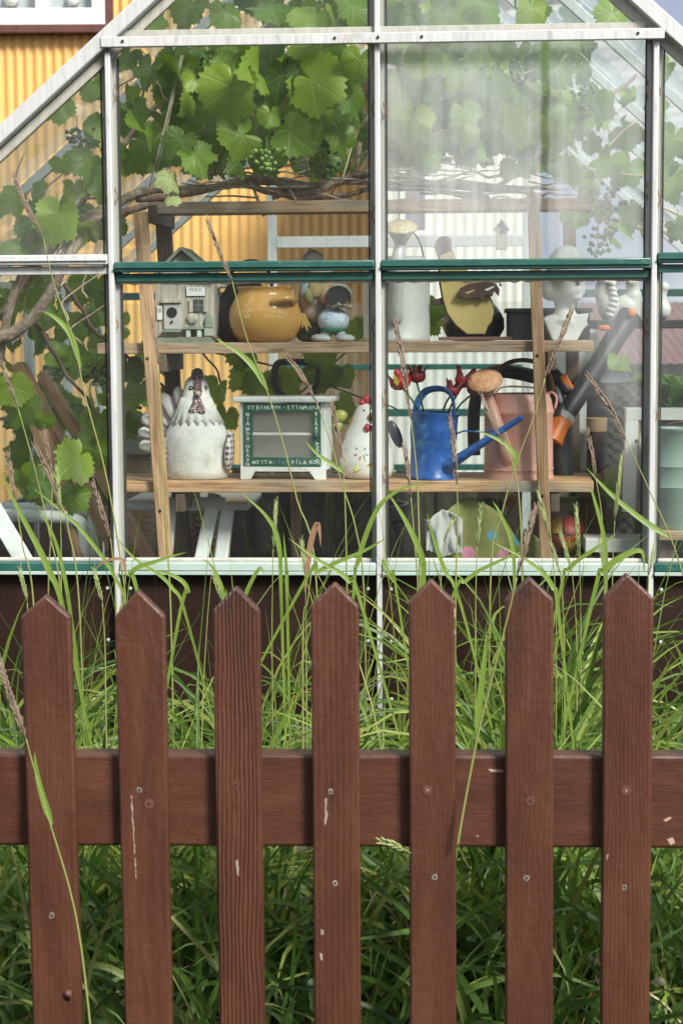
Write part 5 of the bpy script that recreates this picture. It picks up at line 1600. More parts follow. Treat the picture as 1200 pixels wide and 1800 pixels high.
# ---- birdhouse with a tiny shop front
GREYW = wood('silvered_wood', (0.42, 0.38, 0.32), (0.27, 0.25, 0.21), (0.36, 0.34, 0.31), 0.4, 'Z')
MOSSW = plain('mossy_wood', (0.20, 0.23, 0.18), 0.85, 0.35, vs=20, dirt=(0.36, 0.36, 0.32), dirt_amt=0.4, bump=0.4)
it = Item('birdhouse', 'grey weathered birdhouse with tiny door, shutters and paper signs on the upper shelf', 'birdhouse', 325, 602, SF + 0.06, zU)
K = it.k
q = it.q
MB().prism([q(273, 592), q(377, 592), q(377, 490), q(366, 480), q(322, 445), q(280, 480), q(274, 490)], 0.0, 0.13).build('body', GREYW, it.o, bevel=0.0015)
for a, b in ((q(272, 492), q(325, 441)), (q(380, 492), q(320, 441))):
    v = Vector((b[0] - a[0], 0, b[1] - a[1])).normalized()
    n_ = Vector((-v.z, 0, v.x)); n_ = n_ if n_.z > 0 else -n_
    off = n_ * 0.006
    MB().bar(Vector((a[0], 0.06, a[1])) + off, Vector((b[0], 0.06, b[1])) + off, 0.165, 0.008, up=n_).build('roof_board', MOSSW, it.o, bevel=0.001)
MB().prism([q(273, 603), q(374, 603), q(372, 593), q(275, 593)], -0.020, 0.135).build('floor_board', MOSSW, it.o, bevel=0.001)
dr_ = MB().prism([q(289, 578), q(317, 578), q(317, 533), q(289, 533)], -0.006, 0.002).build('door', plain('lilac_grey_wood', (0.42, 0.39, 0.39), 0.8, 0.2, vs=20), it.o, bevel=0.0008)
MB().lathe([(9 * K, -0.001), (9 * K, 0.004)], 24, M_=Matrix.Translation(it.p(303.5, 549, -0.007)) @ Matrix.Rotation(-math.pi / 2, 4, 'X')).build('entrance_hole', BLACK, dr_, smooth=True, angle=40)
MB().ell(it.p(303.5, 565, -0.009), (2.2 * K, 0.004, 2.2 * K), 10, 8).build('door_knob', NAILM, dr_, smooth=True)
MB().box(it.p(302, 530, -0.006), (36 * K, 0.012, 5 * K)).build('lintel', GREYW, it.o, bevel=0.0006)
MB().box(it.p(304, 581, -0.009), (33 * K, 0.018, 5 * K)).build('doorstep', MOSSW, it.o, bevel=0.0006)
wn_ = MB().box(it.p(350, 537, -0.002), (17 * K, 0.006, 21 * K)).build('window', plain('tiny_dark_window', (0.07, 0.07, 0.075), 0.4, 0.4), it.o)  # small dark box as the window
MB().box(it.p(350, 537, -0.0055), (0.0011, 0.001, 21 * K)).box(it.p(350, 537, -0.0056), (17 * K, 0.001, 0.0011)).build('glazing_bar', GREYW, wn_)
for x in (337, 362):
    MB().box(it.p(x, 538, -0.003), (6.5 * K, 0.006, 22 * K)).build('shutter', GREYW, it.o, bevel=0.0005)
PAPER = plain('paper_sign', (0.66, 0.66, 0.66), 0.8, 0.1, vs=20)
sg = MB().box(it.p(345.5, 513, -0.003), (32 * K, 0.003, 15 * K)).build('sign', PAPER, it.o)
letter('FOLK', it.p(346, 510, 0).x, it.p(346, 510, 0).z, 9 * K, plain('faint_ink', (0.22, 0.22, 0.24), 0.8, bump=0), 0, 1.0, sg, -0.0048)
sg = MB().box(it.p(281.5, 549, -0.003), (9 * K, 0.003, 25 * K)).build('sign', PAPER, it.o)
letter('BE', it.p(282, 545, 0).x, it.p(282, 545, 0).z, 8 * K, _cache['faint_ink'], -math.pi / 2, 1.0, sg, -0.0048)
MB().ell(it.p(338, 560, -0.002), (10 * K, 0.007, 10 * K), 18, 10).build('round_plaque', GREYW, it.o, smooth=True)
be = MB().box(it.p(342, 576, -0.012), (35 * K, 0.022, 5.5 * K)).build('bench', MOSSW, it.o, bevel=0.0006)
for x in (333, 352):
    MB().box(it.p(x, 585.5, -0.012), (7 * K, 0.016, 12 * K)).build('leg', plain('mint_paint', (0.45, 0.53, 0.48), 0.8), be)
MB().prism([q(361, 576), q(376, 576), q(374, 560), q(370, 551), q(367, 551), q(363, 560)], -0.012, 0.0).build('tree_cutout', MOSSW, it.o, bevel=0.001)
MB().box(it.p(369.5, 583.5, -0.008), (18 * K, 0.014, 13 * K)).build('planter', plain('pale_moss_paint', (0.36, 0.38, 0.33), 0.8, 0.3), it.o, bevel=0.0008)

# ---- painted figure with round open snout, clothes and boots; mossy head of a second one behind
FADED = plain('faded_pink_stone', (0.42, 0.31, 0.26), 0.8, 0.25, vs=18, dirt=(0.36, 0.37, 0.34), dirt_amt=0.5, bump=0.4)
it = Item('garden_figure', 'bending garden figure with open dark bucket, dotted blue trousers and scuffed boots', 'ornament', 585, 597, SF + 0.085, zU)
K = it.k
MB().ell(it.p(586, 560, 0), (28 * K, 0.036, 23 * K), 24, 14).build('trousers', mat_dots('dotted_blue', (0.50, 0.62, 0.70), (0.20, 0.14, 0.45), 150, 0.25), it.o, smooth=True)
MB().ell(it.p(586, 573, 0), (24 * K, 0.032, 12 * K), 20, 10).build('hem', plain('hem_green', (0.03, 0.20, 0.12), 0.6), it.o, smooth=True)
for x, rz in ((565, 0.3), (607, -0.3)):
    b_ = MB()
    b_.ell(it.p(x, 591, -0.020), (18 * K, 0.026, 8 * K), 18, 10, rot=(0, 0.06, rz)).tube([it.p(x * 0.5 + 293, 580, -0.004), it.p(x * 0.7 + 175, 589, -0.008)], [10 * K, 9 * K], 10)
    b_.build('boot', plain('scuffed_boot', (0.36, 0.38, 0.37), 0.6, 0.3, vs=30, dirt=(0.16, 0.24, 0.36), dirt_amt=0.5, bump=0.3), it.o, smooth=True)
bk = MB().lathe([(21 * K, 0.0), (22.5 * K, -0.003), (22 * K, -0.008), (24 * K, 0.030), (20 * K, 0.035)], 26, sy=0.9, M_=Matrix.Translation(it.p(597, 519, -0.035)) @ Matrix.Rotation(-math.pi / 2 + 0.15, 4, 'X')).build('bucket', plain('khaki_bucket', (0.33, 0.31, 0.23), 0.7), it.o, smooth=True, angle=50)
MB().lathe([(0.001, -0.003), (19.5 * K, -0.003), (19.5 * K, -0.001)], 24, sy=0.75, M_=Matrix.Translation(it.p(597, 517, -0.041)) @ Matrix.Rotation(-math.pi / 2 + 0.15, 4, 'X')).build('bucket_mouth', plain('dark_felt', (0.035, 0.035, 0.037), 0.9), bk)
sc_ = MB()
for i in range(9): sc_.ell(it.p(578 + i * 4.8, 534 + 2.5 * math.sin(i), -0.035 + 0.004 * abs(i - 4)), (4 * K, 0.010, 4.5 * K), 10, 6)
sc_.build('ruffle', _cache['khaki_bucket'], it.o, smooth=True)
MB().ell(it.p(556, 505, 0.03), (30 * K, 0.048, 44 * K), 24, 16, rot=(0, 0.45, 0)).ell(it.p(548, 540, 0.04), (28 * K, 0.04, 26 * K), 20, 12).build('torso', FADED, it.o, voxel=0.004, sm=4)
for (x, y, a, b, r, c) in ((562, 500, 16, 24, 0.7, (0.44, 0.33, 0.15)), (543, 517, 9, 15, -0.2, (0.20, 0.19, 0.08)), (536, 500, 7, 18, 0.2, (0.30, 0.38, 0.45)), (573, 515, 10, 16, 0.2, (0.40, 0.25, 0.19))):
    MB().ell(it.p(x, y, -0.014), (a * K, 0.012, b * K), 16, 10, rot=(0, r, 0)).build('painted_garment', plain('garment_%d' % x, c, 0.7, 0.3, vs=30), it.o, smooth=True)
hd = MB()
hd.ell(it.p(549, 455, 0.04), (17 * K, 0.024, 20 * K), 18, 12)
for i in range(26):
    a = rv.uniform(0, 6.28); t = rv.uniform(-1, 1)
    hd.ell(it.p(549 + 15 * math.cos(a), 452 + 17 * t, 0.04 - 0.018 * abs(math.sin(a))), 4 * K, 8, 6)
hd.tube([it.p(551, 485, 0.035), it.p(549, 468, 0.04)], [18 * K, 12 * K], 12)
hd.build('head', plain('mossy_stone', (0.15, 0.14, 0.10), 0.9, 0.5, vs=40, dirt=(0.30, 0.30, 0.24), dirt_amt=0.5, bump=0.6), it.o, voxel=0.003, sm=2)
MB().ell(it.p(545, 580, 0.05), (30 * K, 0.03, 20 * K), 18, 12).build('base', plain('dark_moss', (0.06, 0.085, 0.035), 0.9, 0.5, vs=30, bump=0.5), it.o, smooth=True)
MB().prism([q_ for q_ in (it.q(528, 545), it.q(536, 548), it.q(548, 573), it.q(541, 568), it.q(540, 580), it.q(534, 568), it.q(530, 575))], 0.0, 0.01).build('claw', plain('ochre_claw', (0.45, 0.28, 0.07), 0.6), it.o, bevel=0.002)

# ---- flat wooden rooster cut-out on a base board
it = Item('rooster_cutout', 'yellow and brown wooden rooster cut-out on a base board on the upper shelf', 'ornament', 834, 598, SF + 0.06, zU)
K = it.k
zq = lambda x, y: it.q(630 + x * 0.2833, 370 + y * 0.2833)
outl = [(480, 190), (505, 165), (545, 158), (575, 180), (580, 240), (600, 300), (640, 350), (700, 385), (750, 410), (765, 450), (800, 500), (832, 560), (842, 630), (828, 690), (805, 715), (785, 768), (670, 768), (600, 712), (545, 640), (518, 555), (503, 470), (492, 400), (500, 330), (492, 270), (472, 232)]
YB = plain('rooster_yellow', (0.52, 0.40, 0.15), 0.55, 0.15, vs=9, dirt=(0.34, 0.24, 0.09), dirt_amt=0.35, ds=14, bump=0.1)
BR2 = plain('rooster_brown', (0.075, 0.04, 0.032), 0.5, 0.3)
cx_, cz_ = zq(670, 520)
MB().prism([zq(x, y) for x, y in outl], 0.0, 0.020).build('board_edge', BR2, it.o, bevel=0.001)
MB().prism([(cx_ + (zq(x, y)[0] - cx_) * 0.95 + 0.0015, cz_ + (zq(x, y)[1] - cz_) * 0.965) for x, y in outl if y > 235], -0.0025, 0.001).build('body_face', YB, it.o, bevel=0.0006)
MB().prism([zq(x, y) for x, y in ((474, 232), (482, 190), (505, 165), (545, 158), (575, 180), (580, 236), (545, 226), (508, 285), (494, 300))], -0.003, 0.021).build('comb', plain('comb_brown', (0.15, 0.07, 0.05), 0.5), it.o, bevel=0.001)
wing = [(605, 525), (630, 480), (680, 455), (740, 444), (800, 440), (850, 455), (872, 490), (866, 532), (838, 500), (826, 536), (792, 516), (775, 552), (735, 536), (680, 545)]
wg = MB().prism([zq(x, y) for x, y in wing], -0.022, -0.010).build('wing', BR2, it.o, bevel=0.001)
for sl_ in ([(660, 508), (715, 490), (718, 496), (672, 515)], [(780, 490), (835, 468), (840, 474), (795, 498)]):
    MB().prism([zq(x, y) for x, y in sl_], -0.0235, -0.0215).build('slot', YB if sl_[0][0] < 700 else WHITE, wg)
MB().ell(it.p(*(630 + 690 * 0.2833, 370 + 510 * 0.2833), -0.006), (3 * K, 0.008, 3 * K), 10, 8).build('peg', BR2, it.o)
MB().prism([zq(x, y) for x, y in ((448, 560), (470, 545), (515, 538), (525, 580), (470, 582))], 0.004, 0.016).build('tail_stub', BR2, it.o, bevel=0.002)
MB().prism([zq(x, y) for x, y in ((640, 420), (660, 452), (682, 430), (676, 415))], -0.0035, -0.001).build('eye', BR2, it.o)
MB().box(it.p(834, 593.5, 0.01), (127 * K, 0.07, 6 * K)).build('base_board', plain('brown_board', (0.16, 0.085, 0.07), 0.6, 0.2), it.o, bevel=0.0015)

it = Item('glazed_bowl', 'dark bottle green round pot half hidden behind the rooster cut-out', 'pot', 832, 596, SF + 0.19, zU)
can_body(it, [(34, 596), (46, 590), (54, 575), (53, 558), (44, 540), (32, 528), (30, 522), (29, 521)], None).build('body', plain('bottle_green_glaze', (0.02, 0.035, 0.03), 0.25, 0.3), it.o, smooth=True)

TRAY = plain('black_planter_plastic', (0.022, 0.022, 0.025), 0.5, 0.2)
it = Item('planter_trough', 'black plastic rectangular plant trough on the upper shelf', 'planter', 962, 597, SF + 0.155, zU)
K = it.k
MB().box(it.p(962, 570, 0), (142 * K, 0.12, 52 * K)).build('body', TRAY, it.o, bevel=0.004)
MB().box(it.p(962, 545, 0), (150 * K, 0.13, 8 * K)).build('rim', TRAY, it.o, bevel=0.003)

# ---- plaster bust
it = Item('plaster_bust', 'white plaster bust of a head with bound hair beside the leaning upright', 'statue', 992, 594, SF + 0.05, zU)
K = it.k
b = MB()
b.ell(it.p(995, 470, 0.0), (36 * K, 0.048, 42 * K), 24, 16)            # skull
b.ell(it.p(1004, 500, -0.022), (23 * K, 0.036, 27 * K), 20, 14, rot=(0, -0.15, 0))  # face
b.ell(it.p(1010, 518, -0.035), (11 * K, 0.016, 8 * K), 14, 10)          # chin
b.ell(it.p(1013, 491, -0.055), (4.5 * K, 0.012, 8 * K), 12, 8, rot=(0.3, 0, 0))     # nose
b.ell(it.p(1012, 504, -0.052), (6 * K, 0.006, 2.2 * K), 12, 8)          # upper lip
b.ell(it.p(1012, 509, -0.050), (5 * K, 0.006, 2.2 * K), 12, 8)          # lower lip
b.ell(it.p(1003, 476, -0.049), (12 * K, 0.010, 3.5 * K), 12, 8)         # brow
b.ell(it.p(1023, 477, -0.044), (7 * K, 0.010, 3.5 * K), 12, 8)
b.ell(it.p(997, 502, -0.042), (8 * K, 0.012, 9 * K), 12, 8)             # cheek
b.ell(it.p(983, 492, -0.008), (4 * K, 0.012, 9 * K), 12, 8)             # ear
b.ell(it.p(966, 500, 0.012), (17 * K, 0.03, 25 * K), 18, 12)            # hair at the nape
b.tube([it.p(990, 510, 0.002), it.p(992, 540, 0.0), it.p(992, 560, 0)], [20 * K, 17 * K, 24 * K], 16)   # neck
b.ell(it.p(993, 562, 0.0), (40 * K, 0.030, 14 * K), 20, 12, rot=(0, 0.12, 0))   # shoulders
b.prism([it.q(x, y) for x, y in ((954, 556), (1033, 546), (1028, 566), (1016, 588), (1013, 594), (970, 594), (962, 575))], -0.026, 0.024)
b.build('bust', plain('plaster', (0.66, 0.66, 0.65), 0.75, 0.1, vs=10, dirt=(0.34, 0.32, 0.28), dirt_amt=0.28, ds=11, bump=0.2), it.o, voxel=0.0032, sm=6)

# ---- shovel handle behind the cabinet
it = Item('spade', 'black plastic grip of a spade standing behind the small cabinet', 'spade', 521, 1010, SF + 0.31, FLOOR)
it.by = 985; it.z = FLOOR
zb_ = GH.g(521, 985, SF + 0.31)[1] - FLOOR
pp = lambda x, y: it.p(x, y) + Vector((0, 0, zb_))
hm = MB()
hm.tube(spline([pp(517, 706), pp(497, 692), pp(487, 678), pp(486, 650), pp(490, 638), pp(503, 634), pp(545, 635), pp(558, 640), pp(561, 652), pp(560, 664)], 36), 6.0 * it.k, 10)
hm.tube(spline([pp(523, 706), pp(545, 695), pp(556, 682), pp(561, 664)], 14), 6.0 * it.k, 10)
hm.ell(pp(520, 704), (16 * it.k, 0.014, 12 * it.k), 14, 10)
hm.build('grip', plain('black_grip_plastic', (0.018, 0.018, 0.02), 0.42, 0.2), it.o, smooth=True)
MB().tube([pp(521, 710), pp(521, 985), Vector((0, 0, 0.28))], 0.014, 12).build('shaft', PINEZ, it.o, smooth=True)
MB().prism([(-0.09, 0.29), (0.09, 0.29), (0.088, 0.08), (0.0, 0.0), (-0.088, 0.08)], -0.002, 0.002).build('blade', plain('spade_steel', (0.2, 0.2, 0.2), 0.5, metal=0.7), it.o)

# ---- tiny hanging birdhouse and wind chime at the back
it = Item('hanging_birdhouse', 'tiny grey birdhouse hanging on a string inside the greenhouse', 'birdhouse', 881, 438, 1.5)
K = it.k
MB().prism([it.q(x, y) for x, y in ((872, 438), (891, 438), (891, 402), (881, 389), (872, 402))], 0, 0.035).build('body', GREYW, it.o, bevel=0.001)
for s in (-1, 1):
    MB().bar(it.p(881 + s * 13, 405, 0.016), it.p(881 - s * 1, 386, 0.016), 0.055, 0.005, up=(s * 0.8, 0, 0.6)).build('roof_board', MOSSW, it.o)
MB().lathe([(3 * K, -0.001), (3 * K, 0.002)], 14, M_=Matrix.Translation(it.p(881, 408, -0.001)) @ Matrix.Rotation(-math.pi / 2, 4, 'X')).build('entrance_hole', BLACK, it.o)
MB().tube([it.p(881, 386, 0.016), it.p(884, 250, 0.016), it.p(885, 40, 0.016)], 0.0012, 5).build('string', _cache['twine'], it.o)
MB().tube([it.p(881, 438, 0.016), it.p(880, 495, 0.016)], 0.001, 5).build('string', _cache['twine'], it.o)
MB().ell(it.p(880, 498, 0.016), 3.6 * K, 10, 8).build('clapper', GREYW, it.o, smooth=True)

# ================================================================= clutter beside and below the shelf
WP = plain('white_garden_plastic', (0.70, 0.71, 0.70), 0.45, 0.08, vs=6, dirt=(0.45, 0.46, 0.42), dirt_amt=0.3, bump=0.05)
GP = lambda px, py, d: Vector((GH.g(px, py, d)[0], d, GH.g(px, py, d)[1]))
def ghthing(name, label, cat, u, d, z=FLOOR, group=None):
    return empty(name, GH.w(u, d, z), -GH.a, label, cat, group)
def rel(o_u, o_d, o_z):
    b = Vector((o_u, o_d, o_z))
    return lambda px, py, d: GP(px, py, d) - b

# left: moulded plastic chair, its arm and legs
u0 = GP(60, 950, 0.7).x
t = ghthing('garden_chair', 'white moulded plastic garden chair with curved arm beside the leaning brown planks', 'chair', u0, 0.7)
r = rel(u0, 0.7, FLOOR)
MB().tube(spline([r(-120, 905, 0.62), r(-30, 905, 0.60), r(90, 908, 0.60), r(135, 915, 0.60), r(148, 940, 0.60), r(152, 1040, 0.60), r(158, 1250, 0.60)], 30), 0.017, 12).build('arm', WP, t, smooth=True)
MB().tube(spline([r(-120, 893, 1.05), r(0, 893, 1.05), r(100, 895, 1.05), r(150, 900, 1.05), r(165, 930, 1.05), r(168, 1200, 1.05)], 30), 0.017, 12).build('arm', WP, t, smooth=True)
MB().box(r(40, 1080, 0.85), (0.42, 0.42, 0.03)).build('seat', WP, t, bevel=0.01)
for i in range(5):
    MB().box(r(-120 + i * 20, 1000, 0.80 + 0.05 * i), (0.02, 0.04, 0.40)).build('back_slat', WP, t, bevel=0.004)
for x, d in ((-60, 0.62), (-60, 1.05)):
    a = r(x, 1090, d)
    MB().tube([a, Vector((a.x, a.y, 0.0))], 0.018, 10).build('leg', WP, t, smooth=True)
# a white board leaning across the corner
u0 = GP(10, 950, 0.22).x
t = ghthing('white_board', 'narrow white painted board leaning in front of the garden chair arm', 'board', u0, 0.22)
r = rel(u0, 0.22, FLOOR)
A, B = r(-20, 880, 0.24), r(42, 985, 0.20)
B2 = A + (B - A) * ((-A.z) / (B.z - A.z))
MB().bar(A, B2, 0.012, 0.045, up=(0.8, 0, 0.4)).build('board', plain('white_board_paint', (0.72, 0.72, 0.71), 0.6), t, bevel=0.003)
t.children[0].name = 'plank'
# bundle of planed timber leaning to the left
TIM = wood('planed_timber', (0.52, 0.30, 0.16), (0.40, 0.22, 0.11), (0.44, 0.30, 0.20), 0.15, 'Z')
for i, (a, b, d, w_, lab) in enumerate((((32, 640), (215, 985), 0.80, 0.042, 'broad brown timber plank leaning foremost among the vine leaves'), ((50, 700), (150, 985), 0.72, 0.034, 'short brown timber plank with screw holes leaning among the vine leaves'), ((74, 655), (265, 985), 0.92, 0.03, 'thin brown timber plank leaning at the back of the bundle'))):
    A, B = GP(a[0], a[1], d), GP(b[0], b[1], d - 0.12)
    k = (FLOOR - B.z) / (A.z - B.z)
    B = B + (A - B) * k
    t = ghthing('timber_plank', lab, 'plank', B.x, B.y, FLOOR, 'planks leaning beside the shelf')
    v = A - B
    o = MB().box((0, 0, v.length / 2), (w_, 0.03, v.length)).build('plank', TIM, t, bevel=0.002)
    o.rotation_euler = v.to_track_quat('Z', 'Y').to_euler()
# stone slab box behind the hen
u0 = GP(215, 800, 1.0).x
t = ghthing('stone_trough', 'grey cement trough with slanted lid standing behind the stoneware hen', 'trough', u0, 1.0)
r = rel(u0, 1.0, FLOOR)
k = (GH.w(0, 1.0, 0).y) / F_PX
zz = lambda py: r(215, py, 1.0).z
x_ = lambda px: r(px, 800, 1.0).x
MB().prism([(x_(150), zz(800)), (x_(270), zz(800)), (x_(265), zz(732)), (x_(178), zz(730))], 0.0, 0.22).build('lid', plain('cement_grey', (0.30, 0.31, 0.30), 0.85, 0.2, vs=7, dirt=(0.20, 0.20, 0.18), dirt_amt=0.5, bump=0.3), t, bevel=0.004)
MB().prism([(x_(178), 0), (x_(262), 0), (x_(262), zz(801)), (x_(178), zz(801))], 0.02, 0.2).build('body', OLDW, t)
# second plastic chair under the shelf, its two splayed legs, and a wicker basket
u0 = GP(390, 930, 0.85).x
t = ghthing('garden_chair', 'white plastic garden chair with splayed legs under the lower shelf', 'chair', u0, 0.85)
r = rel(u0, 0.85, FLOOR)
for a, b in (((378, 868), (352, 990)), ((400, 895), (388, 990)), ((300, 880), (290, 990))):
    A, B = r(a[0], a[1], 0.46), r(b[0], b[1], 0.42)
    B = B + (A - B) * ((0 - B.z) / (A.z - B.z))
    MB().bar(B, A, 0.036, 0.024, up=(0, 1, 0)).build('leg', WP, t, bevel=0.006)
MB().box(r(340, 880, 0.62), (0.34, 0.34, 0.022)).build('seat', WP, t, bevel=0.008)
MB().box(r(340, 884, 0.445), (0.17, 0.012, 0.03)).build('apron', WP, t, bevel=0.004)
WICK = None
def mat_wicker(name, c1, c2, sc=130):
    M = Mat(name)
    x, y, z = M.xyz(M.co())
    a = ((x + y) * sc * 2).sin(); b = (z * sc * 2.4).sin()
    w1 = (a * b).rng(-0.5, 0.5)
    n1 = M.noise(M.co(), 30, 4)
    M.set('Base Color', M.mix(w1 * 0.7 + n1 * 0.3, c2, c1))
    M.set('Roughness', 0.8)
    M.bump(w1, 0.8, 0.004)
    return M.m
WICK = mat_wicker('pale_wicker', (0.36, 0.31, 0.24), (0.08, 0.065, 0.05))
WICD = mat_wicker('dark_wicker', (0.075, 0.065, 0.055), (0.012, 0.011, 0.010), 90)
u0 = GP(430, 940, 1.25).x
t = ghthing('wicker_basket', 'pale wicker basket in the dark below the lower shelf', 'basket', u0, 1.25)
r = rel(u0, 1.25, FLOOR)
zt_ = r(430, 885, 1.25).z
MB().lathe([(0.13, 0), (0.15, zt_ * 0.4), (0.17, zt_ * 0.95), (0.178, zt_), (0.165, zt_), (0.15, zt_ * 0.5), (0.001, 0.03)], 32).build('body', WICK, t, smooth=True)
# dark shapes below the shelf: stacked black pots and a sack
for i, (px, d, rr, h, lab) in enumerate(((455, 0.9, 0.12, 0.62, 'tall stack of black plastic pots beside the chair legs'), (520, 1.05, 0.15, 0.58, 'wide black plastic tub below the small cabinet'), (590, 0.85, 0.11, 0.64, 'narrow black plastic bin below the white chicken'), (640, 1.2, 0.13, 0.55, 'squat black plastic pot by the middle post'))):
    u0 = GP(px, 930, d).x
    t = ghthing('plastic_pot', lab, 'pot', u0, d, FLOOR, 'black pots below the shelf')
    MB().lathe([(rr * 0.75, 0), (rr * 0.95, h * 0.92), (rr * 1.04, h * 0.92), (rr * 1.05, h), (rr * 0.97, h), (rr * 0.9, h * 0.85), (0.001, h * 0.8)], 28).build('body', TRAY, t, smooth=True, angle=40)
    MB().lathe([(rr * 0.90, h * 0.83), (0.001, h * 0.86)], 20, cap=False).build('compost', SOIL, t)
# backing boards close the far side below the shelf
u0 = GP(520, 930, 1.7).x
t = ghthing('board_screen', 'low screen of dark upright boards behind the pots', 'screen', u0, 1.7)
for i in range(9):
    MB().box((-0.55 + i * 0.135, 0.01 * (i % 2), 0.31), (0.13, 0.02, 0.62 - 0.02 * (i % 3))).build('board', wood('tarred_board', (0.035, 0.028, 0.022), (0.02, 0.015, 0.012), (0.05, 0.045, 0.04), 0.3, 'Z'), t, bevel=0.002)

# spotted cloth heaped under the shelf, grey cloth on it
def drape(name, mat, outline_px, d, parent, r, seed, amp=0.03, n=26, tilt=0.12):
    """a heaped sheet: grid between a lower and an upper edge, folded by noise"""
    xs0, xs1, top, bot = outline_px
    vs, fs = [], []
    for j in range(n + 1):
        tt = j / n
        for i in range(n + 1):
            s = i / n
            px = xs0 + (xs1 - xs0) * s
            py = top(s) + (bot(s) - top(s)) * tt
            f = mnoise.noise(Vector((s * 3.2 + seed, tt * 1.3, seed))) + 0.5 * mnoise.noise(Vector((s * 7 + seed, tt * 2.5, 4)))
            ridge = 0.5 * abs(mnoise.noise(Vector((s * 5 + tt * 1.5 + seed, tt * 0.8, 8))))
            p = r(px, py, d)
            vs.append(p + Vector((0, amp * (f - ridge) * 2 - tt * tilt, 0.01 * f)))
    for j in range(n):
        for i in range(n):
            a = j * (n + 1) + i
            fs.append((a, a + 1, a + n + 2, a + n + 1))
    o = MB().add(vs, fs).build(name, mat, parent, smooth=True)
    s_ = o.modifiers.new('solid', 'SOLIDIFY'); s_.thickness = 0.003
    return o
def mat_spots(r):
    M = Mat('spotted_cloth')
    x, y, z = M.xyz(M.co())
    wob = (M.noise(M.co(), 30, 3) - 0.5) * 0.006
    masks = []
    for pts in (((823, 972, 0.016), (886, 976, 0.016), (770, 955, 0.014), (905, 1010, 0.016)), ((864, 941, 0.013), (908, 948, 0.013), (802, 1000, 0.014), (928, 988, 0.012))):
        mk = None
        for px, py, rr in pts:
            q = r(px, py, 0.335)
            dd = ((x - q.x + wob) * (x - q.x + wob) + (z - q.z) * (z - q.z)).pow(0.5).rng(rr, rr + 0.0015, 1, 0)
            mk = dd if mk is None else mk.max(dd)
        masks.append(mk)
    n1 = M.noise(M.co(), 12, 4)
    b = M.mix(n1.rng(0.3, 0.7), (0.15, 0.155, 0.045), (0.24, 0.235, 0.085))
    M.set('Base Color', M.mix(masks[1], M.mix(masks[0], b, (0.52, 0.20, 0.30)), (0.10, 0.28, 0.35))); M.set('Roughness', 0.9)
    M.bump(M.noise(M.co(), 500, 2), 0.2, 0.001)
    return M.m
u0 = GP(840, 950, 0.55).x
t = ghthing('spotted_cloth', 'olive cloth with pink and blue spots heaped under the lower shelf', 'cloth', u0, 0.55)
r = rel(u0, 0.55, FLOOR)
drape('cloth', mat_spots(r), (735, 965, lambda s: 990 - 112 * math.sin(math.pi * min(1, s * 1.15 + 0.05)) ** 0.7 if s < 0.8 else 925 + 60 * (s - 0.8) * 5 * 0.6, lambda s: 1180), 0.335, t, r, 2.0, 0.014, tilt=0.0)
u0 = GP(780, 930, 0.5).x
t = ghthing('grey_cloth', 'crumpled pale grey cloth lying on the spotted cloth', 'cloth', u0, 0.45)
r = rel(u0, 0.45, FLOOR)
drape('cloth', plain('grey_linen', (0.42, 0.41, 0.40), 0.9, 0.15, vs=8, bump=0.3, bs=200), (748, 812, lambda s: 912 - 14 * math.sin(math.pi * s), lambda s: 982 - 24 * abs(s - 0.5)), 0.312, t, r, 5.0, 0.010, tilt=0.0)
u0 = GP(862, 890, 0.6).x
t = ghthing('grey_sack', 'grey felt sack slumped under the pink watering can', 'sack', u0, 0.6)
r = rel(u0, 0.6, FLOOR)
drape('cloth', plain('grey_felt', (0.16, 0.16, 0.155), 0.95, 0.2), (838, 888, lambda s: 882 - 6 * math.sin(math.pi * s), lambda s: 1000), 0.56, t, r, 9.0, 0.02)
# small orange and silver torch lying there
u0 = GP(893, 890, 0.55).x
t = ghthing('hand_tool', 'orange handled tool with a silver collar under the shelf', 'tool', u0, 0.55, GP(893, 905, 0.55).z)
r = rel(u0, 0.55, GP(893, 905, 0.55).z)
ORG = plain('orange_plastic', (0.66, 0.17, 0.025), 0.4, 0.15)
MB().tube([r(880, 905, 0.55), r(890, 892, 0.55)], 0.016, 14).build('collar', plain('bright_steel', (0.6, 0.6, 0.6), 0.3, metal=0.9), t, smooth=True, angle=50)
MB().tube([r(890, 892, 0.55), r(905, 870, 0.55)], [0.016, 0.013], 14).build('handle', ORG, t, smooth=True, angle=50)
# red and yellow ball with number
u0 = GP(996, 930, 0.45).x
t = ghthing('rubber_ball', 'red and yellow panelled ball marked 66 behind the leaning upright', 'ball', u0, 0.45, GP(996, 978, 0.45).z)
def mat_ball():
    M = Mat('ball_panels')
    x, y, z = M.xyz(M.co())
    s_ = (x * 52.0 + 0.6).sin() * (z * 46.0 + 0.3).sin()
    n1 = M.noise(M.co(), 22, 4)
    M.set('Base Color', M.mix(s_.abs().rng(0.08, 0.14, 0, 1), (0.02, 0.02, 0.02), M.mix(s_.gt(0.0), (0.30, 0.03, 0.02), (0.42, 0.24, 0.03)))); M.set('Roughness', 0.5)
    return M.m
rb_ = 36 * (GH.w(0, 0.45, 0).y) / F_PX
MB().ell((0, 0, rb_), rb_, 28, 18).build('ball', mat_ball(), t, smooth=True)
letter('66', 0.004, rb_ * 1.05, 0.034, plain('ball_red', (0.35, 0.02, 0.02), 0.5), 0.1, 1, t, -rb_ * 0.995)
t2 = ghthing('ball_crate', 'small dark crate under the red and yellow ball', 'crate', u0, 0.47)
hb2 = GP(996, 978, 0.45).z - FLOOR
for i in range(4):
    MB().box((0, -0.07, hb2 * (0.14 + 0.24 * i)), (0.16, 0.012, hb2 * 0.18)).build('slat', DARKW, t2, bevel=0.001)
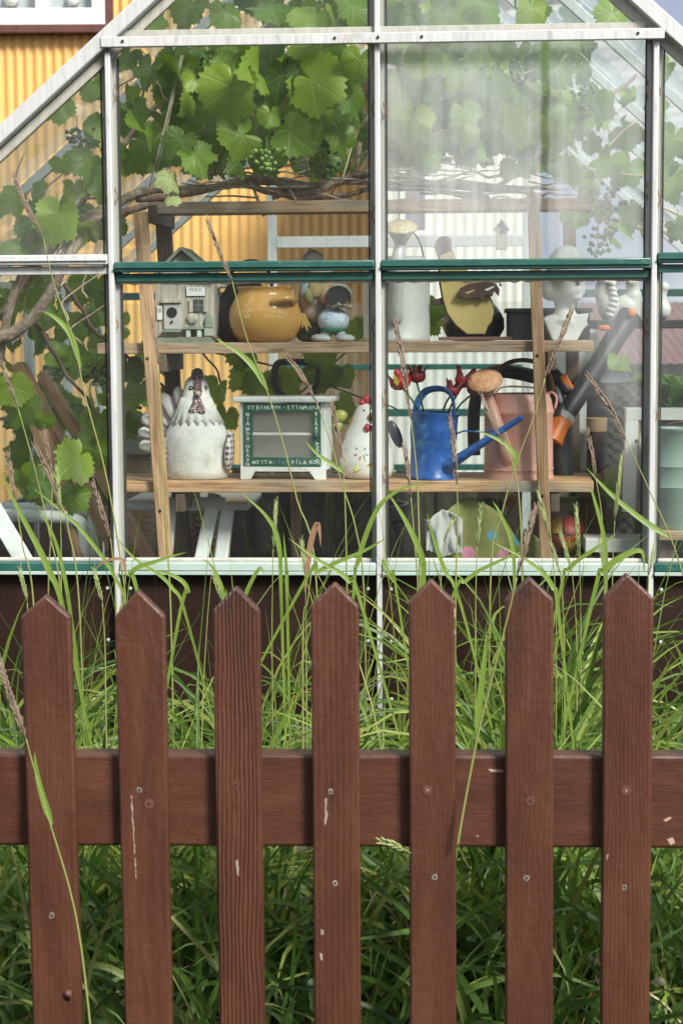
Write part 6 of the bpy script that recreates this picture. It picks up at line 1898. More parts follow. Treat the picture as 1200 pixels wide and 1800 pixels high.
MB().box((0, 0, hb2 - 0.006), (0.16, 0.13, 0.010)).build('lid', DARKW, t2)
for s_ in (-1, 1):
    MB().box((s_ * 0.072, 0.0, (hb2 - 0.012) / 2), (0.014, 0.12, hb2 - 0.012)).build('side', DARKW, t2)
# timber bench end and white plank, lower right
u0 = GP(1010, 900, 0.6).x
t = ghthing('timber_bench', 'rough grey timber bench end below the shelf boards', 'bench', u0, 0.6)
r = rel(u0, 0.6, FLOOR)
a, b = r(978, 886, 0.55), r(1052, 886, 0.55)
MB().box(((a.x + b.x) / 2, 0.1, a.z), (b.x - a.x, 0.3, 0.034)).build('top_board', OLDW, t, bevel=0.002)
for x in (1038, 1055):
    c = r(x, 900, 0.6)
    MB().box((c.x, 0.02, c.z / 2 - 0.01), (0.03, 0.05, c.z)).build('leg', DARKW, t, bevel=0.002)
u0 = GP(1085, 955, 0.3).x
t = ghthing('white_plank', 'short whitewashed plank lying level below the white canvas', 'plank', u0, 0.3, GP(1085, 972, 0.3).z)
MB().box((0.02, 0.06, 0.018), (0.20, 0.12, 0.034)).build('plank', plain('whitewash', (0.55, 0.54, 0.52), 0.8, 0.15, vs=9, bump=0.3), t, bevel=0.002)
t2 = ghthing('support_crate', 'dark slatted crate holding up the whitewashed plank', 'crate', u0 + 0.02, 0.36)
hgt = GP(1085, 972, 0.3).z - FLOOR - 0.002
for i in range(4):
    MB().box((0, -0.05, hgt * (0.14 + 0.24 * i)), (0.19, 0.012, hgt * 0.17)).build('slat', DARKW, t2, bevel=0.001)
for s in (-1, 1):
    MB().box((s * 0.085, 0.005, hgt / 2), (0.016, 0.09, hgt)).build('corner_post', DARKW, t2)

# right: leaf blower with a long black tube
u0 = GP(985, 845, 0.5).x
t = ghthing('leaf_blower', 'orange and black leaf blower with long black tube beside the pink watering can', 'leaf blower', u0, 0.5, zL)
r = rel(u0, 0.5, zL)
BLK = plain('black_tool_plastic', (0.025, 0.025, 0.028), 0.45, 0.2)
A, B, C = r(1108, 552, 0.62), r(988, 738, 0.5), r(968, 775, 0.48)
MB().tube([A, A + (B - A) * 0.45, B], [0.030, 0.027, 0.025], 18).build('tube', BLK, t, smooth=True, angle=60)
MB().tube([B, B + (C - B) * 0.5, C], [0.028, 0.030, 0.032], 18).build('orange_collar', ORG, t, smooth=True, angle=60)
MB().tube([B + (A - B) * 0.05, B + (A - B) * 0.0], [0.0285, 0.0285], 18).build('ring', plain('grey_ring', (0.45, 0.45, 0.45), 0.4), t, smooth=True, angle=60)
MB().tube(spline([r(990, 845, 0.5), r(988, 800, 0.5), r(985, 740, 0.5), r(988, 720, 0.52)], 12), 0.028, 14).build('body', BLK, t, smooth=True)
MB().tube(spline([r(860, 655, 0.62), r(890, 652, 0.6), r(940, 662, 0.58), r(965, 672, 0.55), r(980, 700, 0.53), r(985, 740, 0.52)], 20), 0.019, 12).build('hose', BLK, t, smooth=True)
MB().tube(spline([r(833, 800, 0.66), r(832, 740, 0.66), r(836, 700, 0.65), r(848, 668, 0.63), r(860, 655, 0.62)], 18), 0.017, 12).build('strap', BLK, t, smooth=True)
MB().ell(r(962, 705, 0.55), (0.022, 0.03, 0.045), 16, 10).build('tank', plain('brick_plastic', (0.33, 0.07, 0.025), 0.4, 0.2), t, smooth=True)
MB().box(r(978, 845, 0.56) + Vector((0, 0, 0.09)), (0.03, 0.05, 0.17)).build('foot', plain('rusty_plastic', (0.22, 0.06, 0.025), 0.5, 0.3), t, bevel=0.006)
MB().box(r(995, 672, 0.53), (0.020, 0.03, 0.048), rot=(0, -0.5, 0)).build('trigger', ORG, t, bevel=0.004)
MB().tube(spline([r(955, 640, 0.56), r(975, 655, 0.54), r(1000, 690, 0.52)], 10), 0.013, 10).build('grip', BLK, t, smooth=True)
MB().ell(r(1110, 549, 0.575), (0.012, 0.006, 0.012), 12, 8).build('button', ORG, t, smooth=True)
MB().ell(r(1061, 576, 0.53), (0.017, 0.006, 0.008), 12, 8).build('label_tab', ORG, t, smooth=True)

# right corner: stand with white figures
stz = GP(1080, 562, 0.75).z
u0 = GP(1100, 562, 0.75).x
t = ghthing('plant_stand', 'tall dark staging table under the white animal figures', 'table', u0, 0.75)
MB().box((0.08, 0.05, stz - FLOOR - 0.012), (0.44, 0.26, 0.024)).build('table_top', TRAY, t, bevel=0.003)
for x in (-0.12, 0.28):
    for y in (-0.06, 0.16):
        MB().box((x, y, (stz - FLOOR - 0.024) / 2), (0.02, 0.02, stz - FLOOR - 0.024)).build('leg', ALUG, t)
CHINA = plain('white_china', (0.55, 0.54, 0.52), 0.3, 0.08, vs=10, dirt=(0.45, 0.40, 0.34), dirt_amt=0.25, bump=0.05)
it = Item('horse_ornament', 'white figure with ribbed curling mane on the staging table', 'ornament', 1068, 562, 0.72, stz)
b = MB()
b.ell(it.p(1068, 535, 0), (20 * it.k, 0.03, 30 * it.k), 18, 12).tube(spline([it.p(1068, 545, 0), it.p(1058, 515, 0), it.p(1066, 492, -0.01), it.p(1082, 500, -0.02)], 14), [18 * it.k, 16 * it.k] + [14 * it.k] * 8 + [10 * it.k, 9 * it.k, 8 * it.k, 6 * it.k], 14)
for i in range(7):
    b.ell(it.p(1072 + 5 * math.sin(i * 0.6), 500 + i * 9, -0.028), (9 * it.k, 0.012, 3.6 * it.k), 12, 8, rot=(0, 0.3, 0))
b.build('figure', CHINA, it.o, voxel=0.003, sm=3)
it = Item('bird_ornament', 'white bird figure with raised beak on the staging table', 'ornament', 1108, 562, 0.76, stz)
b = MB()
b.ell(it.p(1100, 540, 0), (24 * it.k, 0.03, 22 * it.k), 18, 12).tube(spline([it.p(1112, 560, 0), it.p(1112, 520, 0), it.p(1110, 500, -0.005), it.p(1112, 490, -0.01)], 12), [15 * it.k] * 5 + [12 * it.k] * 4 + [9 * it.k] * 3, 14)
b.ell(it.p(1110, 497, -0.01), (11 * it.k, 0.018, 11 * it.k), 14, 10)
b.tube([it.p(1106, 498, -0.02), it.p(1092, 488, -0.035)], [5 * it.k, 1.5 * it.k], 10)
b.build('figure', CHINA, it.o, voxel=0.003, sm=3)
it = Item('cockerel_ornament', 'smallest white figure at the end of the staging table above the canvas', 'ornament', 1166, 562, 0.72, stz)
b = MB()
b.ell(it.p(1164, 545, 0), (15 * it.k, 0.025, 18 * it.k), 16, 10).tube(spline([it.p(1163, 545, 0), it.p(1160, 520, 0), it.p(1164, 505, 0)], 10), 11 * it.k, 12).ell(it.p(1165, 506, -0.004), (10 * it.k, 0.016, 10 * it.k), 14, 10)
b.build('figure', CHINA, it.o, voxel=0.003, sm=3)

# dark wicker hamper with white bits, potted plants
u0 = GP(1095, 760, 0.85).x
t = ghthing('wicker_hamper', 'large dark wicker hamper standing behind the white frame', 'basket', u0, 0.85)
r = rel(u0, 0.85, FLOOR)
zt_ = r(1095, 672, 0.85).z
MB().lathe([(0.10, 0), (0.12, zt_ * 0.4), (0.125, zt_ * 0.95), (0.132, zt_), (0.118, zt_), (0.11, zt_ * 0.6), (0.001, 0.03)], 32).build('body', WICD, t, smooth=True)
u0 = GP(1080, 660, 0.85).x
t = ghthing('crumpled_bag', 'pale blue and white crumpled paper bag on the wicker hamper', 'bag', u0, 0.85, FLOOR + zt_)
MB().add([(-0.04, -0.03, 0), (0.045, -0.03, 0), (0.04, 0.03, 0), (-0.035, 0.03, 0), (-0.012, 0.0, 0.075), (0.004, 0.004, 0.08), (0.02, -0.035, 0.035)], [(0, 1, 6), (0, 6, 4), (6, 5, 4), (1, 2, 5), (1, 5, 6), (2, 3, 4, 5), (3, 0, 4), (3, 2, 1, 0)]).build('paper', plain('blue_white_paper', (0.58, 0.63, 0.68), 0.7, 0.25, vs=25), t)
# tall dark pot with dried stems
u0 = GP(1048, 770, 0.62).x
t = ghthing('plum_pot', 'slim plum coloured vase with a tan band behind the shelf end', 'vase', u0, 0.62, zL - 0.0)
it_z = GP(1048, 830, 0.62).z
t.location = GH.w(u0, 0.62, it_z)
MB().lathe([(0.020, 0), (0.026, 0.05), (0.027, 0.11)], 20).build('body', plain('plum_glaze', (0.06, 0.02, 0.025), 0.3), t, smooth=True, angle=60)
MB().lathe([(0.0275, 0.11), (0.028, 0.145), (0.026, 0.146)], 20).build('band', plain('tan_glaze', (0.38, 0.24, 0.12), 0.5), t, smooth=True, angle=60)
t2 = ghthing('brick_stack', 'short stack of old bricks under the plum vase', 'bricks', u0, 0.62)
nb_ = int((it_z - FLOOR) / 0.066)
bh_ = (it_z - FLOOR) / nb_
for i in range(nb_):
    MB().box((0.004 * (-1) ** i, 0.003 * (i % 3), bh_ * (i + 0.5)), (0.10, 0.2, bh_ - 0.001)).build('brick', plain('old_brick', (0.20, 0.10, 0.07), 0.9, 0.35, vs=9, bump=0.5), t2, bevel=0.003)
# white picture frame leaning with its back to us, green tin in front
u0 = GP(1150, 890, 0.30).x
t = ghthing('stretched_canvas', 'white canvas on a wooden stretcher leaning with its back showing', 'canvas', u0, 0.34, GP(1130, 905, 0.30).z)
r = rel(u0, 0.30, GP(1130, 905, 0.30).z)
A0, A1, B0, B1 = r(1097, 903, 0.30), r(1102, 718, 0.30), r(1290, 915, 0.30), r(1280, 718, 0.30)
def quadbar(a, b, w_, th, y): return MB().bar(a + Vector((0, y, 0)), b + Vector((0, y, 0)), th, w_, up=((b - a).cross(Vector((0, 1, 0)))))
CANV = plain('canvas_white', (0.66, 0.65, 0.62), 0.8, 0.12, vs=10, dirt=(0.42, 0.30, 0.18), dirt_amt=0.2)
MB().add([A0 + Vector((0, .03, 0)), B0 + Vector((0, .03, 0)), B1 + Vector((0, .03, 0)), A1 + Vector((0, .03, 0))], [(0, 1, 2, 3)]).build('canvas_sheet', CANV, t)
quadbar(A0 + Vector((0.016, 0, 0)), A1 + Vector((0.016, 0, 0)), 0.032, 0.028, 0.01).build('stretcher', CANV, t, bevel=0.002)
quadbar(A1 - Vector((0, 0, 0.016)), B1 - Vector((0, 0, 0.016)), 0.030, 0.028, 0.009).build('stretcher', CANV, t, bevel=0.002)
quadbar(B0 - Vector((0.016, 0, 0)), B1 - Vector((0.016, 0, 0)), 0.030, 0.028, 0.01).build('stretcher', CANV, t, bevel=0.002)
quadbar(A0 + Vector((0.033, 0, 0)), A1 + Vector((0.033, 0, -0.032)), 0.006, 0.02, 0.012).build('inner_edge', plain('raw_pine_edge', (0.46, 0.29, 0.14), 0.7), t)
MB().ell(r(1121, 777, 0.296), (0.005, 0.003, 0.005), 10, 6).build('eyelet', NAILM, t, smooth=True)
SAGE = plain('sage_tin_enamel', (0.27, 0.36, 0.31), 0.45, 0.12, vs=6, dirt=(0.36, 0.36, 0.30), dirt_amt=0.2, bump=0.06)
u0 = GP(1205, 928, 0.20).x
t = ghthing('sage_tin', 'large sage green ribbed metal tin standing in front of the white canvas', 'tin', u0, 0.24, GP(1205, 928, 0.20).z)
k = (GH.w(0, 0.24, 0).y) / F_PX
rows = [(62, 0), (63, 2), (63, 70), (64, 72), (63, 74), (63, 106), (64, 108), (63, 110), (63, 168), (65, 170), (65, 174), (62, 174)]
prof_ = [(a * k, b * k) for a, b in rows]
MB().lathe(prof_ + [(a - 0.003, b) for a, b in reversed(prof_[1:])] + [(0.001, 0.003)], 40).build('body', SAGE, t, smooth=True, angle=50)
MB().tube([(-0.05, -0.06, 0.255), (-0.02, -0.075, 0.262), (0.02, -0.06, 0.26)], 0.002, 6).build('wire_bail', RUSTW, t)
t3 = ghthing('corner_plank', 'weathered plank carrying the sage green tin', 'plank', u0, 0.24, FLOOR)
pz = GP(1205, 928, 0.20).z - FLOOR
a_ = GP(1143, 935, 0.14).x - u0
MB().box((a_ + 0.26, 0.02, pz - 0.013), (0.52, 0.22, 0.024)).build('plank', OLDW, t3, bevel=0.002)
for x in (a_ + 0.04, a_ + 0.46):
    MB().box((x, 0.02, (pz - 0.026) / 2), (0.05, 0.16, pz - 0.026)).build('block', DARKW, t3, bevel=0.002)
# rolled hessian on the frame
u0 = GP(1190, 705, 0.5).x
t = ghthing('hessian_roll', 'rolled brown hessian lying behind the sage tin', 'roll', u0, 0.5, GP(1190, 718, 0.5).z)
MB().tube([(-0.06, 0, 0.014), (0.0, 0.002, 0.016), (0.15, 0.004, 0.014)], [0.014, 0.017, 0.015], 14).build('roll', plain('hessian', (0.20, 0.17, 0.12), 0.95, 0.3, bump=0.6, bs=200), t, smooth=True)
t4 = ghthing('side_ledge', 'narrow ledge of boards under the rolled hessian', 'ledge', u0 + 0.05, 0.52)
lz = GP(1190, 718, 0.5).z - FLOOR
MB().box((0, 0, lz - 0.011), (0.34, 0.10, 0.02)).build('board', OLDW, t4, bevel=0.002)
for s in (-1, 1): MB().box((s * 0.14, 0, (lz - 0.021) / 2), (0.025, 0.05, lz - 0.021)).build('leg', DARKW, t4)
# potted plant with long leaves in the right corner
def blade_mesh(mb, P, w0, nrm, prof=None, uvs=None):
    """flat leaf along points P with width profile"""
    n = len(P)
    base = len(mb.v)
    for i, p in enumerate(P):
        t_ = i / (n - 1)
        w_ = w0 * (prof(t_) if prof else (min(1, t_ * 6 + 0.35) * (1 - t_ ** 2.2)))
        tg = (P[min(i + 1, n - 1)] - P[max(i - 1, 0)])
        sd_ = tg.cross(nrm)
        if sd_.length < 1e-8: sd_ = Vector((1, 0, 0))
        sd_.normalize()
        up_ = sd_.cross(tg).normalized()
        mb.v += [p - sd_ * w_ / 2 + up_ * w_ * 0.10, p - up_ * w_ * 0.0, p + sd_ * w_ / 2 + up_ * w_ * 0.10]
    for i in range(n - 1):
        a = base + i * 3
        mb.f += [(a, a + 1, a + 4, a + 3), (a + 1, a + 2, a + 5, a + 4)]
def mat_blade(name, stops, tr=0.35, rough=0.45):
    M = Mat(name)
    r = M.island()
    n1 = M.noise(M.co((1, 1, 1)), 14, 4, 0.6)
    c = M.ramp(r * 0.8 + n1 * 0.2, stops)
    y_ = M.noise(M.co(), 40, 3)
    c = M.mix(y_.rng(0.70, 0.78, 0, 0.6), c, (0.36, 0.28, 0.07))
    M.set('Base Color', c); M.set('Roughness', rough); M.set('Specular IOR Level', 0.4)
    M.translucent(M.mix(0.35, c, (0.25, 0.38, 0.04)), tr)
    return M.m
PLANTM = mat_blade('broad_plant_leaf', [(0.1, (0.06, 0.13, 0.03)), (0.9, (0.14, 0.26, 0.05))])
for i, (px, py, d, n_l, L, lab) in enumerate(((1182, 715, 0.40, 30, 0.15, 'leafy green potted plant above the rolled hessian'), (1060, 690, 0.95, 8, 0.07, 'small green seedling plant beside the wicker hamper'))):
    u0 = GP(px, py, d).x
    t = ghthing('potted_plant', lab, 'plant', u0, d)
    z0 = GP(px, py, d).z - FLOOR
    MB().lathe([(0.045, 0), (0.06, z0 - 0.02), (0.064, z0 - 0.02), (0.064, z0), (0.058, z0), (0.001, z0 - 0.015)], 20).build('pot', TRAY, t, smooth=True, angle=40)
    for j in range(n_l):
        mb = MB()
        a = rv.uniform(0, 6.28)
        hh = L * rv.uniform(0.5, 1.2)
        p0 = Vector((0, 0, z0))
        P_ = [p0 + Vector((math.cos(a) * hh * q * 0.9, math.sin(a) * hh * q * 0.5, hh * (1.2 * q - 0.75 * q * q))) for q in [k_ / 7 for k_ in range(8)]]
        blade_mesh(mb, P_, L * 0.30, Vector((rv.gauss(0, 0.4), -0.8, 0.7)), lambda q: math.sin(math.pi * min(1, q ** 0.8 * 0.97 + 0.03)))
        mb.build('leaf', PLANTM, t, smooth=True)

# ================================================================= grass outside
GRASSM = mat_blade('lyme_grass_blade', [(0.05, (0.030, 0.075, 0.020)), (0.35, (0.085, 0.16, 0.028)), (0.62, (0.165, 0.25, 0.040)), (0.85, (0.27, 0.32, 0.075)), (0.97, (0.42, 0.36, 0.17))])
STALKM = mat_blade('grass_stalk', [(0.1, (0.14, 0.20, 0.05)), (0.9, (0.28, 0.28, 0.10))], 0.15)
DRYM = mat_blade('dry_grass', [(0.1, (0.30, 0.20, 0.10)), (0.9, (0.42, 0.32, 0.18))], 0.2)
REDM = mat_blade('reddened_blade', [(0.1, (0.19, 0.10, 0.07)), (0.9, (0.26, 0.15, 0.09))], 0.2)
EARM = plain('ripe_ear', (0.20, 0.145, 0.105), 0.8, 0.35, vs=60, bump=0.2)
EARG = plain('green_ear', (0.22, 0.27, 0.10), 0.7, 0.3, vs=60, bump=0.2)
rg = random.Random(21)
gb = MB()
gl_ = MB()
def grass_blade(mb, x, y, h, w_, az, lean, curl, z=None, n=9):
    z0 = (GZ(y) - 0.02) if z is None else z
    p = Vector((x, y, z0))
    P_ = [p.copy()]
    ds = h / n
    phi = lean
    tw = rg.uniform(-0.4, 0.4)
    for i in range(n):
        q = (i + 1) / n
        phi = lean + curl * q * q
        aa = az + tw * q
        p = p + Vector((math.sin(phi) * math.cos(aa), math.sin(phi) * math.sin(aa), math.cos(phi))) * ds
        P_.append(p.copy())
    # keep clear of the glass and of the fence slats
    for v in P_:
        lim = 4.20 - (v.x - 0.1) * 0.061
        if v.y > lim: v.y = lim - 0.01 * rg.random()
        lo_ = 2.98 - v.x * 0.037
        if v.y < lo_ : v.y = lo_ + 0.006 * rg.random()
    nrm = Vector((math.cos(az + 1.57 + rg.gauss(0, 0.6)), math.sin(az + 1.57), 0.4)) if rg.random() < 0.4 else Vector((rg.gauss(0, 0.4), -1, rg.uniform(0.0, 0.8)))
    blade_mesh(mb, P_, w_, nrm)
def tuft_w(px):
    """how tall and dense the grass grows across the bed"""
    return 0.55 + 0.50 * math.exp(-((px - 940) / 170) ** 2) + 0.22 * math.exp(-((px - 40) / 90) ** 2) + 0.18 * math.exp(-((px - 440) / 70) ** 2) + 0.1 * math.exp(-((px - 600) / 60) ** 2)
N1 = 0
while N1 < 2300:
    y = rg.uniform(3.25, 4.12)
    px = rg.uniform(-120, 1320)
    tw = tuft_w(px)
    if rg.random() > tw * 0.95: continue
    x = at(px, 1200, y).x
    h = rg.uniform(0.30, 0.85) * (0.62 + 0.70 * (tw - 0.5))
    grass_blade(gb, x, y, h, rg.uniform(0.0045, 0.017), rg.uniform(0, 6.28), abs(rg.gauss(0, 0.36)), rg.uniform(0.4, 2.6))
    N1 += 1
# low dense blades just behind the fence, seen between the slats under the rail
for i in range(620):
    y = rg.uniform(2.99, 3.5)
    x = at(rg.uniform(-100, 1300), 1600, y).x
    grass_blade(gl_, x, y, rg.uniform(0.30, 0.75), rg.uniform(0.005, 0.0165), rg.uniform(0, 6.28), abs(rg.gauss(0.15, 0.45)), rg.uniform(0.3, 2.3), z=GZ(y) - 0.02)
# thin flowering culms that stand above the rest
for i in range(130):
    px = rg.uniform(-60, 1260)
    if rg.random() > 0.35 + tuft_w(px) * 0.5: continue
    y = rg.uniform(3.4, 4.05)
    grass_blade(gb, at(px, 1200, y).x, y, rg.uniform(0.55, 0.98), rg.uniform(0.0022, 0.0045), rg.uniform(0, 6.28), abs(rg.gauss(0, 0.12)), rg.uniform(0.0, 0.7))
tag(gb.build('grass', GRASSM, smooth=True), 'dense broad-bladed green grass between the fence and the greenhouse', 'grass', kind='stuff')
GRASSD = mat_blade('shade_tinted_blade', [(0.05, (0.024, 0.062, 0.014)), (0.4, (0.055, 0.125, 0.022)), (0.7, (0.12, 0.21, 0.04)), (0.95, (0.26, 0.26, 0.09))], 0.28)  # grass colour darkened to put in the shade below the rail
tag(gl_.build('low_grass', GRASSD, smooth=True), 'green grass blades coloured dark for shade, crowding behind the fence below its rail', 'grass', kind='stuff')
db = MB()
for i in range(330):
    y = rg.uniform(3.0, 4.0)
    grass_blade(db, at(rg.uniform(-80, 1280), 1400, y).x, y, rg.uniform(0.15, 0.45), rg.uniform(0.002, 0.006), rg.uniform(0, 6.28), abs(rg.gauss(0.2, 0.5)), rg.uniform(0.3, 2.4))
tag(db.build('dry_grass', DRYM, smooth=True), 'thin straw coloured dead blades scattered through the green grass', 'grass', kind='stuff')
# low leafy weeds
WEEDM = mat_blade('weed_leaf', [(0.1, (0.03, 0.07, 0.02)), (0.6, (0.07, 0.12, 0.04)), (0.9, (0.16, 0.14, 0.07))])
wb = MB()
for i in range(520):
    y = rg.uniform(2.99, 4.1)
    x = at(rg.uniform(-80, 1280), 1400, y).x
    z = GZ(y) + rg.uniform(0.01, 0.16 if y > 3.5 else 0.34)
    a = rg.uniform(0, 6.28); L = rg.uniform(0.012, 0.034)
    P_ = [Vector((x, y, z)) + Vector((math.cos(a), math.sin(a) * 0.5, rg.uniform(-0.2, 0.5) * q)) * L * q for q in (0, 0.3, 0.6, 0.85, 1.0)]
    blade_mesh(wb, P_, L * 0.62, Vector((rg.gauss(0, 0.5), -0.8, 0.8)), lambda q: math.sin(math.pi * (0.05 + 0.93 * q)))
tag(wb.build('weed_foliage', WEEDM, smooth=True), 'small round weed leaves growing low among the grass', 'weeds', kind='stuff')

# ---- tall stalks one can tell apart
def stalk(label, ear, stem, Y, ripe=True, leaves=(), r=0.0019, ear_w=1.0, group='tall grass stalks in front of the glass', y_of=None, root=True):
    """ear: [top px, bottom px]; stem: px points from the ear down; leaves: (list of px points, width mm)"""
    f = y_of or (lambda px, py: Y)
    w3 = lambda q: at(q[0], q[1], f(q[0], q[1]))
    S_ = [w3(q) for q in stem]
    low = S_[-1]
    if root:
        gz = GZ(low.y)
        nxt = S_[-1] + (S_[-1] - S_[-2]).normalized() * 0.05
        if low.z > gz + 0.05:
            S_.append(Vector((low.x + (low.x - S_[-2].x) * 0.25, low.y, gz)))
    base = S_[-1]
    t = empty('grass_stalk', base, 0, label, 'grass stalk', group)
    P_ = spline([p - base for p in S_], 28)
    MB().tube(P_, [r * (0.55 + 0.65 * i / 27) for i in range(28)], 7).build('stem', STALKM, t, smooth=True)
    if ear:
        E = spline([w3(q) - base for q in ear], 40)
        L = sum((E[i + 1] - E[i]).length for i in range(39))
        mb = MB()
        nsp = int(L / 0.0042)
        for i in range(nsp):
            q = i / nsp
            k_ = q * 38.99
            p = E[int(k_)].lerp(E[int(k_) + 1], k_ - int(k_))
            tg = (E[0] - E[-1]).normalized()
            env = (0.25 + 0.75 * math.sin(math.pi * min(1, 0.12 + q * 0.86)) ** 0.7)
            a = (0 if i % 2 else math.pi) + rg.gauss(0, 0.5)
            sd_ = tg.cross(Vector((0, 1, 0))).normalized()
            dv = (sd_ * math.cos(a) + tg.cross(sd_) * math.sin(a))
            d_ = (tg * 1.0 + dv * 0.30).normalized()
            l_ = 0.0135 * rg.uniform(0.85, 1.15)
            c = p + dv * 0.0022 * env * ear_w + d_ * l_ * 0.3
            q_ = d_.to_track_quat('Z', 'Y').to_matrix().to_4x4()
            b_ = MB().ell((0, 0, 0), (0.0016 * env * ear_w, 0.0016 * env * ear_w, l_ * 0.5), 6, 5)
            mb.add(b_.v, b_.f, Matrix.Translation(c) @ q_)
        mb.tube([E[0], E[20], E[39]], 0.0012, 5)
        mb.build('ear', EARM if ripe else EARG, t, smooth=True)
    for lv in leaves:
        pts, w_ = lv[0], lv[1]
        mat = lv[2] if len(lv) > 2 else GRASSM
        mb = MB()
        blade_mesh(mb, spline([w3(q) - base for q in pts], 16), w_ / 1000, Vector((0.15, -1, 0.25)), lambda q: min(1, q * 4 + 0.3) * (1 - q ** 3))
        mb.build('leaf_blade', mat, t, smooth=True)
    return t
RL = 'ripe grass ear standing before the garden chair and the leaning planks'
stalk('very tall grass stalk whose dark ear rises before the yellow house wall', [(23, 307), (48, 365), (76, 418)], [(76, 418), (95, 500), (130, 600), (148, 690), (185, 830), (212, 985), (222, 1100)], 3.9, leaves=[([(142, 645), (125, 590), (100, 560), (72, 545)], 13)])
stalk('tall grass stalk with ear before the yellow glazed pot', [(363, 384), (385, 440), (408, 494)], [(408, 494), (432, 590), (470, 690), (500, 790), (522, 880), (555, 1010)], 3.9, leaves=[([(470, 685), (450, 650), (420, 620), (375, 592)], 14)])
stalk('grass stalk with ear rising past the small white cabinet', [(501, 623), (530, 660), (556, 706)], [(556, 706), (585, 790), (600, 850), (625, 930), (640, 1060)], 3.85)
stalk('thick brown eared grass stalk crossing the big galvanised watering can', [(694, 562), (708, 640), (722, 738)], [(722, 738), (732, 830), (735, 900), (738, 1060)], 3.8, ear_w=1.25, r=0.0022)
stalk('grass stalk with dark ear leaning across the plaster bust', [(1005, 543), (985, 595), (958, 664)], [(958, 664), (935, 740), (905, 820), (880, 910), (862, 1010)], 3.85, ear_w=1.35, leaves=[([(905, 825), (905, 800), (880, 775), (835, 755)], 12)])
stalk('leaning grass stalk with drooping ear before the white canvas', [(1032, 660), (1070, 715), (1100, 773)], [(1100, 773), (1140, 860), (1178, 945), (1200, 1010), (1230, 1100)], 3.8, ear_w=1.35, leaves=[([(1177, 945), (1130, 915), (1075, 870), (1030, 822)], 13)])
stalk('ripe grass ear standing before the bowl of the blue watering can', [(790, 733), (798, 790), (803, 852)], [(803, 852), (804, 930), (800, 1080)], 3.8, ear_w=1.1)
stalk('ripe grass ear between the small cabinet and the white chicken', [(583, 708), (592, 755), (601, 805)], [(601, 805), (606, 880), (610, 1080)], 3.85, ear_w=1.1, leaves=[([(603, 830), (590, 820), (560, 800), (535, 775)], 10)])
stalk('short ripe grass ear before the base of the blue watering can', [(710, 783), (717, 825), (722, 875)], [(722, 875), (728, 950), (735, 1080)], 3.75)
stalk('thin ripe grass ear crossing the spout of the pink watering can', [(846, 693), (862, 735), (884, 778)], [(884, 778), (900, 815), (912, 880), (918, 1060)], 3.8, ear_w=0.8)
stalk('thin ripe grass ear beside the leaning shelf upright and the birdhouse', [(268, 560), (274, 600), (278, 640)], [(278, 640), (283, 760), (290, 900), (300, 1080)], 3.8, ear_w=0.8)
stalk(RL, [(4, 640), (18, 680), (32, 718)], [(32, 718), (60, 820), (85, 930), (110, 1080)], 3.8, ear_w=0.8)
stalk(RL, [(78, 755), (85, 800), (92, 845)], [(92, 845), (90, 930), (85, 1080)], 3.75, ear_w=0.9)
stalk(RL, [(15, 795), (20, 840), (28, 885)], [(28, 885), (40, 960), (60, 1080)], 3.7, ear_w=0.9)
stalk(RL, [(163, 848), (178, 895), (194, 947)], [(194, 947), (200, 1000), (205, 1100)], 3.7, ear_w=1.1)
stalk(RL, [(60, 780), (85, 830), (105, 880)], [(105, 880), (120, 930), (140, 1080)], 3.7, ear_w=1.1)
stalk('ripe grass ear at the shelf end beyond the pink watering can', [(1032, 755), (1040, 795), (1047, 840)], [(1047, 840), (1058, 920), (1062, 1080)], 3.75, ear_w=0.9)
GL = 'slender grass stalk with a narrow green ear standing before the lower panes'
for (ex, ey, bx_, by_, Y) in ((485, 882, 480, 965, 3.7), (1012, 890, 1018, 985, 3.7), (984, 935, 1005, 1005, 3.65), (968, 955, 985, 1010, 3.6), (1054, 945, 1062, 1010, 3.65), (945, 862, 968, 950, 3.7), (1092, 800, 1080, 915, 3.7), (845, 890, 838, 960, 3.6), (375, 1010, 392, 1060, 3.4), (35, 1000, 48, 1060, 3.5), (100, 820, 106, 900, 3.7), (800, 905, 780, 950, 3.6), (1150, 960, 1140, 1010, 3.6), (165, 1000, 180, 1060, 3.4), (530, 950, 536, 1010, 3.6)):
    stalk('slender green grass ear ' + ('before the garden chair arm' if ex < 200 else 'below the small cabinet and the hen' if ex < 660 else 'before the olive spotted cloth' if ex < 950 else 'before the timber bench and whitewashed plank'), [(ex, ey), ((ex + bx_) / 2, (ey + by_) / 2), (bx_, by_)], [(bx_, by_), (bx_ + (bx_ - ex) * 0.3, by_ + 80), (bx_ + (bx_ - ex) * 0.4, by_ + 190)], Y, False, group='slender grass stalks with green ears', ear_w=0.8, r=0.0015)
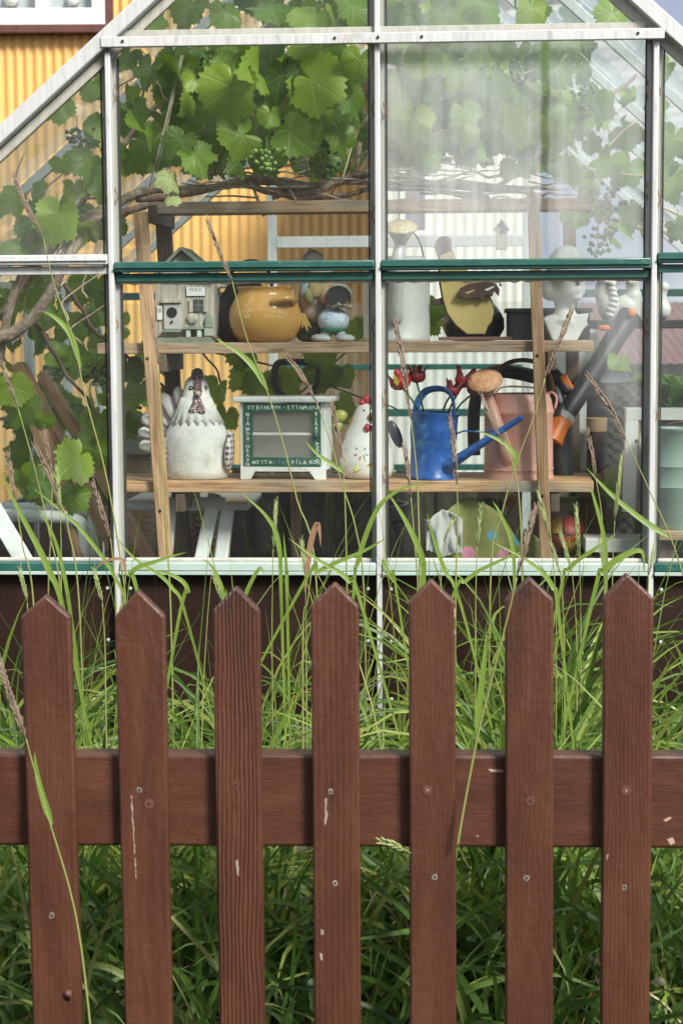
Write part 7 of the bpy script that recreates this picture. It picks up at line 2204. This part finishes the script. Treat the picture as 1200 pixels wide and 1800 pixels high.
# stalks that lean out over the fence
ff = lambda px, py: 2.84
stalk('dark eared grass stalk bending in front of the first picket', [(-5, 1150), (20, 1230), (46, 1300)], [(46, 1300), (58, 1345), (90, 1455), (120, 1555), (140, 1650), (158, 1800), (165, 1900)], 2.84, leaves=[([(92, 1450), (78, 1410), (66, 1365), (60, 1318)], 11)], group='stalks hanging over the fence', ear_w=1.1)
stalk('grass stalk with dark drooping ear crossing the sixth picket tip', [(942, 888), (925, 950), (908, 1015)], [(908, 1015), (893, 1080), (865, 1190), (840, 1290), (815, 1420), (803, 1490)], 2.855, leaves=[([(838, 1300), (842, 1240), (850, 1170), (855, 1105)], 11)], group='stalks hanging over the fence', ear_w=1.1, root=False)
stalk('small green grass ear poking out over the lower edge of the rail', [(668, 1480), (690, 1484), (714, 1496)], [(714, 1496), (730, 1510), (745, 1560)], 2.865, False, group='stalks hanging over the fence', ear_w=1.4, root=False, y_of=lambda px, py: 2.885 if px > 720 else 2.87)
# ---- broad single blades in front of the panes
def blade(pts, w_, Y, mat=GRASSM, label=None):
    P_ = [at(px, py, Y) for px, py in pts]
    base = P_[0]
    gz = GZ(Y)
    if base.z > gz + 0.08:      # carry the blade on down to the soil in its own direction
        dv = (P_[0] - P_[1]); dv.normalize()
        k_ = (base.z - gz)
        P_ = [Vector((base.x + dv.x / max(0.35, -dv.z) * k_ * 0.6, base.y, gz))] + P_
    b0 = P_[0]
    mb = MB()
    blade_mesh(mb, spline([p - b0 for p in P_], 26), w_ / 1000, Vector((0.1, -1, 0.3)), lambda q: min(1, q * 1.7 + 0.16) * (1 - q ** 3.5))
    o = mb.build('arching_grass', mat, None, smooth=True, loc=b0)
    tx = pts[-1][0]
    where = 'before the garden chair and planks' if tx < 200 else 'below the stoneware hen' if tx < 420 else 'below the small cabinet' if tx < 640 else 'before the olive spotted cloth' if tx < 950 else 'before the timber bench'
    return tag(o, label or 'broad green grass blade arching up ' + where, 'grass', 'broad grass blades before the lower panes', 'thing')
for pts, w_, Y in (([(495, 1075), (490, 960), (470, 910), (420, 862)], 11, 3.6), ([(620, 1060), (628, 990), (660, 900), (700, 862), (760, 845)], 11, 3.6), ([(745, 1060), (742, 985), (715, 920), (678, 860)], 15, 3.7), ([(520, 1050), (560, 1005), (640, 968), (680, 945)], 10, 3.5),
                   ([(640, 1080), (612, 1020), (560, 985), (505, 945)], 11, 3.5), ([(505, 1070), (503, 1000), (498, 935)], 9, 3.6), ([(1040, 1060), (1060, 1005), (1100, 975), (1128, 970), (1132, 1010)], 15, 3.6), ([(980, 1060), (1000, 1000), (1060, 955), (1085, 935)], 10, 3.65),
                   ([(1065, 1075), (1063, 960), (1045, 880), (1035, 855)], 10, 3.7), ([(120, 1110), (85, 1000), (40, 910), (0, 830)], 14, 3.6), ([(230, 1110), (205, 1020), (150, 940), (110, 900), (55, 855)], 9, 3.7), ([(130, 1120), (100, 960), (60, 880)], 9, 3.7), ([(905, 1060), (900, 960), (880, 905), (865, 880)], 10, 3.6), ([(700, 1060), (690, 1020), (672, 985), (690, 1000)], 8, 3.5),
                   ([(250, 1080), (230, 1010), (280, 985), (330, 970)], 11, 3.45), ([(310, 1110), (330, 1040), (300, 1010), (240, 1000)], 10, 3.4), ([(340, 1130), (300, 1030), (240, 985), (195, 935)], 8, 3.5), ([(780, 1090), (820, 1020), (880, 985), (930, 965)], 9, 3.5), ([(820, 1100), (780, 1000), (760, 940), (750, 900)], 9, 3.55), ([(985, 1110), (970, 1030), (925, 985), (860, 950)], 11, 3.5), ([(420, 1110), (430, 1050), (455, 1000), (465, 1010)], 9, 3.4), ([(400, 1100), (395, 1050), (375, 1000), (352, 980)], 9, 3.4)):
    blade(pts, w_, Y)
stalk('grass stalk with a reddened folded blade below the small cabinet', None, [(548, 1000), (540, 1060), (532, 1130)], 3.6, leaves=[([(536, 1040), (545, 960), (556, 922), (561, 930), (564, 962)], 12, REDM)], group='grass stalks with reddened blades')
stalk('grass stalk with a thin reddish arching blade beside the greenhouse post', None, [(222, 1000), (216, 1060), (210, 1130)], 3.55, leaves=[([(221, 1010), (215, 985), (190, 985), (160, 1005)], 7, REDM)], group='grass stalks with reddened blades')
